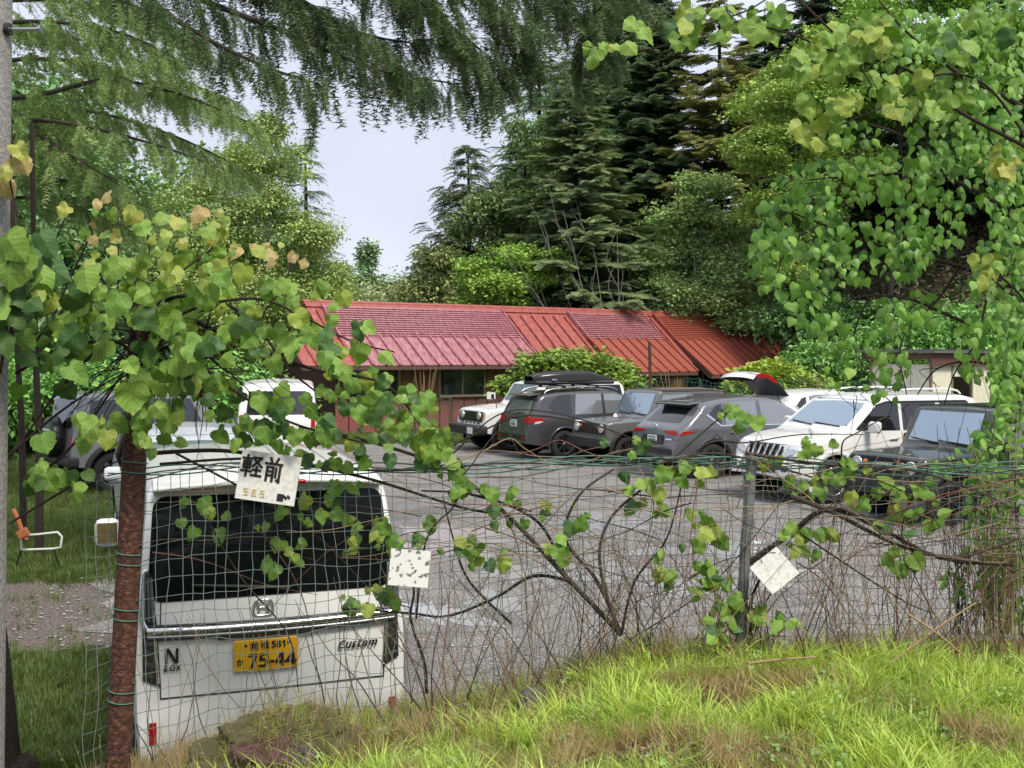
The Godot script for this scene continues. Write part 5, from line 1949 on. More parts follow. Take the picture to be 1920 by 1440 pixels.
# hanging larch twig along +y with tufts of soft needles
func larch_twig(m: Material, tufts: int, needle: float) -> ArrayMesh:
	var b := MB.new()
	b.coloured = true
	var bend := R(-0.12, 0.12)
	var at := func(t: float) -> Vector3: return Vector3(bend * t * t + 0.012 * sin(t * 17), t, 0.06 * t * t + 0.01 * cos(t * 13))
	b.tint = Color(0.45, 0.32, 0.25)
	for k in 5:
		var p: Vector3 = at.call(k / 5.0)
		var q: Vector3 = at.call((k + 1) / 5.0)
		b.quad(p + Vector3(0.004, 0, 0), p - Vector3(0.004, 0, 0), q - Vector3(0.003, 0, 0), q + Vector3(0.003, 0, 0))
	for k in tufts:
		var p: Vector3 = at.call((k + R(0.0, 0.6)) / tufts)
		for q in 5:
			var a := R(0, TAU)
			var d := Vector3(cos(a), R(-0.3, 0.75), sin(a)).normalized() * needle * R(0.7, 1.2)
			var w := d.cross(Vector3(0.3, 0.5, 0.8)).normalized() * 0.013
			b.tint = Color(1, 1, 1) * R(0.75, 1.25)
			b.tri(p - w, p + d, p + w)
	return b.mesh(m)


func tuft(m: Material, blades: int, height: float, spread: float, width: float, lean: float) -> ArrayMesh:
	var b := MB.new()
	b.coloured = true
	for k in blades:
		var a := R(0, TAU)
		var o := Vector3(cos(a), 0, sin(a)) * spread * sqrt(rng.randf())
		var d := Vector3(cos(a) + R(-0.5, 0.5), 0, sin(a) + R(-0.5, 0.5)) * lean * R(0.2, 1.3)
		var h := height * R(0.45, 1.1)
		var side := Vector3(d.z, 0, -d.x).normalized() * width * R(0.7, 1.2)
		if side.length() < 1e-5:
			side = Vector3(width, 0, 0)
		var last := []
		var v := R(0.75, 1.2)
		for s in 4:
			var t := s / 3.0
			var p := o + Vector3.UP * h * (t - 0.22 * t * t * lean * 2.0) + d * h * t * t
			var w := side * (1.0 - t * t) * 0.5
			b.tint = Color(v, v, v * 0.92)
			if s > 0:
				if s < 3:
					b.quad(last[0], last[1], p + w, p - w)
				else:
					b.tri(last[0], last[1], p)
			last = [p - w, p + w]
	return b.mesh(m)


# ------------------------------------------------------------------ plants: trees
func bark(key: String, a: Color, z: Color, scale := 0.5) -> Material:
	return grain(key, [[0.3, a], [0.55, a.lerp(z, 0.5)], [0.75, z]], scale, 0.03, 0.9, 2.0)


func wood(t: Node3D, called: String, lines: Array, m: Material) -> void:
	# lines: [points, r0, r1]; one part
	var b := MB.new()
	for l in lines:
		b.tube(spline(l[0], 3), l[1], l[2], 6, true)
	part(called, b, m, t)


# broad-leaved tree: blobs are [x, y, z, rx, ry, rz, sprigs] about its base
func broadleaf(called: String, label: String, group: String, base: Vector3, trunk_m: Material, trunk_r: float, blobs: Array, mesh: ArrayMesh, tint: Color, lean := Vector3.ZERO, stems := 1, category := "tree", limbs := true, spread := 0.2) -> Node3D:
	var t := thing(called, label, category, base, 0.0, group)
	var topy := 0.0
	var cx := Vector3.ZERO
	for q in blobs:
		topy = maxf(topy, q[1])
		cx += Vector3(q[0], 0, q[2]) / blobs.size()
	for s in stems:
		var foot := Vector3(R(-0.3, 0.3), -0.2, R(-0.3, 0.3)) * (0.0 if stems == 1 else 1.0) + Vector3(0, -0.2, 0)
		var head := cx + lean + Vector3(R(-0.5, 0.5), topy, R(-0.5, 0.5)) * (0.9 if stems == 1 else R(0.5, 0.85))
		if stems > 1:
			head += Vector3(R(-1.2, 1.2), 0, R(-0.8, 0.8))
		wood(t, "trunk", [[[foot, foot.lerp(head, 0.35) + Vector3(R(-0.2, 0.2), 0, R(-0.2, 0.2)), foot.lerp(head, 0.7), head], trunk_r * R(0.8, 1.1), trunk_r * 0.2]], trunk_m)
	if limbs:
		for q in blobs:
			var e := Vector3(q[0], q[1], q[2])
			var s := cx * 0.5 + Vector3(0, e.y * R(0.45, 0.65), 0)
			wood(t, "limb", [[[s, s.lerp(e, 0.5) + Vector3(0, 0.2, 0), e + Vector3(R(-0.5, 0.5) * q[3], q[4] * 0.4, R(-0.5, 0.5) * q[5])], trunk_r * 0.4, trunk_r * 0.1]], trunk_m)
	var places := []
	var tints := []
	for q in blobs:
		var sub := []
		var ns := maxi(6, int(q[6] / 22))
		for k in ns:
			var d := Vector3(rng.randfn(), rng.randfn(), rng.randfn()).normalized() * pow(rng.randf(), 0.4)
			sub.append(Vector3(q[0] + d.x * q[3], q[1] + d.y * q[4], q[2] + d.z * q[5]))
		var sr: float = 0.36 * (q[3] + q[4] + q[5]) / 3.0
		for k in int(q[6] * 1.7):
			var c: Vector3 = sub[k % ns]
			var d := Vector3(rng.randfn(), rng.randfn() * 0.6, rng.randfn()) * sr * 0.6
			places.append(Transform3D(Basis(Vector3.UP, R(0, TAU)) * Basis(Vector3.RIGHT, R(-0.5, 0.5)) * R(0.75, 1.3), c + d))
			tints.append(shade(tint, spread, 0.08))
	scatter("crown", mesh, places, tints, t)
	return t


# fir or spruce: whorls of drooping boughs clad in flat sprays
func fir(called: String, label: String, group: String, base: Vector3, H: float, reach: float, first: float, meshes: Array, tint: Color, trunk_m: Material, step := 0.5, upturn := 0.12, gap := 0.0) -> Node3D:
	var t := thing(called, label, "tree", base, 0.0, group)
	wood(t, "trunk", [[[Vector3(0, -0.3, 0), Vector3(0.05, H * 0.5, 0), Vector3(0, H, 0)], H * 0.015 + 0.05, 0.02]], trunk_m)
	var b := MB.new()
	var sets := [[], []]
	var cols := [[], []]
	var y := first
	var turn := 0.0
	while y < H - 0.2:
		var f := (y - first) / (H - first)
		var ln := reach * pow(1.0 - f, 0.8) * (0.55 + 0.45 * smoothstep(-0.15, 0.12, f)) + 0.15
		var nb := 5 + rng.randi() % 3
		turn += 1.1
		for k in nb:
			if rng.randf() < gap:
				continue
			var a := turn + TAU * k / nb + R(-0.3, 0.3)
			var l := ln * R(0.7, 1.15)
			var o := Vector3(0, y + R(-0.25, 0.25), 0)
			var d := Vector3(cos(a), 0, sin(a))
			var pts := []
			for q in 5:
				var u := q / 4.0
				pts.append(o + d * l * u + Vector3.UP * l * (0.12 * u - 0.34 * u * u + upturn * u * u * u * 1.6))
			b.tube(pts, 0.012 + l * 0.008, 0.006, 4)
			var n := int(maxf(4, l * 5.5))
			for q in n:
				var u := 0.16 + 0.84 * (q + R(0, 0.6)) / n
				var p: Vector3 = pts[mini(int(u * 4), 3)].lerp(pts[mini(int(u * 4) + 1, 4)], minf(fmod(u * 4, 1.0), 1.0)) if u < 1.0 else pts[4]
				var side := d.cross(Vector3.UP) * (1.0 if q % 2 else -1.0)
				var dir := (d * R(0.5, 1.1) + side * R(0.3, 1.0) * (1.0 - u * 0.55) + Vector3.UP * R(-0.22, 0.12)).normalized()
				var w := rng.randi() % 2
				sets[w].append(frame(p, dir, Vector3.UP + side * R(-0.3, 0.3), (0.85 + l * 0.14) * minf(1.0, 0.3 + reach * 0.18) * (1.0 - u * 0.35) * R(0.8, 1.25)))
				cols[w].append(shade(tint, 0.22, 0.08))
			sets[0].append(frame(pts[4] - d * 0.3, d + Vector3.UP * R(-0.1, 0.25), Vector3.UP, 0.8 * minf(1.0, 0.3 + reach * 0.18) * R(0.8, 1.2)))
			cols[0].append(shade(tint, 0.2, 0.08))
		y += step * R(0.8, 1.2) * (1.15 - 0.5 * f)
	part("boughs", b, trunk_m, t)
	for w in 2:
		scatter("crown", meshes[w], sets[w], cols[w], t)
	return t


# larch with long weeping boughs: each bough is a list of points about the base
func larch(called: String, label: String, base: Vector3, H: float, boughs: Array, meshes: Array, tint: Color, trunk_m: Material, per_m: float, hang: float, group := "larches") -> Node3D:
	var t := thing(called, label, "tree", base, 0.0, group)
	wood(t, "trunk", [[[Vector3(0, -0.3, 0), Vector3(0.1, H * 0.4, 0), Vector3(0, H, 0)], 0.24 if H > 8 else 0.15, 0.04]], trunk_m)
	var sets := [[], []]
	var cols := [[], []]
	for bo in boughs:
		var line := spline(bo[0], 6)
		var b := MB.new()
		b.tube(line, bo[1], 0.008, 6)
		var width: float = bo[2]
		var len_ := 0.0
		for k in line.size() - 1:
			len_ += line[k].distance_to(line[k + 1])
		# side twigs, then hanging twigs from both
		var ns := int(len_ * 5.0)
		var hosts := []
		for k in ns:
			var u := 0.12 + 0.88 * (k + rng.randf()) / ns
			var i := mini(int(u * (line.size() - 1)), line.size() - 2)
			var p: Vector3 = line[i].lerp(line[i + 1], fmod(u * (line.size() - 1), 1.0))
			var d: Vector3 = (line[i + 1] - line[i]).normalized()
			var s := d.cross(Vector3.UP).normalized() * (1.0 if rng.randf() < 0.5 else -1.0)
			var l := width * R(0.35, 1.0) * (1.05 - 0.55 * u)
			var dir := (s * R(0.6, 1.0) + d * R(0.3, 1.0)).normalized()
			var tw := []
			for q in 5:
				var v := q / 4.0
				tw.append(p + dir * l * v + Vector3(R(-0.03, 0.03), 0.08 * v - l * 0.28 * v * v + R(-0.02, 0.02), 0))
			b.tube(tw, 0.008, 0.003, 4)
			hosts.append([tw, l])
		hosts.append([line, len_])
		for h in hosts:
			var n := int(h[1] * per_m)
			var ph := R(0, 50)
			for k in n:
				var u := rng.randf()
				if sin(u * h[1] * 5.0 + ph) + sin(u * h[1] * 11.0 + ph * 2.0) < R(-1.6, 0.6):
					continue
				var ln: Array = h[0]
				var i := mini(int(u * (ln.size() - 1)), ln.size() - 2)
				var p: Vector3 = ln[i].lerp(ln[i + 1], fmod(u * (ln.size() - 1), 1.0))
				var d: Vector3 = (ln[i + 1] - ln[i]).normalized()
				var w := rng.randi() % 2
				sets[w].append(frame(p, Vector3(R(-0.3, 0.3), -1.0, R(-0.3, 0.3)) * hang + d * R(0.1, 0.9) + Vector3(R(-0.3, 0.3), R(-0.25, 0.3), R(-0.3, 0.3)), Vector3(R(-1, 1), 0, R(-1, 1)), R(0.16, 0.4) + (R(0.0, 0.35) if rng.randf() < 0.25 else 0.0)))
				cols[w].append(shade(tint, 0.25, 0.1))
		part("bough", b, trunk_m, t)
	for w in 2:
		scatter("crown", meshes[w], sets[w], cols[w], t)
	return t


func build_trees() -> void:
	var lm := leafy("far leaves", 0.6, 0.55)
	var nm := leafy("needles", 0.65, 0.4)
	var sm := sprig(18, 0.36, 0.17, 0.7, 0.35, lm, 0.65)
	var fine := sprig(20, 0.32, 0.12, 0.7, 0.5, lm, 0.7)
	var big := sprig(18, 0.6, 0.28, 0.7, 0.3, lm, 0.7)
	var layered := sprig(20, 0.44, 0.16, 0.22, 0.15, lm, 0.65)
	var sprays := [spray(nm, 8, 0.42, 0.12), spray(nm, 7, 0.5, 0.2)]
	var soft := [spray(nm, 8, 0.30, 0.35, 0.35), spray(nm, 9, 0.25, 0.45, 0.35)]
	var brown := bark("brown bark", Color(0.03, 0.022, 0.016), Color(0.09, 0.068, 0.05))
	var dark := bark("dark bark", Color(0.018, 0.014, 0.011), Color(0.055, 0.043, 0.034))
	var pale := bark("birch bark", Color(0.24, 0.23, 0.20), Color(0.5, 0.48, 0.44), 0.35)

	# --- conifers of the wood behind the house
	var firc := Color(0.224, 0.303, 0.137)
	for f in [
		["fir_tree", "tall dark fir with upswept pale tips right behind the house roof", 1078, 47.0, 15.6, 4.4, 1.2, firc, 0.13, 0.0],
		["fir_tree", "very tall dark fir standing behind the leafy birch at the roof end", 1215, 56.0, 25.0, 4.6, 2.0, Color(0.136, 0.207, 0.089), 0.12, 0.0],
		["pine_tree", "layered pine with tawny shoots on long level boughs above the birch", 1345, 54.5, 22.0, 4.4, 4.0, Color(0.308, 0.322, 0.104), 0.16, 0.15],
		["fir_tree", "dark fir between the layered pine and the bright maple on the slope", 1430, 60.0, 22.0, 4.6, 1.0, Color(0.121, 0.207, 0.080), 0.1, 0.0],
		["fir_tree", "tall dark fir high on the slope behind the bright maple", 1545, 60.0, 27.0, 5.0, 2.0, Color(0.086, 0.135, 0.064), 0.1, 0.0],
		["fir_tree", "deep green fir on the slope above the cream shed", 1640, 52.0, 20.0, 5.0, 1.0, Color(0.136, 0.233, 0.080), 0.1, 0.0],
		["fir_tree", "deep green fir on the slope farthest along from the house", 1860, 48.0, 19.0, 5.0, 1.0, Color(0.136, 0.233, 0.080), 0.1, 0.0],
		["fir_tree", "blue-green fir showing behind the two roof-side firs", 1155, 64.0, 24.0, 5.0, 2.0, Color(0.146, 0.244, 0.128), 0.1, 0.0],
		["fir_tree", "slender dark fir at the open edge of the wood beside the leaning tree", 975, 55.0, 13.5, 3.6, 1.5, Color(0.195, 0.285, 0.122), 0.12, 0.1],
	]:
		var p := P(f[2], 668, f[3])
		p.y = hill(p.x, f[3]) - 0.2
		fir(f[0], f[1], "conifers of the wood behind the house", p, f[4] - p.y, f[5], f[6], sprays, f[7], dark, 0.46 if f[0] == "fir_tree" else 0.85, f[8], f[9])
	# soft larches
	for f in [["larch_tree", "soft green larch rising among the firs behind the ridge", 1010, 60.0, 22.0, 4.2, Color(0.203, 0.355, 0.128)], ["larch_tree", "slim sparse larch spire beside the birches against the sky", 574, 46.0, 11.9, 2.3, Color(0.186, 0.288, 0.160)], ["larch_tree", "soft tall larch showing above the dark firs", 1130, 57.0, 27.0, 4.4, Color(0.168, 0.337, 0.128)]]:
		var p := P(f[2], 668, f[3])
		p.y = hill(p.x, f[3]) - 0.2
		fir(f[0], f[1], "larches", p, f[4] - p.y, f[5], 1.5, soft, f[6], brown, 0.6, 0.1, 0.25)
	# --- broad-leaved trees
	var wood_group := "broad-leaved trees round the car park"
	var at := func(px: float, d: float) -> Vector3:
		var p := P(px, 668, d)
		p.y = hill(p.x, d) - 0.1
		return p
	fir("ragged_conifer", "ragged dark conifer reaching fingers of foliage into the open sky", "conifers of the wood behind the house", at.call(878, 51.0), 12.6, 4.3, 1.2, [spray(nm, 8, 0.34, 0.4), spray(nm, 9, 0.3, 0.3)], Color(0.15, 0.20, 0.09), dark, 0.55, 0.3, 0.25)
	broadleaf("rounded_tree", "mid green tree filling the gap beside the ragged conifer", wood_group, at.call(852, 49.0), dark, 0.16, [[0, 4.4, 0, 2.0, 1.9, 1.8, 330], [0.8, 7.0, 0, 1.6, 1.5, 1.5, 240], [1.5, 9.2, 0, 1.2, 1.2, 1.2, 140], [-0.6, 6.0, 0, 1.4, 1.3, 1.4, 170], [2.2, 5.6, 0, 1.6, 1.8, 1.5, 240]], sm, Color(0.208, 0.299, 0.117))
	broadleaf("rounded_tree", "taller mid green tree between the ragged conifer and the firs", wood_group, at.call(955, 52.0), dark, 0.18, [[0, 5.0, 0, 2.2, 2.0, 1.8, 330], [0.4, 8.0, 0, 1.9, 1.7, 1.6, 280], [0.8, 11.0, 0, 1.5, 1.5, 1.4, 200], [1.0, 13.2, 0, 1.0, 1.0, 1.0, 90]], sm, Color(0.221, 0.338, 0.130))
	broadleaf("bright_tree", "bright fresh green tree in front of the firs", wood_group, at.call(925, 45.0), brown, 0.15, [[0, 5.8, 0, 1.7, 1.4, 1.5, 260], [-0.4, 4.0, 0, 1.6, 1.3, 1.5, 230], [1.5, 6.4, -0.5, 1.5, 0.9, 1.3, 160], [0.3, 2.6, 0, 1.5, 1.2, 1.4, 160]], layered, Color(0.345, 0.550, 0.107))
	broadleaf("brownish_tree", "olive brown rounded tree at the open end of the wood", wood_group, at.call(800, 48.5), dark, 0.16, [[0, 4.6, 0, 2.2, 1.9, 2.0, 330], [-0.7, 3.2, 0, 1.9, 1.4, 1.6, 220], [0.6, 6.6, 0, 1.5, 1.1, 1.4, 150]], sm, Color(0.293, 0.345, 0.138))
	broadleaf("birch_tree", "pale leafy birch clump rising behind the end of the red roof", wood_group, at.call(1298, 47.6), pale, 0.09, [[0, 7.0, 0, 2.1, 2.0, 1.8, 330], [-1.5, 5.0, 0, 1.9, 1.9, 1.7, 330], [1.8, 5.2, 0.2, 2.1, 2.0, 1.8, 330], [0.2, 8.6, 0, 1.2, 1.2, 1.1, 140], [0.6, 3.6, 1.2, 2.4, 1.3, 1.3, 260], [3.0, 3.4, 0.8, 1.5, 1.3, 1.1, 170]], layered, Color(0.42, 0.58, 0.23), Vector3.ZERO, 5)
	broadleaf("maple_tree", "bright layered maple on the slope beside the pine", wood_group, at.call(1485, 43.5), dark, 0.16, [[0.2, 12.2, 0, 2.6, 1.3, 2.0, 330], [-0.9, 10.0, 0.2, 2.0, 1.1, 1.8, 260], [1.6, 9.2, 0, 2.2, 1.2, 1.8, 260], [0.0, 7.6, 0, 2.2, 1.1, 1.8, 220], [1.8, 13.6, 0, 1.8, 1.0, 1.6, 200], [-0.6, 5.6, 0, 1.8, 1.1, 1.6, 170]], layered, Color(0.386, 0.550, 0.137))
	broadleaf("maple_tree", "fresh green maple high on the slope above the cream shed", wood_group, at.call(1660, 43.0), dark, 0.16, [[0, 12.6, 0, 2.8, 1.5, 2.0, 330], [-1.6, 10.6, 0, 2.2, 1.2, 1.8, 240], [2.4, 11.4, 0, 2.4, 1.4, 1.8, 280], [4.6, 12.8, 0, 2.4, 1.6, 1.8, 280], [1.0, 14.6, 0, 2.4, 1.2, 1.6, 240]], layered, Color(0.299, 0.494, 0.112))
	broadleaf("dark_bush_tree", "dark glossy bushy tree behind the yellow bush", wood_group, at.call(1515, 43.0), dark, 0.1, [[0, 2.6, 0, 1.6, 1.6, 1.5, 330], [1.8, 2.2, 0.2, 1.5, 1.4, 1.4, 300], [3.4, 2.4, 0, 1.4, 1.6, 1.2, 280]], sm, Color(0.112, 0.237, 0.069))
	broadleaf("bushy_tree", "mid green bushy tree left of the cream shed", wood_group, at.call(1560, 36.0), dark, 0.1, [[0, 2.0, 0, 1.5, 1.3, 1.2, 330], [1.3, 1.6, -0.5, 1.3, 1.1, 1.2, 240], [-1.2, 1.6, 0, 1.0, 1.1, 1.0, 190]], sm, Color(0.222, 0.426, 0.107))
	broadleaf("bushy_tree", "leafy green tree growing behind the cream shed roof", wood_group, at.call(1790, 36.5), dark, 0.1, [[0, 2.8, 0, 2.2, 1.5, 1.4, 420], [2.8, 3.2, 0, 2.0, 2.0, 1.4, 420], [-2.2, 2.2, 0, 1.6, 1.3, 1.2, 260]], sm, Color(0.243, 0.467, 0.126))
	broadleaf("slope_tree", "dark crowned tree high on the slope above the shed", wood_group, at.call(1690, 46.0), dark, 0.16, [[0, 9.0, 0, 2.8, 1.8, 2.2, 400], [2.6, 7.0, 0, 2.6, 1.8, 2.0, 360], [-2.4, 7.6, 0, 2.2, 1.6, 2.0, 300], [4.0, 10.4, 0, 2.6, 2.0, 2.0, 360]], sm, Color(0.203, 0.365, 0.101))
	# far trees beyond the gap
	for f in [[560, 78, 8.5, 3.4, Color(0.406, 0.550, 0.269), "pale green round tree far beyond the house, below the larch spire"], [640, 86, 9.5, 3.6, Color(0.345, 0.527, 0.231), "round green tree far beyond the house, next to the dark spire"], [728, 80, 8.0, 3.4, Color(0.486, 0.550, 0.307), "pale fluffy tree far off over the middle of the ridge"], [790, 90, 9.0, 4.0, Color(0.325, 0.507, 0.211), "round green tree far off where the wood begins"], [480, 74, 13.0, 4.6, Color(0.325, 0.507, 0.211), "tall green tree far off behind the birches"], [380, 58, 13.0, 4.6, Color(0.283, 0.467, 0.173), "broad green tree far off behind the larch boughs"], [250, 52, 14.0, 4.8, Color(0.243, 0.406, 0.153), "broad deep green tree far off behind the vine post"], [110, 46, 14.5, 4.8, Color(0.222, 0.386, 0.148), "broad deep green tree far off by the concrete pole"], [-20, 42, 13.5, 4.8, Color(0.222, 0.386, 0.148), "broad deep green tree far off beyond the concrete pole"]]:
		var r: float = f[3]
		var p: Vector3 = at.call(f[0], f[1])
		broadleaf("far_tree", f[5], "far trees beyond the house", p, brown, 0.15, [[0, f[2] - p.y - r * 0.8, 0, r, r * 0.8, r, 330], [-r * 0.5, f[2] * 0.45 - p.y * 0.5, 0.5, r, r * 0.8, r, 330], [r * 0.6, f[2] * 0.35 - p.y * 0.3, 0.5, r, r * 0.7, r, 300]], big, f[4], Vector3.ZERO, 1, "tree", false)
	var sp: Vector3 = at.call(686, 84.0)
	broadleaf("far_conifer", "pointed green tree far off beyond the red ridge", "far trees beyond the house", sp, brown, 0.15, [[0, 10.2 - sp.y, 0, 0.7, 1.2, 0.7, 50], [0, 8.2 - sp.y, 0, 1.6, 1.4, 1.4, 120], [-0.6, 6.2 - sp.y, 0, 2.4, 1.5, 1.8, 190], [0.8, 5.2 - sp.y, 0, 2.6, 1.5, 1.8, 190]], big, Color(0.281, 0.420, 0.216), Vector3.ZERO, 1, "tree", false)
	# birches left of the gap
	broadleaf("birch_tree", "big airy birch with a white leaning stem before the far trees", wood_group, at.call(470, 41.0), pale, 0.08, [[0.13, 10.16, 0.0, 1.32, 1.32, 1.19, 162], [1.19, 9.5, 0.0, 1.19, 1.19, 1.19, 137], [-0.92, 8.71, 0.0, 1.45, 1.32, 1.32, 187], [0.92, 7.79, 0.0, 1.72, 1.45, 1.45, 250], [2.24, 6.6, 0.0, 1.45, 1.45, 1.32, 212], [-0.53, 6.6, 0.0, 1.72, 1.45, 1.45, 237], [2.77, 5.02, 0.0, 1.45, 1.45, 1.32, 200], [1.06, 5.28, 0.0, 1.85, 1.45, 1.45, 262], [-1.19, 4.75, 0.0, 1.58, 1.45, 1.32, 212], [0.53, 11.48, 0.0, 0.92, 0.79, 0.79, 68], [1.85, 3.43, 0.0, 2.11, 1.32, 1.45, 237]], fine, Color(0.42, 0.56, 0.18), Vector3(0.5, 0, 0), 2)
	broadleaf("birch_tree", "low airy birch below the slim larch spire", wood_group, at.call(590, 43.0), pale, 0.07, [[0, 5.4, 0, 1.2, 1.3, 1.0, 170], [-0.5, 4.0, 0, 1.4, 1.2, 1.0, 190], [0.9, 3.8, 0, 1.1, 1.1, 1.0, 140], [-0.2, 6.9, 0, 0.7, 0.8, 0.7, 60]], fine, Color(0.36, 0.50, 0.17), Vector3.ZERO, 2)
	broadleaf("birch_tree", "airy birch half hidden by weeping larch boughs", wood_group, at.call(330, 36.0), pale, 0.09, [[0, 6.6, 0, 1.6, 1.5, 1.4, 220], [0.8, 4.8, 0, 1.6, 1.4, 1.4, 220], [-1.0, 4.0, 0, 1.5, 1.3, 1.4, 200]], fine, Color(0.34, 0.46, 0.15), Vector3.ZERO, 2)
	# hedge row behind the spare-wheel off-roader
	for f in [[40, 29.0, 2.6, Color(0.203, 0.406, 0.096), "dark green hedge bush beside the concrete pole"], [170, 28.0, 2.4, Color(0.305, 0.550, 0.116), "bright green bush behind the silver off-roader"], [330, 31.0, 2.3, Color(0.243, 0.467, 0.116), "green bush between the off-roader and the minivan"], [-80, 26.0, 2.8, Color(0.203, 0.406, 0.096), "dark green hedge bush outside the concrete pole"], [440, 33.0, 2.4, Color(0.263, 0.486, 0.137), "green bush behind the white minivan"]]:
		var p: Vector3 = at.call(f[0], f[1])
		broadleaf("bush", f[4], "bushes along the far side", p, dark, 0.04, [[0, f[2] * 0.55, 0, 1.6, f[2] * 0.5, 1.2, 330], [1.2, f[2] * 0.4, 0.3, 1.2, f[2] * 0.4, 1.0, 220]], sm, f[3], Vector3.ZERO, 3, "bush", false)
	# bushes before the house
	var p1 := P(1072, 668, 33.2)
	broadleaf("maple_bush", "spreading yellow-green bush in front of the house windows", "", Vector3(p1.x, 0, p1.z), dark, 0.04, [[0, 2.05, 0, 1.4, 0.5, 1.0, 330], [-1.0, 1.55, 0.1, 1.1, 0.5, 0.9, 240], [1.1, 1.65, 0, 1.0, 0.55, 0.9, 240], [0, 1.2, 0.3, 1.6, 0.6, 0.9, 260]], layered, Color(0.23, 0.36, 0.06), Vector3.ZERO, 3, "bush", true, 0.12)
	p1 = P(1445, 668, 34.0)
	broadleaf("yellow_bush", "rounded yellow-green bush behind the far net, by the raised tailgate", "", Vector3(p1.x, 0, p1.z), dark, 0.03, [[0, 1.75, 0, 0.7, 0.45, 0.7, 170], [-0.6, 1.4, 0.1, 0.7, 0.5, 0.6, 150], [0.8, 1.4, 0, 0.8, 0.5, 0.7, 160], [0, 0.9, 0.2, 1.3, 0.5, 0.7, 160]], sm, Color(0.34, 0.45, 0.07), Vector3.ZERO, 3, "bush", true, 0.12)
	# leafless pale-branched tree in front of the firs
	var bt := thing("bare_tree", "leafless tree whose pale branches fan out before the dark firs", "tree", at.call(1140, 44.0))
	var lines := []
	for k in 7:
		var e := Vector3(lerpf(-6.2, 0.2, k / 6.0) + R(-0.3, 0.3), [3.3, 5.5, 7.2, 8.2, 8.6, 8.4, 7.6][k], R(-0.6, 0.6))
		var m := e * 0.5 + Vector3(0.25, -0.35, 0)
		lines.append([[Vector3(0, 1.3 + 0.2 * k, 0), m, e], 0.038, 0.01])
		for q in 4:
			var s := m.lerp(e, R(0.0, 0.8))
			lines.append([[s, s + (e - m).normalized() * R(0.5, 1.1) + Vector3(R(-0.5, 0.2), R(-0.1, 0.5), R(-0.3, 0.3)), s + (e - m).normalized() * R(1.2, 2.2) + Vector3(R(-1.0, 0.3), R(-0.2, 0.9), R(-0.4, 0.4))], 0.018, 0.006])
	wood(bt, "branch", lines, bark("lichen bark", Color(0.17, 0.16, 0.145), Color(0.36, 0.345, 0.32)))
	wood(bt, "trunk", [[[Vector3(0.1, -0.3, 0), Vector3(0.05, 1.3, 0), Vector3(-0.1, 2.8, 0)], 0.11, 0.06]], mats["lichen bark"])
	# undergrowth on the slope and at the wood's edge
	var places := []
	var tints := []
	for k in 5200:
		var x := R(-6.0, 30.0)
		var d := R(41.0, 62.0) - maxf(0.0, x - 8.0) * 0.35
		if d < 38.0 and x < 9.0:
			continue
		var h := hill(x, d)
		places.append(Transform3D(Basis(Vector3.UP, R(0, TAU)) * R(0.8, 1.8), Vector3(x, h + R(0.0, 1.3) * rng.randf(), -d)))
		tints.append(shade(([Color(0.10, 0.17, 0.05), Color(0.14, 0.23, 0.06)] if rng.randf() < (0.7 if x < 9.0 or h < 2.0 else 0.3) else [Color(0.17, 0.13, 0.10), Color(0.13, 0.10, 0.085)])[rng.randi() % 2], 0.25, 0.08))
	tag(scatter("undergrowth", sm, places, tints, self), "tangled undergrowth covering the wooded slope behind the house", "undergrowth")
	# trees across the road, behind the camera: the dark line that car windows mirror
	for k in 6:
		var bp := XD([-22.0, -13.0, -5.0, 4.0, 13.0, 22.0][k], [-17.0, -19.0, -18.0, -20.0, -18.0, -16.0][k])
		broadleaf("roadside_tree", ["spreading roadside tree across the road, farthest back from the entrance", "roadside tree across the road facing the vine post", "roadside tree across the road facing the box car", "roadside tree across the road facing the bramble root", "roadside tree across the road facing the grey fence post", "roadside tree across the road facing the heart-leaved tree"][k], "roadside trees across the road", bp, dark, 0.2, [[0, 7.0, 0, 3.4, 2.6, 2.6, 150], [-1.6, 4.2, 0, 3.2, 2.2, 2.4, 150], [2.0, 3.6, 0, 3.2, 2.2, 2.4, 150]], big, Color(0.08, 0.14, 0.05), Vector3.ZERO, 1, "tree", false)
	build_larches(brown)


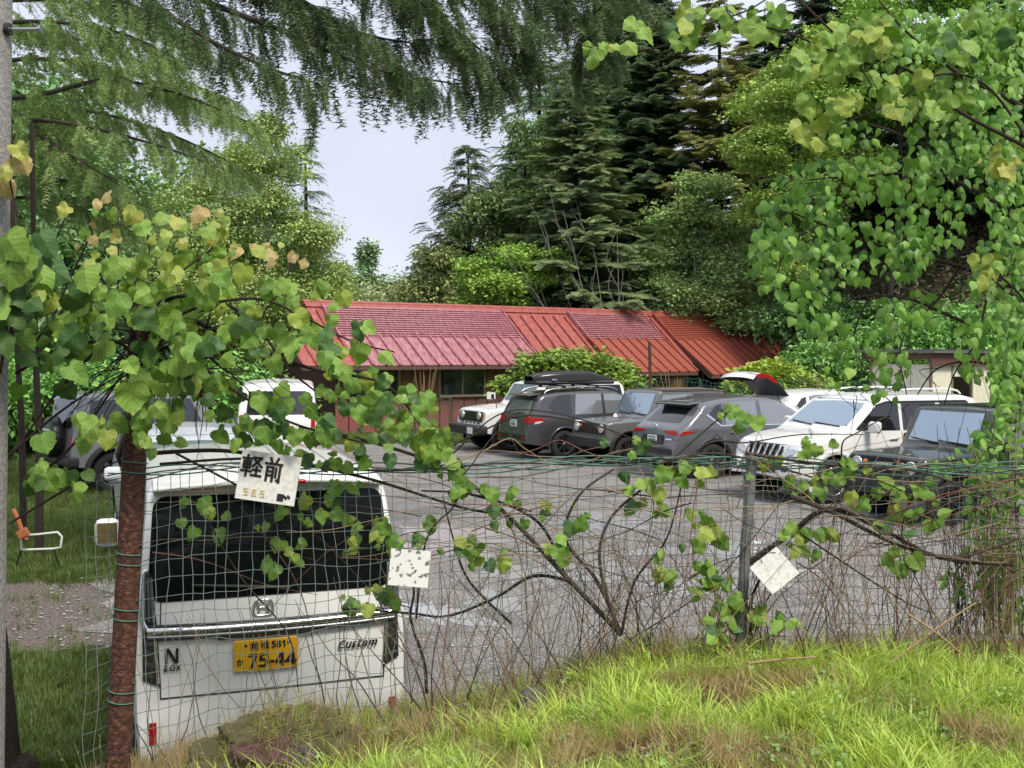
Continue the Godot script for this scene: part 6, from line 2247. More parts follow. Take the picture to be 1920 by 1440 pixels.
func build_larches(brown: Material) -> void:
	var nm := leafy("larch needles", 0.65, 0.6)
	var twigs := [larch_twig(nm, 20, 0.13), larch_twig(nm, 17, 0.15)]
	# the weeping larch beside the concrete pole: boughs measured at their own depth
	var base := XD(-9.4, 17.5)
	var boughs := []
	var rel := func(pts: Array, foot: Vector3) -> Array:
		return pts.map(func(e): return P(e[0], e[1], e[2]) - foot)
	for e in [
		[[[-110, 190, 17.5], [60, 180, 17.2], [200, 150, 17.0], [330, 175, 16.6], [470, 230, 16.2]], 0.06, 1.5],
		[[[-110, 60, 17.5], [60, 40, 17.0], [220, 60, 16.8], [330, 110, 16.4]], 0.05, 1.5],
		[[[-110, 250, 17.6], [40, 225, 17.0], [170, 240, 16.6], [320, 280, 16.2], [420, 320, 16.0]], 0.05, 1.5],
		[[[-110, 280, 17.5], [60, 255, 17.0], [130, 290, 16.6], [230, 350, 16.2]], 0.05, 1.3],
		[[[-110, -60, 17.5], [80, -40, 17.0], [250, 10, 16.6], [380, 90, 16.2]], 0.06, 1.6],
		[[[-110, 130, 18.0], [80, 110, 18.4], [250, 140, 18.8], [400, 200, 19.0], [520, 260, 19.0]], 0.05, 1.5],
		[[[-110, 340, 18.0], [40, 330, 18.4], [180, 350, 18.6], [300, 400, 18.8]], 0.05, 1.4],
		[[[-110, 90, 19.0], [60, 60, 19.4], [200, 90, 19.8], [340, 150, 20.0], [440, 190, 20.0]], 0.05, 1.6],
		[[[-110, 230, 19.0], [60, 200, 19.4], [200, 215, 19.8], [340, 260, 20.0], [480, 330, 20.0]], 0.05, 1.6],
		[[[-110, 10, 18.0], [90, 0, 18.2], [240, 30, 18.4], [340, 60, 18.6]], 0.05, 1.6],
		[[[-110, 380, 18.6], [60, 370, 18.8], [150, 390, 19.0], [260, 440, 19.0]], 0.04, 1.4],
	]:
		boughs.append([rel.call(e[0], base), e[1], e[2]])
	larch("weeping_larch", "big larch with weeping mid-green boughs beside the concrete pole", base, 14.0, boughs, twigs, Color(0.285, 0.424, 0.145), brown, 36.0, 0.7)
	# the darker larch whose long boughs hang into the top of the view
	base = XD(-6.6, 10.0)
	boughs = []
	for e in [
		[[[-300, -292, 10.2], [100, -152, 10.6], [330, -22, 10.9], [530, 58, 11.2], [700, 128, 11.5], [860, 158, 11.8]], 0.06, 1.0],
		[[[-300, -362, 10.2], [300, -182, 11.0], [500, -42, 11.2], [640, 48, 11.4], [740, 118, 11.6], [800, 168, 11.8]], 0.05, 1.0],
		[[[-300, -452, 10.2], [450, -192, 11.2], [720, -52, 11.5], [830, 48, 11.8], [910, 158, 12.0]], 0.05, 1.0],
		[[[-300, -512, 10.2], [600, -182, 11.5], [880, -22, 12.0], [980, 58, 12.4], [1010, 118, 12.6]], 0.05, 1.0],
		[[[-300, -552, 10.2], [750, -192, 12.0], [1050, -52, 12.8], [1200, 18, 13.2]], 0.05, 1.0],
		[[[-300, -332, 10.2], [200, -172, 10.8], [420, -62, 11.2], [560, 8, 11.5], [680, 63, 11.8], [790, 83, 12.0]], 0.05, 1.1],
		[[[-300, -412, 10.2], [350, -232, 11.2], [620, -92, 11.8], [760, -12, 12.2], [870, 68, 12.4], [950, 138, 12.6]], 0.05, 1.1],
		[[[-300, -532, 10.2], [700, -152, 12.2], [960, -42, 12.8], [1080, 28, 13.2], [1120, 98, 13.4]], 0.05, 1.1],
		[[[-300, -232, 10.2], [150, -92, 10.4], [330, 38, 10.6], [480, 118, 10.8], [600, 158, 11.0]], 0.05, 1.0],
	]:
		boughs.append([rel.call(e[0], base), e[1], e[2]])
	larch("overhanging_larch", "dark larch whose long hanging boughs sweep across the open sky", base, 16.0, boughs, twigs, Color(0.139, 0.224, 0.089), brown, 34.0, 1.1)


# ------------------------------------------------------------------ plants close to the camera
# leaves: each a part (the largest 300), any more as one part
func leaves(t: Node3D, spots: Array, meshes: Array, paints: Array, called := "leaf") -> void:
	spots.sort_custom(func(a, b): return a[0].basis.y.length() / -a[0].origin.z > b[0].basis.y.length() / -b[0].origin.z)
	var inv := t.transform.affine_inverse()
	for k in mini(300, spots.size()):
		var o := inst(called, meshes[k % meshes.size()], t, inv * (spots[k][0] as Transform3D))
		o.set_surface_override_material(0, paints[spots[k][1]])
	if spots.size() <= 300:
		return
	var m := leafy("near leaf tint", 0.48, 0.8)
	m.albedo_texture = vein
	var mesh: ArrayMesh = meshes[0].duplicate()
	mesh.surface_set_material(0, m)
	var places := []
	var tints := []
	for k in range(300, spots.size()):
		places.append(inv * (spots[k][0] as Transform3D))
		var c: Color = (paints[spots[k][1]] as StandardMaterial3D).albedo_color.srgb_to_linear()
		tints.append(shade(c, 0.15, 0.05))
	scatter("small_leaves", mesh, places, tints, t)


# places in an oval of the view at a depth: leaves hang tip down, their faces turned up and outward
func oval(px: float, py: float, rx: float, ry: float, depth: float, thick: float, n: int, size: Array, pick: Array, hang := 0.7) -> Array:
	var out := []
	for k in n:
		var a := R(0, TAU)
		var r := sqrt(rng.randf())
		var p := P(px + cos(a) * rx * r, py + sin(a) * ry * r, depth + R(-1, 1) * thick)
		var s := R(size[0], size[1])
		var face := Vector3(R(-0.75, 0.75), R(-0.1, 0.95), 1.0 * signf(R(-0.12, 1.0))).normalized()
		var tip := Vector3(R(-0.8, 0.8), -hang + R(-0.5, 0.5), R(-0.5, 0.6))
		tip = (tip - face * tip.dot(face) * 0.8).normalized()
		var fr := frame(p, tip, face, s)
		fr.basis.x *= R(0.78, 1.15)
		out.append([fr, pick[rng.randi() % pick.size()]])
	return out


func pxline(pts: Array, depth: float, jitter := 0.0) -> Array:
	var out := []
	for p in pts:
		out.append(P(p[0], p[1], (p[2] if p.size() > 2 else depth) + R(-jitter, jitter)))
	return out


func build_vine() -> void:
	vein = vein_texture()
	var paints := [
		leaf_paint("vine leaf mid green", Color(0.22, 0.36, 0.08)), leaf_paint("vine leaf fresh green", Color(0.32, 0.46, 0.11)), leaf_paint("vine leaf yellow green", Color(0.44, 0.49, 0.12)),
		leaf_paint("vine leaf dark green", Color(0.085, 0.16, 0.045)), leaf_paint("vine leaf yellow", Color(0.56, 0.52, 0.16)), leaf_paint("vine leaf tan", Color(0.66, 0.45, 0.24)), leaf_paint("vine leaf blue green", Color(0.12, 0.22, 0.09))]
	var m0: Material = paints[0]
	var big := [leaf_mesh(GRAPE, 0.22, 0.18, 0.1, m0), leaf_mesh(GRAPE, 0.4, 0.3, 0.16, m0), leaf_mesh(GRAPE, 0.1, 0.1, 0.2, m0), leaf_mesh(GRAPE, 0.55, 0.55, 0.22, m0), leaf_mesh(HEART, 0.3, 0.3, 0.2, m0), leaf_mesh(GRAPE, -0.25, 0.4, 0.25, m0)]
	var cane := bark("vine cane", Color(0.03, 0.02, 0.016), Color(0.085, 0.058, 0.045), 0.2)
	var t := thing("grape_vine", "big wild grape vine heaped over the rust red post, young leaves yellow", "vine", P(255, 1000, 5.05))
	var spots := []
	var green := [0, 0, 1, 1, 3, 6, 0]
	spots.append_array(oval(300, 525, 240, 60, 4.85, 0.3, 67, [0.050, 0.117], [0, 1, 1, 2, 2, 0, 1]))
	spots.append_array(oval(330, 450, 200, 50, 4.8, 0.3, 40, [0.029, 0.078], [2, 4, 1, 1, 5, 2]))
	spots.append_array(oval(180, 405, 60, 45, 4.75, 0.15, 12, [0.025, 0.062], [4, 5, 2, 1]))
	spots.append_array(oval(390, 420, 50, 35, 4.75, 0.15, 9, [0.036, 0.086], [4, 2, 5]))
	spots.append_array(oval(255, 400, 14, 16, 4.7, 0.03, 2, [0.072, 0.094], [4, 2]))
	spots.append_array(oval(540, 470, 50, 30, 4.8, 0.1, 8, [0.022, 0.055], [5, 4, 2]))
	spots.append_array(oval(300, 600, 200, 60, 4.8, 0.3, 45, [0.058, 0.133], green + [1, 2]))
	spots.append_array(oval(330, 690, 110, 50, 4.75, 0.2, 18, [0.065, 0.140], green + [1, 2]))
	spots.append_array(oval(100, 560, 110, 90, 4.85, 0.3, 24, [0.072, 0.140], [0, 3, 1, 6, 0]))
	spots.append_array(oval(90, 680, 90, 60, 4.85, 0.2, 8, [0.065, 0.117], [0, 3, 6]))
	spots.append_array(oval(560, 630, 130, 55, 4.9, 0.3, 30, [0.043, 0.117], green + [2, 1]))
	spots.append_array(oval(670, 700, 90, 50, 4.9, 0.25, 24, [0.043, 0.101], green + [2, 1]))
	spots.append_array(oval(740, 775, 80, 55, 4.9, 0.2, 40, [0.036, 0.094], [0, 1, 1, 2, 3]))
	spots.append_array(oval(610, 770, 120, 45, 4.95, 0.2, 26, [0.036, 0.086], green + [1]))
	spots.append_array(oval(430, 730, 110, 45, 4.95, 0.2, 18, [0.043, 0.101], green))
	spots.append_array(oval(115, 850, 70, 60, 4.8, 0.1, 12, [0.058, 0.117], [0, 1, 2, 3]))
	spots.append_array(oval(210, 780, 90, 50, 4.75, 0.1, 12, [0.058, 0.109], [1, 2, 0]))
	spots.append_array(oval(320, 800, 70, 50, 4.8, 0.1, 8, [0.050, 0.101], [1, 2, 0]))
	spots.append_array(oval(470, 800, 100, 30, 4.95, 0.15, 16, [0.04, 0.09], green + [1]))
	spots.append_array(oval(640, 840, 120, 30, 5.0, 0.1, 26, [0.035, 0.08], green + [1, 2]))
	spots.append_array(oval(790, 820, 50, 40, 5.0, 0.1, 14, [0.04, 0.085], [1, 0, 2]))
	spots.append_array(oval(560, 560, 90, 40, 4.9, 0.2, 14, [0.04, 0.09], [1, 2, 0]))
	leaves(t, spots, big, paints)
	var hub := P(268, 620, 4.95)
	var inv := t.transform.affine_inverse()
	for l in [
		[[[268, 700], [272, 640], [250, 570], [180, 540], [100, 600], [40, 680]], 0.012], [[[268, 640], [300, 570], [380, 555], [470, 600], [540, 690], [600, 740]], 0.012],
		[[[265, 660], [230, 590], [150, 580], [60, 520], [30, 430]], 0.010], [[[270, 650], [340, 600], [450, 640], [580, 690], [720, 720], [790, 800]], 0.013],
		[[[268, 690], [210, 640], [120, 720], [60, 800], [20, 850]], 0.010], [[[270, 680], [330, 650], [420, 720], [540, 790], [680, 830]], 0.011],
		[[[270, 640], [255, 540], [280, 470], [265, 400]], 0.007], [[[268, 620], [330, 520], [400, 460], [375, 410]], 0.007], [[[262, 620], [190, 520], [175, 450], [165, 400]], 0.006],
		[[[270, 640], [360, 580], [480, 560], [560, 590], [660, 640], [740, 660]], 0.009], [[[30, 700], [120, 650], [220, 640], [270, 660]], 0.009], [[[60, 900], [140, 830], [230, 700], [268, 650]], 0.008],
		[[[450, 640], [530, 540], [545, 480]], 0.005], [[[220, 590], [222, 420], [218, 350]], 0.004], [[[10, 860], [90, 790], [160, 740], [250, 690]], 0.008], [[[20, 980], [120, 920], [230, 860], [280, 850]], 0.006],
	]:
		var b := MB.new()
		b.tube(spline(pxline(l[0], 4.93, 0.07).map(func(p): return inv * p), 6), l[1], l[1] * 0.35, 6)
		part("cane", b, cane, t)
	for k in 80:
		var a := R(0, TAU)
		var p := Vector2(268 + R(-40, 130), 640 + R(-30, 60))
		var line := [p]
		var d := Vector2.from_angle(a) * Vector2(1.0, 0.7)
		for q in 5:
			d = d.rotated(R(-0.35, 0.35)) + Vector2(0, 0.12)
			p += d * R(18, 46)
			line.append(p)
		var b := MB.new()
		b.tube(spline(line.map(func(e): return inv * P(e.x, e.y, 4.95 + R(-0.08, 0.08))), 4), R(0.002, 0.005), 0.0015, 5)
		part("twig", b, cane, t)
	# young vine on the concrete pole
	var v := thing("young_vine", "young vine with tan shoots climbing the concrete pole", "vine", P(20, 560, 4.7))
	spots = oval(45, 480, 45, 70, 4.65, 0.12, 9, [0.11, 0.2], [0, 1, 6]) + oval(15, 330, 18, 30, 4.7, 0.05, 4, [0.08, 0.11], [2, 5]) + oval(20, 290, 20, 30, 4.7, 0.05, 3, [0.06, 0.09], [5, 4]) + oval(10, 590, 30, 60, 4.65, 0.1, 6, [0.1, 0.16], [0, 3, 1])
	leaves(v, spots, big, paints)
	inv = v.transform.affine_inverse()
	for l in [[[0, 700], [20, 560], [35, 430], [18, 330], [28, 250]], [[10, 640], [45, 560], [60, 470], [28, 400]]]:
		var b := MB.new()
		b.tube(spline(pxline(l, 4.72, 0.02).map(func(p): return inv * p), 6), 0.007, 0.003, 5)
		part("cane", b, cane, v)
	build_fence_tangle(big, paints, cane)
	build_side_tree(paints, big, cane)


func build_fence_tangle(big: Array, paints: Array, cane: Material) -> void:
	var t := thing("bramble_tangle", "tangle of bare brown canes and sparse leaves woven through the net", "bramble", P(1162, 1190, 5.1))
	var inv := t.transform.affine_inverse()
	var grey := bark("grey cane", Color(0.07, 0.055, 0.045), Color(0.17, 0.14, 0.115), 0.2)
	var straw := mat("straw stem", Color(0.33, 0.24, 0.13), 0.8)
	var ruddy := mat("ruddy stem", Color(0.17, 0.075, 0.045), 0.7)
	for l in [
		[[[1165, 1190], [1060, 1080], [950, 965], [840, 880], [700, 830], [560, 800]], 0.014], [[[1165, 1190], [1120, 1090], [1060, 1010], [1085, 930], [1150, 880]], 0.011], [[[1160, 1190], [1125, 1060], [1140, 980], [1200, 920], [1290, 860]], 0.010],
		[[[1165, 1190], [1190, 1090], [1250, 1010], [1280, 900]], 0.008], [[[1070, 1090], [1000, 1080], [930, 1120], [840, 1155], [770, 1150], [640, 1140]], 0.009], [[[1060, 1080], [1010, 980], [900, 930], [790, 920]], 0.009],
		[[[780, 1160], [800, 1010], [850, 950], [860, 900]], 0.006], [[[960, 1170], [880, 1090], [850, 1010], [830, 930]], 0.007], [[[800, 1300], [795, 1240], [770, 1160], [775, 1100], [740, 1010], [712, 960]], 0.009],
		[[[1390, 1065], [1470, 1010], [1550, 955], [1640, 985], [1760, 1045], [1900, 1060]], 0.016], [[[1480, 930], [1560, 960], [1680, 1020], [1790, 1045], [1910, 1010]], 0.013], [[[1405, 1190], [1410, 1120], [1440, 1060]], 0.012],
		[[[280, 850], [420, 845], [560, 868], [700, 900], [860, 950], [940, 965]], 0.011], [[[330, 850], [480, 930], [600, 1010], [700, 1110], [770, 1140]], 0.006], [[[370, 940], [450, 1080], [540, 1190], [560, 1300]], 0.005], [[[450, 950], [560, 1100], [600, 1290]], 0.004],
		[[[840, 840], [900, 810], [980, 780], [1080, 790], [1180, 820], [1260, 870]], 0.005], [[[850, 850], [930, 780], [1010, 770], [1130, 800], [1200, 850]], 0.004], [[[1250, 870], [1330, 800], [1370, 770]], 0.006], [[[1260, 880], [1330, 830], [1400, 830], [1500, 815], [1620, 815]], 0.005],
		[[[1580, 880], [1580, 830], [1610, 810], [1680, 770]], 0.005], [[[300, 870], [480, 860], [650, 880], [800, 880], [950, 868], [1120, 872], [1280, 860], [1400, 880]], 0.007], [[[1400, 850], [1540, 870], [1700, 880], [1830, 920], [1910, 960]], 0.008], [[[1230, 870], [1330, 850], [1420, 865], [1560, 905], [1700, 935], [1900, 950]], 0.006],
		[[[1180, 1200], [1330, 1100], [1450, 960], [1500, 880]], 0.004], [[[1500, 1000], [1620, 1080], [1700, 1130], [1750, 1150]], 0.005], [[[1740, 880], [1690, 1000], [1740, 1130]], 0.005], [[[1800, 1190], [1790, 1080], [1840, 1030]], 0.007],
	]:
		var b := MB.new()
		b.tube(spline(pxline(l[0], 5.12, 0.05).map(func(p): return inv * p), 6), l[1], l[1] * 0.45, 6)
		part("cane", b, [cane, grey][rng.randi() % 2], t)
	# thin canes: out of the ground and along the net
	var extra := MB.new()
	for k in 480:
		var x := R(-1.75, 3.1)
		if x < -0.45 and rng.randf() < 0.6:
			x = R(-0.45, 3.1)
		var p := XD(x, R(5.0, 5.22), bank(x, 5.12))
		var d := Vector3(R(-0.6, 0.6), 1.0, R(-0.1, 0.1)).normalized()
		if k % 3 == 0:
			p.y = R(1.5, 2.02)
			d = Vector3(R(-1, 1), R(-0.25, 0.25), R(-0.1, 0.1)).normalized()
		var line := [p]
		for q in 6:
			d = (d + Vector3(R(-0.22, 0.22), R(-0.2, 0.14), R(-0.1, 0.1))).normalized()
			p += d * R(0.06, 0.17)
			p.z = clampf(p.z, -5.26, -4.96)
			if p.y > 2.08:
				d.y = -absf(d.y)
			line.append(p)
		var b := extra if k >= 290 else MB.new()
		b.tube(spline(line.map(func(e): return inv * e), 3), R(0.0016, 0.004), 0.0012, 4)
		if k < 290:
			part("twig", b, [cane, grey, straw, ruddy][rng.randi() % 4], t)
	part("fine_twigs", extra, mat("pale twig", Color(0.24, 0.17, 0.12), 0.8), t).set_meta("kind", "stuff")
	var spots := []
	for o in [[900, 1030, 60, 35, 9], [960, 950, 70, 40, 6], [1250, 880, 90, 30, 9], [1060, 990, 70, 50, 8], [1245, 1060, 30, 30, 4], [680, 1000, 60, 40, 9], [520, 1000, 60, 60, 8], [700, 1120, 60, 25, 8], [880, 920, 40, 30, 6], [1190, 930, 60, 40, 6], [1480, 890, 90, 40, 9], [1300, 1000, 60, 60, 8], [1395, 1140, 40, 30, 6],
		[1350, 1130, 50, 40, 6], [1720, 950, 50, 40, 8], [1520, 1010, 50, 30, 8], [1600, 900, 60, 40, 7], [1690, 1040, 40, 25, 5], [1380, 780, 40, 20, 5], [640, 930, 70, 40, 7], [380, 960, 60, 40, 6], [770, 1010, 60, 40, 6], [1540, 830, 40, 15, 4], [820, 870, 40, 30, 8], [1180, 820, 60, 30, 3]]:
		spots.append_array(oval(o[0], o[1], o[2], o[3], 5.1, 0.06, maxi(3, int(o[4] * 1.6)), [0.03, 0.085], [0, 1, 1, 0, 2, 6]))
	leaves(t, spots, big, paints)
	# low weeds with rounded leaves at the foot of the net
	var ov := [leaf_mesh(OVATE, 0.15, 0.2, 0.05, paints[0], 0.1), leaf_mesh(OVATE, 0.3, 0.1, 0.1, paints[1], 0.1)]
	for w in [[1350, 1140, 40, 60, 16, "leafy weed stems at the foot of the grey post"], [1445, 1160, 50, 25, 10, "leafy weed stems under the diamond-hung white board"], [1320, 1090, 60, 40, 12, "rounded green weed leaves between the bramble root and the grey post"], [1700, 950, 80, 60, 20, "leafy sprays in the net before the dark green off-roader"]]:
		var wd := thing("weed", w[5], "weed", P(w[0], 1195, 5.06), 0.0, "weeds along the net")
		leaves(wd, oval(w[0], w[1], w[2], w[3], 5.08, 0.06, w[4], [0.05, 0.1], [1, 0, 1, 6], 0.2), ov, paints)
		var wi := wd.transform.affine_inverse()
		for k in 4:
			var b := MB.new()
			b.tube(spline(pxline([[w[0] + R(-20, 20), 1200], [w[0] + R(-30, 30), (w[1] + 1195) / 2], [w[0] + R(-w[2], w[2]), w[1] - w[3] * 0.6]], 5.08, 0.03).map(func(p): return wi * p), 4), 0.003, 0.0015, 4)
			part("stem", b, ruddy, wd)
	# two pale dry canes crossed on the grass
	for c in [[[[1610, 1290], [1740, 1190], [1830, 1130]], "pale dry cane rising across another from the grass"], [[[1700, 1150], [1760, 1190], [1830, 1250]], "pale dry cane lying lower of the crossed pair on the grass"], [[[1400, 1244], [1470, 1236], [1530, 1232]], "short pale dry cane lying flat in the grass"]]:
		var pts := pxline(c[0], 4.85)
		var s := thing("dry_cane", c[1], "dry stem", pts[0])
		var b := MB.new()
		b.tube(spline(pts.map(func(p): return p - pts[0]), 4), 0.006, 0.004, 6, true)
		part("stem", b, straw, s)
		var nd := MB.new()
		for q in 3:
			nd.tube([(pts[1] - pts[0]) * (0.4 + 0.3 * q) - Vector3(0.004, 0, 0), (pts[1] - pts[0]) * (0.4 + 0.3 * q) + Vector3(0.006, 0.002, 0)], 0.0075, 0.0075, 6)
		part("node", nd, straw, s)


func build_side_tree(paints: Array, big: Array, cane: Material) -> void:
	var lp := [leaf_paint("heart leaf fresh", Color(0.27, 0.48, 0.09)), leaf_paint("heart leaf mid", Color(0.19, 0.37, 0.075)), leaf_paint("heart leaf pale", Color(0.36, 0.55, 0.14)), leaf_paint("heart leaf deep", Color(0.12, 0.25, 0.06))]
	var hm := [leaf_mesh(HEART, 0.2, 0.22, 0.05, lp[0], 0.35), leaf_mesh(HEART, 0.4, 0.35, 0.08, lp[0], 0.35), leaf_mesh(HEART, 0.08, 0.12, 0.1, lp[0], 0.35), leaf_mesh(HEART, 0.6, 0.5, 0.15, lp[0], 0.4), leaf_mesh(OVATE, 0.3, 0.5, 0.1, lp[0], 0.4), leaf_mesh(HEART, -0.2, 0.6, 0.12, lp[0], 0.3)]
	var base := XD(4.1, 6.4, 0.6)
	var t := thing("heart_leaved_tree", "small tree with heart-shaped leaves hanging over the parked SUVs", "tree", base)
	var inv := t.transform.affine_inverse()
	wood(t, "trunk", [[[Vector3(0, -0.7, 0), Vector3(-0.1, 1.2, 0.1), Vector3(-0.25, 2.6, 0), Vector3(-0.5, 4.2, 0.2)], 0.11, 0.05]], cane)
	for l in [
		[[[2080, 640], [1950, 560], [1800, 500], [1680, 470], [1540, 420], [1440, 380]], 0.022], [[[2060, 520], [1900, 400], [1760, 330], [1620, 330], [1480, 340]], 0.02], [[[2060, 300], [1900, 190], [1800, 140], [1700, 60], [1640, -10]], 0.018],
		[[[2080, 700], [1920, 640], [1800, 600], [1700, 560], [1600, 560], [1540, 620]], 0.016], [[[1700, 470], [1640, 540], [1600, 640], [1640, 720]], 0.008], [[[1800, 500], [1760, 560], [1690, 640], [1700, 740]], 0.008],
		[[[1540, 420], [1480, 460], [1450, 540], [1440, 600]], 0.006], [[[2000, 600], [1880, 540], [1830, 470], [1780, 420]], 0.012], [[[1760, 330], [1700, 260], [1600, 230], [1520, 260]], 0.009], [[[2060, 420], [1920, 330], [1880, 240], [1850, 120]], 0.012],
		[[[2060, 760], [1950, 720], [1840, 680], [1760, 690], [1720, 740]], 0.01], [[[1850, 560], [1830, 640], [1790, 700], [1770, 760]], 0.007]]:
		var b := MB.new()
		b.tube(spline(pxline(l[0], 6.0, 0.2).map(func(p): return inv * p), 6), l[1], 0.003, 6)
		part("branch", b, cane, t)
	for k in 70:
		var a: Array = [[1560, 330], [1500, 420], [1640, 480], [1720, 420], [1800, 250], [1870, 450], [1620, 620], [1830, 640], [1680, 700]][rng.randi() % 9]
		var p := Vector2(a[0] + R(-80, 80), a[1] + R(-60, 60))
		var line := [p, p + Vector2(R(-40, 20), R(5, 30)), p + Vector2(R(-70, 20), R(30, 80))]
		var b := MB.new()
		b.tube(spline(line.map(func(e): return inv * P(e.x, e.y, 6.0 + R(-0.3, 0.3))), 3), 0.003, 0.0015, 4)
		part("twig", b, cane, t)
	var spots := []
	for o in [[1570, 335, 120, 45, 75], [1500, 420, 85, 65, 85], [1640, 470, 120, 60, 95], [1440, 480, 40, 70, 40], [1530, 560, 60, 60, 45], [1570, 660, 40, 60, 20], [1730, 420, 80, 70, 60], [1710, 580, 70, 40, 26], [1660, 680, 50, 70, 26], [1800, 240, 110, 90, 90], [1870, 90, 70, 110, 85], [1890, 330, 50, 120, 70], [1880, 520, 60, 100, 75], [1850, 650, 60, 70, 45], [1680, 330, 80, 50, 40], [1890, 690, 40, 60, 40], [1700, 130, 80, 60, 30], [1600, 250, 60, 30, 18], [1760, 60, 110, 50, 60], [1850, 200, 70, 80, 60], [1900, 400, 40, 120, 60], [1780, 330, 90, 60, 50], [1900, 600, 30, 90, 50]]:
		spots.append_array(oval(o[0], o[1], o[2], o[3], 5.95, 0.45, int(o[4] * 1.7), [0.034, 0.066], [0, 1, 0, 2, 3, 1], 1.1))
	leaves(t, spots, hm, lp)
	# wild grape trained through its top
	var v := thing("grape_vine", "wild grape shoots with broad yellowing leaves reaching over from the side tree", "vine", XD(3.6, 5.7, 0.9))
	inv = v.transform.affine_inverse()
	for l in [
		[[[2060, 420], [1960, 300], [1800, 210], [1700, 130], [1560, 95], [1470, 60], [1340, 40], [1260, 90]], 0.012], [[[1480, -20], [1540, 40], [1590, 90], [1640, 170]], 0.007], [[[1300, 60], [1230, 90], [1150, 95], [1090, 85]], 0.006],
		[[[1980, 350], [1860, 170], [1760, 140], [1680, 190], [1560, 240]], 0.008], [[[1340, 40], [1400, 20], [1450, -10]], 0.006], [[[1820, 480], [1850, 500], [1900, 540], [1990, 640]], 0.012]]:
		var b := MB.new()
		b.tube(spline(pxline(l[0], 5.5, 0.1).map(func(p): return inv * p), 6), l[1], 0.003, 6)
		part("cane", b, cane, v)
	spots = []
	for o in [[1280, 45, 90, 35, 16, [0, 1, 1, 2, 6]], [1420, 40, 80, 35, 18, [0, 1, 1]], [1580, 90, 110, 50, 34, [1, 0, 2, 1, 1]], [1640, 60, 60, 40, 14, [2, 1, 0]], [1720, 170, 90, 40, 28, [1, 2, 0, 1]], [1560, 190, 60, 30, 16, [2, 1, 1]], [1140, 90, 60, 12, 6, [2, 1]], [1530, 240, 40, 25, 8, [1, 2]], [1820, 60, 80, 50, 18, [0, 1, 6]], [1840, 500, 40, 30, 6, [2, 1]], [1870, 300, 40, 30, 6, [2, 4]]]:
		spots.append_array(oval(o[0], o[1], o[2], o[3], 5.5, 0.25, int(o[4] * 1.3), [0.055, 0.11], o[5]))
	leaves(v, spots, big, paints)
	# leafy shrub at the side, pale grass canes before it
	var ov := [leaf_mesh(OVATE, 0.2, 0.15, 0.05, lp[0], 0.15), leaf_mesh(OVATE, 0.35, 0.25, 0.05, lp[0], 0.15)]
	var s := thing("side_shrub", "dense small-leaved shrub at the end of the net beside the dark off-roader", "shrub", XD(2.75, 5.5, 0.9))
	spots = []
	for o in [[1880, 860, 60, 80, 130], [1865, 980, 60, 90, 140], [1890, 1090, 50, 80, 120], [1800, 880, 60, 40, 40], [1900, 760, 40, 60, 70], [1820, 1090, 50, 60, 50]]:
		spots.append_array(oval(o[0], o[1], o[2], o[3], 5.5, 0.25, o[4], [0.035, 0.07], [0, 1, 0, 1, 3, 2], 0.4))
	leaves(s, spots, ov, lp)
	inv = s.transform.affine_inverse()
	for k in 36:
		var x := R(1790, 1930)
		var b := MB.new()
		b.tube(spline(pxline([[x + R(-20, 40), 1190], [x + R(-20, 20), 1080], [x + R(-40, 30), 950], [x + R(-60, 40), R(760, 920)]], 5.5, 0.2).map(func(p): return inv * p), 4), 0.004, 0.0015, 4)
		part("stem", b, cane, s)
	var g := thing("dry_grass", "clump of tall pale dry grass canes at the end of the net", "grass clump", XD(2.5, 5.2, 1.0))
	inv = g.transform.affine_inverse()
	var straw := mat("straw stem", Color(0.33, 0.24, 0.13), 0.8)
	for k in 34:
		var x := R(1850, 1915)
		var top_ := R(620, 1050) if k < 12 else R(950, 1120)
		var b := MB.new()
		b.tube(spline(pxline([[x, 1190], [x + R(-8, 8), 1050], [x + R(-15, 15), lerpf(1050, top_, 0.6)], [x + R(-40, 45), top_]], 5.2, 0.08).map(func(p): return inv * p), 4), 0.0035, 0.0015, 4)
		part("stalk", b, straw if k % 4 else mat("green straw", Color(0.2, 0.24, 0.08), 0.8), g)


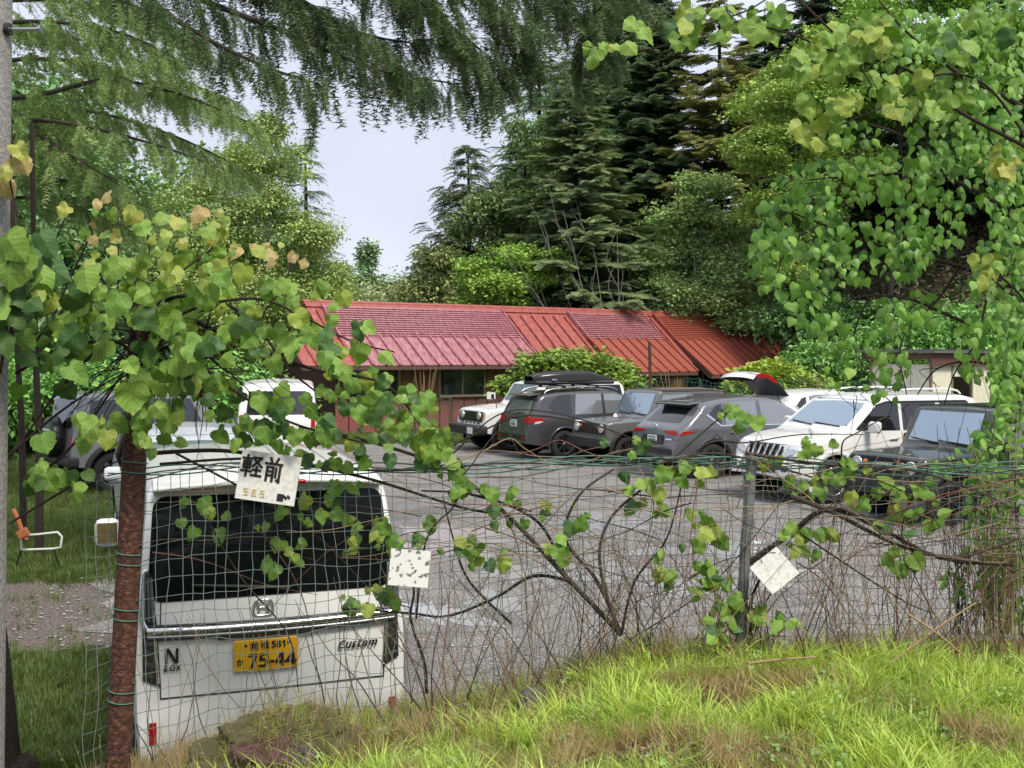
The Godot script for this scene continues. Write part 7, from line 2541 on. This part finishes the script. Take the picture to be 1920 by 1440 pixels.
func build_grass() -> void:
	var gm := leafy("grass blades", 0.5, 0.9)
	var tufts := [tuft(gm, 20, 0.12, 0.06, 0.0065, 0.7), tuft(gm, 16, 0.10, 0.07, 0.007, 1.2), tuft(gm, 12, 0.17, 0.05, 0.008, 0.6)]
	var patch_n := FastNoiseLite.new()
	patch_n.seed = 11
	patch_n.frequency = 1.3
	var sets := [[], [], []]
	var cols := [[], [], []]
	var dry := []
	var dryc := []
	for k in 10500:
		var d := 3.6 + 1.75 * pow(rng.randf(), 0.9)
		var x := R(-0.55, 0.55) * d
		var pn := patch_n.get_noise_2d(x, d) + 0.35 * patch_n.get_noise_2d(x * 3 + 50, d * 3)
		var thin := smoothstep(-0.9, -1.5, x)
		if d > 4.95:
			thin = maxf(thin, smoothstep(4.95, 5.3, d) * 0.75)
		if x < 0.2 and d > 4.6:
			thin = maxf(thin, 0.35)
		for hole in [[0.55, 4.18, 0.22, 0.1], [0.95, 4.12, 0.2, 0.08], [1.05, 4.75, 0.45, 0.12], [1.85, 4.2, 0.16, 0.08], [-1.1, 4.85, 0.35, 0.25], [-0.35, 4.9, 0.3, 0.1]]:
			var e := Vector2((x - hole[0]) / hole[2], (d - hole[1]) / hole[3]).length()
			if e < 1.0:
				thin = maxf(thin, 1.15 - e * 0.5)
		var y := bank(x, d) - 0.03
		if rng.randf() < thin or pn < -0.52 + 0.25 * rng.randf():
			if rng.randf() < 0.55:
				dry.append(Transform3D(Basis(Vector3.UP, R(0, TAU)) * Basis(Vector3.RIGHT, R(0.5, 1.2)) * R(0.6, 1.1), Vector3(x, y + 0.02, -d)))
				dryc.append(shade([Color(0.52, 0.40, 0.21), Color(0.40, 0.28, 0.15), Color(0.58, 0.47, 0.27)][rng.randi() % 3], 0.2))
			continue
		var w := rng.randi() % 3
		sets[w].append(Transform3D(Basis(Vector3.UP, R(0, TAU)) * Basis(Vector3.RIGHT, R(-0.25, 0.25)) * R(0.45, 1.1) * (1.0 + 0.6 * pn), Vector3(x, y, -d)))
		var lush := Color(0.52, 0.66, 0.14).lerp(Color(0.30, 0.48, 0.11), clampf(-pn * 0.9 + thin * 0.5 + R(-0.2, 0.3), 0, 1))
		cols[w].append(shade(lush, 0.15, 0.08))
	for w in 3:
		tag(scatter("grass", tufts[w], sets[w], cols[w], self), ["bright yellow-green grass blades thick on the bank", "low arching grass blades on the bank", "taller upright grass blades on the bank"][w], "grass")
	tag(scatter("dead_grass", tuft(gm, 16, 0.17, 0.06, 0.0035, 0.7), dry, dryc, self), "matted tan dead grass on the bank", "dead grass")
	# broad weeds and seed stalks among the blades
	var weed := sprig(8, 0.03, 0.022, 0.3, -0.1, leafy("far leaves", 0.6, 0.55), 0.8)
	var wp := []
	var wc := []
	for k in 300:
		var d := R(3.9, 5.3)
		var x := R(-0.4, 0.52) * d
		if patch_n.get_noise_2d(x * 2 + 30, d * 2) < 0.02:
			continue
		wp.append(Transform3D(Basis(Vector3.UP, R(0, TAU)) * R(0.6, 1.4), Vector3(x, bank(x, d) + R(0.02, 0.08), -d)))
		wc.append(shade(Color(0.22, 0.36, 0.10), 0.25, 0.1))
	tag(scatter("ground_weeds", weed, wp, wc, self), "small broad-leaved weeds among the bank grass", "weeds")
	var stalk := MB.new()
	stalk.coloured = true
	stalk.tube([Vector3.ZERO, Vector3(0.02, 0.5, 0), Vector3(0.1, 1.0, 0.03)], 0.007, 0.004, 3)
	for q in 9:
		stalk.tri(Vector3(0.07 + q * 0.004, 0.82 + q * 0.025, 0.02), Vector3(0.09 + R(0, 0.05), 0.86 + q * 0.025, 0.02 + R(-0.04, 0.04)), Vector3(0.075 + q * 0.004, 0.85 + q * 0.025, 0.03))
	wp = []
	wc = []
	for k in 260:
		var d := R(3.9, 5.3)
		var x := R(-0.42, 0.52) * d
		wp.append(Transform3D(Basis.from_euler(Vector3(R(-0.5, 0.5), R(0, TAU), R(-0.5, 0.5))) * R(0.14, 0.3), Vector3(x, bank(x, d), -d)))
		wc.append(shade([Color(0.5, 0.4, 0.22), Color(0.4, 0.42, 0.16)][rng.randi() % 2], 0.2))
	tag(scatter("seed_stalks", stalk.mesh(gm), wp, wc, self), "thin straw-coloured seed stalks scattered over the bank grass", "seed stalks")
	# leaf litter and chips on the bare spots
	var chip := MB.new()
	chip.coloured = true
	chip.tri(Vector3(-0.5, 0, -0.3), Vector3(0.1, 0.15, -0.5), Vector3(0.6, 0, 0.1))
	chip.tri(Vector3(-0.5, 0, -0.3), Vector3(0.6, 0, 0.1), Vector3(0, 0.1, 0.5))
	var cm := mat("litter", Color(1, 1, 1), 0.9)
	cm.vertex_color_use_as_albedo = true
	var cmesh := chip.mesh(cm)
	var places := []
	var tints := []
	for hole in [[0.55, 4.18, 0.3, 0.16, 420], [0.95, 4.12, 0.26, 0.12, 260], [1.05, 4.75, 0.6, 0.2, 260], [1.85, 4.2, 0.2, 0.12, 160], [-1.2, 4.8, 0.5, 0.4, 300], [-0.3, 4.95, 0.5, 0.2, 200], [0.5, 5.2, 3.0, 0.2, 500], [-1.5, 4.4, 0.4, 0.4, 220]]:
		for k in int(hole[4]):
			var x: float = hole[0] + rng.randfn() * hole[2] * 0.5
			var d: float = hole[1] + rng.randfn() * hole[3] * 0.5
			places.append(Transform3D(Basis.from_euler(Vector3(R(-0.5, 0.5), R(0, TAU), R(-0.5, 0.5))) * R(0.008, 0.03), Vector3(x, bank(x, d) - 0.008, -d)))
			tints.append(shade([Color(0.16, 0.09, 0.055), Color(0.3, 0.24, 0.19), Color(0.22, 0.13, 0.08), Color(0.4, 0.34, 0.28), Color(0.09, 0.06, 0.045)][rng.randi() % 5], 0.2))
	tag(scatter("leaf_litter", cmesh, places, tints, self), "brown leaf litter and wood chips on bare earth", "leaf litter")
	# lawn and verge grass at the level of the car park
	var gt := tuft(gm, 16, 0.14, 0.1, 0.008, 0.5)
	places = []
	tints = []
	for k in 9000:
		var d := 6.3 + 22.0 * pow(rng.randf(), 1.6)
		var x := -R(0.30, 0.56) * d
		if d > 8.9 and d < 11.7 and rng.randf() < 0.97:
			continue
		if x > lin([[6.0, -2.3], [7.4, -2.6], [9.0, -3.3], [16.0, -5.7], [22.0, -7.4], [28.5, -9.3]], d):
			continue
		places.append(Transform3D(Basis(Vector3.UP, R(0, TAU)) * R(0.5, 1.0) * (1.0 + d * 0.03), Vector3(x, -0.02, -d)))
		tints.append(shade(Color(0.10, 0.175, 0.035).lerp(Color(0.17, 0.2, 0.06), rng.randf() * 0.6), 0.25, 0.1))
	for k in 2600:                         # strip before the house
		var x := R(-7.5, 10.0)
		var d := 30.6 + x * 0.1 + R(0.0, 3.2)
		places.append(Transform3D(Basis(Vector3.UP, R(0, TAU)) * R(0.9, 2.2), Vector3(x, -0.02, -d)))
		tints.append(shade(Color(0.15, 0.2, 0.045), 0.25, 0.1))
	for k in 900:                          # weeds below the bank
		var x := R(-0.6, 3.6)
		var d := 5.6 + absf(rng.randfn()) * 0.5
		places.append(Transform3D(Basis(Vector3.UP, R(0, TAU)) * R(0.3, 0.8), Vector3(x, bank(x, d) - 0.02, -d)))
		tints.append(shade(Color(0.11, 0.165, 0.045), 0.25, 0.1))
	tag(scatter("lawn_grass", gt, places, tints, self), "short mid-green grass round the edges of the car park", "grass")
	# tall dry stalks by the house
	for q in [[790, 33.0, "dry pale stalks standing by the house window"], [1262, 31.2, "dry pale stalks standing at the far net by the rusty pole"], [1525, 31.8, "dry pale grass standing at the far net by the shed"]]:
		var p := P(q[0], 668, q[1])
		var t := thing("dry_stalks", q[2], "dry stems", Vector3(p.x, 0, p.z), 0.0, "dry stalks at the far net")
		for k in 12:
			var b := MB.new()
			var e := Vector3(R(-0.5, 0.5), R(1.3, 2.3), R(-0.2, 0.2))
			b.tube([Vector3(e.x * 0.5, 0, 0), e * 0.6 + Vector3(0.03, 0, 0), e], 0.012, 0.006, 4)
			part("stalk", b, mat("straw stem", Color(0.33, 0.24, 0.13), 0.8), t)


func lump(o: Vector3, s: Vector3, seed_: int, rough: float, n := 20) -> MB:
	var f := FastNoiseLite.new()
	f.seed = seed_
	f.frequency = 0.9
	f.fractal_octaves = 4
	var b := MB.new()
	var rows := []
	for j in n + 1:
		var row := PackedVector3Array()
		var th := PI * j / n
		for i in n * 2 + 1:
			var a := TAU * (i % (n * 2)) / (n * 2)
			var d := Vector3(sin(th) * cos(a), cos(th), sin(th) * sin(a))
			row.append(o + d * s * (1.0 + f.get_noise_3dv(d * 1.6) * rough + f.get_noise_3dv(d * 6.0) * rough * 0.4 + f.get_noise_3dv(d * 19.0) * rough * 0.1))
		rows.append(row)
	b.grid(rows)
	return b


func build_odds() -> void:
	# concrete pole with a step bolt
	var lo := P(-66, 1330, 4.75)
	var hi := P(-46, -60, 4.85)
	var concrete := grain("pole concrete", [[0.3, Color(0.22, 0.21, 0.20)], [0.5, Color(0.30, 0.29, 0.275)], [0.75, Color(0.37, 0.36, 0.34)]], 0.4, 0.03, 0.85, 0.5)
	var t := thing("concrete_pole", "grey concrete utility pole with a steel step bolt", "pole", Vector3(lo.x, bank(lo.x, 4.75) - 0.1, lo.z))
	var b := MB.new()
	var dx := (hi - lo) / (hi.y - lo.y)
	b.tube([Vector3.ZERO, dx * 3.0, dx * 8.5], 0.148, 0.125, 28, true)
	part("shaft", b, concrete, t)
	var bolt := P(15, 55, 4.84) - t.position
	var tip := P(74, 55, 4.84) - t.position
	var bm := MB.new()
	bm.tube([bolt - Vector3(0.05, 0, 0), tip], 0.009, 0.009, 10, true)
	bm.tube([tip - Vector3(0.004, 0, 0), tip + Vector3(0.008, 0, 0)], 0.017, 0.017, 10, true)
	var bo := part("step_bolt", bm, mats["silver metal"], t)
	var col := MB.new()
	col.tube([bolt - Vector3(0.01, 0, 0), bolt + Vector3(0.012, 0, 0)], 0.028, 0.028, 12, true)
	part("socket", col, mats["black plastic"], bo)
	# mossy mound and lumps of weathered rubble on the bank
	var moss := grain("moss", [[0.25, Color(0.12, 0.12, 0.035)], [0.42, Color(0.26, 0.25, 0.08)], [0.58, Color(0.36, 0.30, 0.15)], [0.75, Color(0.42, 0.37, 0.29)]], 0.07, 0.04, 0.95, 2.5)
	var greyrock := grain("weathered rubble", [[0.25, Color(0.10, 0.085, 0.08)], [0.5, Color(0.24, 0.21, 0.205)], [0.75, Color(0.38, 0.35, 0.34)]], 0.14, 0.035, 0.95, 2.0)
	var pinkrock := grain("pink rubble", [[0.3, Color(0.16, 0.075, 0.06)], [0.6, Color(0.27, 0.16, 0.14)], [0.8, Color(0.34, 0.25, 0.23)]], 0.14, 0.035, 0.95, 2.0)
	var m := P(525, 1340, 4.88)
	t = thing("mossy_stump", "mossy crumbling stump heaped with dry grass behind the number plate", "stump", Vector3(m.x, bank(m.x, 4.88) - 0.03, m.z))
	for k in 7:
		var e: Array = [[-0.26, 0.02, 0.0, 0.17], [-0.1, 0.1, 0.0, 0.19], [0.1, 0.13, -0.03, 0.2], [0.27, 0.07, 0.0, 0.16], [-0.34, -0.04, 0.1, 0.13], [0.36, 0.0, 0.06, 0.12], [0.02, 0.05, 0.1, 0.16]][k]
		part("moss_cap", lump(Vector3(e[0], e[1], e[2]), Vector3(e[3] * 0.95, e[3] * 0.62, e[3] * 0.85), 40 + k, 0.4, 30), moss, t)
	part("rotten_wood", lump(Vector3(-0.04, 0.06, 0.16), Vector3(0.13, 0.11, 0.1), 9, 0.9, 20), pinkrock, t)
	for k in 6:
		part("rubble", lump(Vector3([0.1, -0.16, 0.02, 0.2, -0.05, 0.13][k], [0.06, 0.03, 0.0, 0.02, -0.02, 0.1][k], [0.2, 0.18, 0.24, 0.18, 0.27, 0.14][k]), Vector3(0.075, 0.05, 0.06) * R(0.7, 1.2), 20 + k, 0.9, 20), greyrock, t)
	for r in [[340, 1405, 4.55, 0.13, 5, greyrock, "pale grey weathered lump of rubble low on the bank"], [270, 1425, 4.5, 0.08, 6, greyrock, "small grey stone beside the bigger rubble lump"], [245, 1420, 4.55, 0.06, 7, pinkrock, "small pinkish stone near the foot of the rusty post"], [410, 1370, 4.7, 0.1, 8, moss, "low mossy lump between the stump and the rubble"], [1000, 1290, 5.0, 0.09, 12, greyrock, "small grey stone half sunk in the grass below the bramble"]]:
		var q := P(r[0], r[1], r[2])
		var s := thing("rubble_stone", r[6], "stone", Vector3(q.x, bank(q.x, r[2]), q.z), R(0, 3), "stones on the bank")
		part("stone", lump(Vector3(0, r[3] * 0.25, 0), Vector3(r[3], r[3] * 0.6, r[3] * 0.8), r[4], 0.6, 18), r[5], s)
	# dry strands over the mound
	var strand := []
	var tint := []
	var dg := tuft(mats["grass blades"], 9, 0.14, 0.03, 0.0028, 1.0)
	for k in 380:
		var q := P(R(230, 720), R(1300, 1400), R(4.6, 5.0))
		q.y = bank(q.x, -q.z) + 0.02
		var e := Vector2((q.x - m.x) / 0.36, (q.z - m.z) / 0.24).length()
		if e < 1.0:
			q.y += 0.2 * (1.0 - e * e)
		strand.append(Transform3D(Basis.from_euler(Vector3(R(0.6, 1.4), R(0, TAU), 0)) * R(0.6, 1.1), q))
		tint.append(shade([Color(0.52, 0.40, 0.23), Color(0.4, 0.3, 0.17), Color(0.36, 0.46, 0.1)][rng.randi() % 3], 0.2))
	for k in 150:
		var q := m + Vector3(rng.randfn() * 0.2, 0, rng.randfn() * 0.13)
		var e := Vector2((q.x - m.x) / 0.4, (q.z - m.z) / 0.26).length()
		q.y = bank(q.x, -q.z) + maxf(0.0, 0.16 * (1.0 - e * e))
		strand.append(Transform3D(Basis.from_euler(Vector3(R(-0.4, 0.9), R(0, TAU), 0)) * R(0.4, 0.85), q))
		tint.append(shade([Color(0.40, 0.50, 0.11), Color(0.5, 0.4, 0.22), Color(0.3, 0.38, 0.1)][rng.randi() % 3], 0.2))
	tag(scatter("straw_strands", dg, strand, tint, self), "loose straw strands draped over the stump and rubble", "straw")
	# trunks on the open side
	var bk := bark("rough bark", Color(0.025, 0.018, 0.014), Color(0.08, 0.058, 0.045), 0.3)
	for r in [[-8, 1450, 6.2, 0.13, 0.55, "dark broken tree stump at the edge of the grass"], ]:
		var q := P(r[0], r[1], r[2])
		q.y = 0
		t = thing("tree_stump", r[5], "stump", q)
		wood(t, "trunk", [[[Vector3(0.02, -0.1, 0), Vector3(0, 0.3, 0), Vector3(-0.04, r[4] + 0.35, 0)], r[3] * 1.1, r[3] * 0.8]], bk)
		part("root", lump(Vector3(0.05, 0.02, 0.05), Vector3(0.2, 0.12, 0.18), 33, 0.6, 14), bk, t)
	for r in [[72, 1010, 66, 640, 13.2, 0.055, "brown sapling trunk standing behind the white tube frame"], [42, 930, 30, 600, 14.0, 0.05, "thin brown leaning trunk between the sapling and the concrete pole"]]:
		var q := P(r[0], r[1], r[4])
		var e := P(r[2], r[3], r[4])
		t = thing("sapling_trunk", r[6], "tree trunk", Vector3(q.x, 0, q.z), 0.0, "bare trunks on the lawn")
		var up := e - t.position
		wood(t, "trunk", [[[Vector3(0, -0.1, 0), up * 0.5 + Vector3(0.03, 0, 0), up, up * 2.0], r[5], r[5] * 0.5]], bk)
		wood(t, "limb", [[[up * 0.9, up * 1.1 + Vector3(0.3, 0.2, 0), up * 1.3 + Vector3(0.7, 0.5, 0)], r[5] * 0.4, 0.01], [[up * 1.2, up * 1.4 + Vector3(-0.3, 0.3, 0)], r[5] * 0.3, 0.01]], bk)
	# white tube frame with a rusty hook on the lawn
	var fo := P(80, 1036, 12.4)
	t = thing("tube_frame", "bent white tube frame like a folding chair leg, standing on the lawn", "frame", Vector3(fo.x, 0, fo.z))
	var pts := [[40, 1030], [40, 1004], [72, 1002], [108, 998], [116, 1006], [114, 1026], [100, 1029], [46, 1031], [40, 1030]].map(func(e): return P(e[0], e[1], 12.4) - t.position)
	b = MB.new()
	b.tube(pts, 0.014, 0.014, 8)
	part("tube", b, mat("white tube", Color(0.62, 0.62, 0.58), 0.4), t)
	b = MB.new()
	for e in [[[40, 1030], [28, 1068]], [[100, 1029], [112, 1066]]]:
		b.tube(e.map(func(c): return P(c[0], c[1], 12.4) - t.position), 0.01, 0.01, 6)
	part("leg", b, mats["satin black"], t)
	t = thing("rusty_hook", "orange rusty bent strap hanging over the white tube frame", "strap", Vector3(fo.x - 0.2, P(40, 1000, 12.3).y, -12.3))
	b = MB.new()
	var st := [[24, 955], [32, 970], [40, 992], [44, 1005], [52, 1012]].map(func(e): return P(e[0], e[1], 12.3) - t.position)
	b.tube(spline(st, 4), 0.03, 0.024, 7, true)
	part("strap", b, mat("orange rust", Color(0.36, 0.12, 0.05), 0.8), t)
	b = MB.new()
	b.rbox(P(43, 1000, 12.28) - t.position, Vector3(0.14, 0.1, 0.03), 0.01, Basis(Vector3.BACK, 0.5))
	part("plate", b, mats["orange rust"], t)


# ------------------------------------------------------------------ the scene
func _ready() -> void:
	rng.seed = 20240517
	var cam := Camera3D.new()
	cam.name = "camera"
	add_child(cam)
	cam.position = EYE
	cam.rotation_degrees = Vector3(PITCH, 0, 0)
	cam.fov = rad_to_deg(2.0 * atan(720.0 / FOCAL))
	cam.near = 0.1
	cam.far = 3000.0
	cam.current = true
	var env := Environment.new()
	env.background_mode = Environment.BG_SKY
	var sky := ProceduralSkyMaterial.new()
	sky.sky_top_color = Color(0.670, 0.690, 0.730)
	sky.sky_horizon_color = Color(0.548, 0.572, 0.630)
	sky.sky_curve = 0.3
	sky.ground_bottom_color = Color(0.25, 0.26, 0.22)
	sky.ground_horizon_color = Color(0.45, 0.47, 0.42)
	sky.sun_angle_max = 1.0
	var cn := FastNoiseLite.new()          # thin, soft cloud sheets all round
	cn.seed = 8
	cn.frequency = 0.006
	cn.fractal_octaves = 4
	var ci := cn.get_seamless_image(1024, 512)
	ci.convert(Image.FORMAT_RGBA8)
	for y in 512:
		for x in 1024:
			var v := smoothstep(0.35, 0.8, ci.get_pixel(x, y).r)
			ci.set_pixel(x, y, Color(v, v * 0.985, v * 0.96, 1.0))
	sky.sky_cover = ImageTexture.create_from_image(ci)
	sky.sky_cover_modulate = Color(0.32, 0.32, 0.32)
	sky.energy_multiplier = 1.0
	env.sky = Sky.new()
	env.sky.sky_material = sky
	env.tonemap_mode = Environment.TONE_MAPPER_LINEAR
	env.tonemap_exposure = 2.35
	env.sdfgi_enabled = true
	env.ssao_enabled = true
	env.ssil_enabled = true
	var we := WorldEnvironment.new()
	we.name = "world"
	we.environment = env
	add_child(we)
	var sun := DirectionalLight3D.new()
	sun.name = "sun"
	sun.light_color = Color(1.0, 0.965, 0.9)
	sun.light_energy = 0.5
	sun.light_angular_distance = 16.0
	sun.shadow_enabled = true
	sun.rotation_degrees = Vector3(-53, 36, 0)
	add_child(sun)

	build_ground()
	build_house()
	build_shed()
	build_vehicles()
	build_far_fences()
	build_trees()
	build_near_fence()
	build_signs()
	build_vine()
	build_grass()
	build_odds()
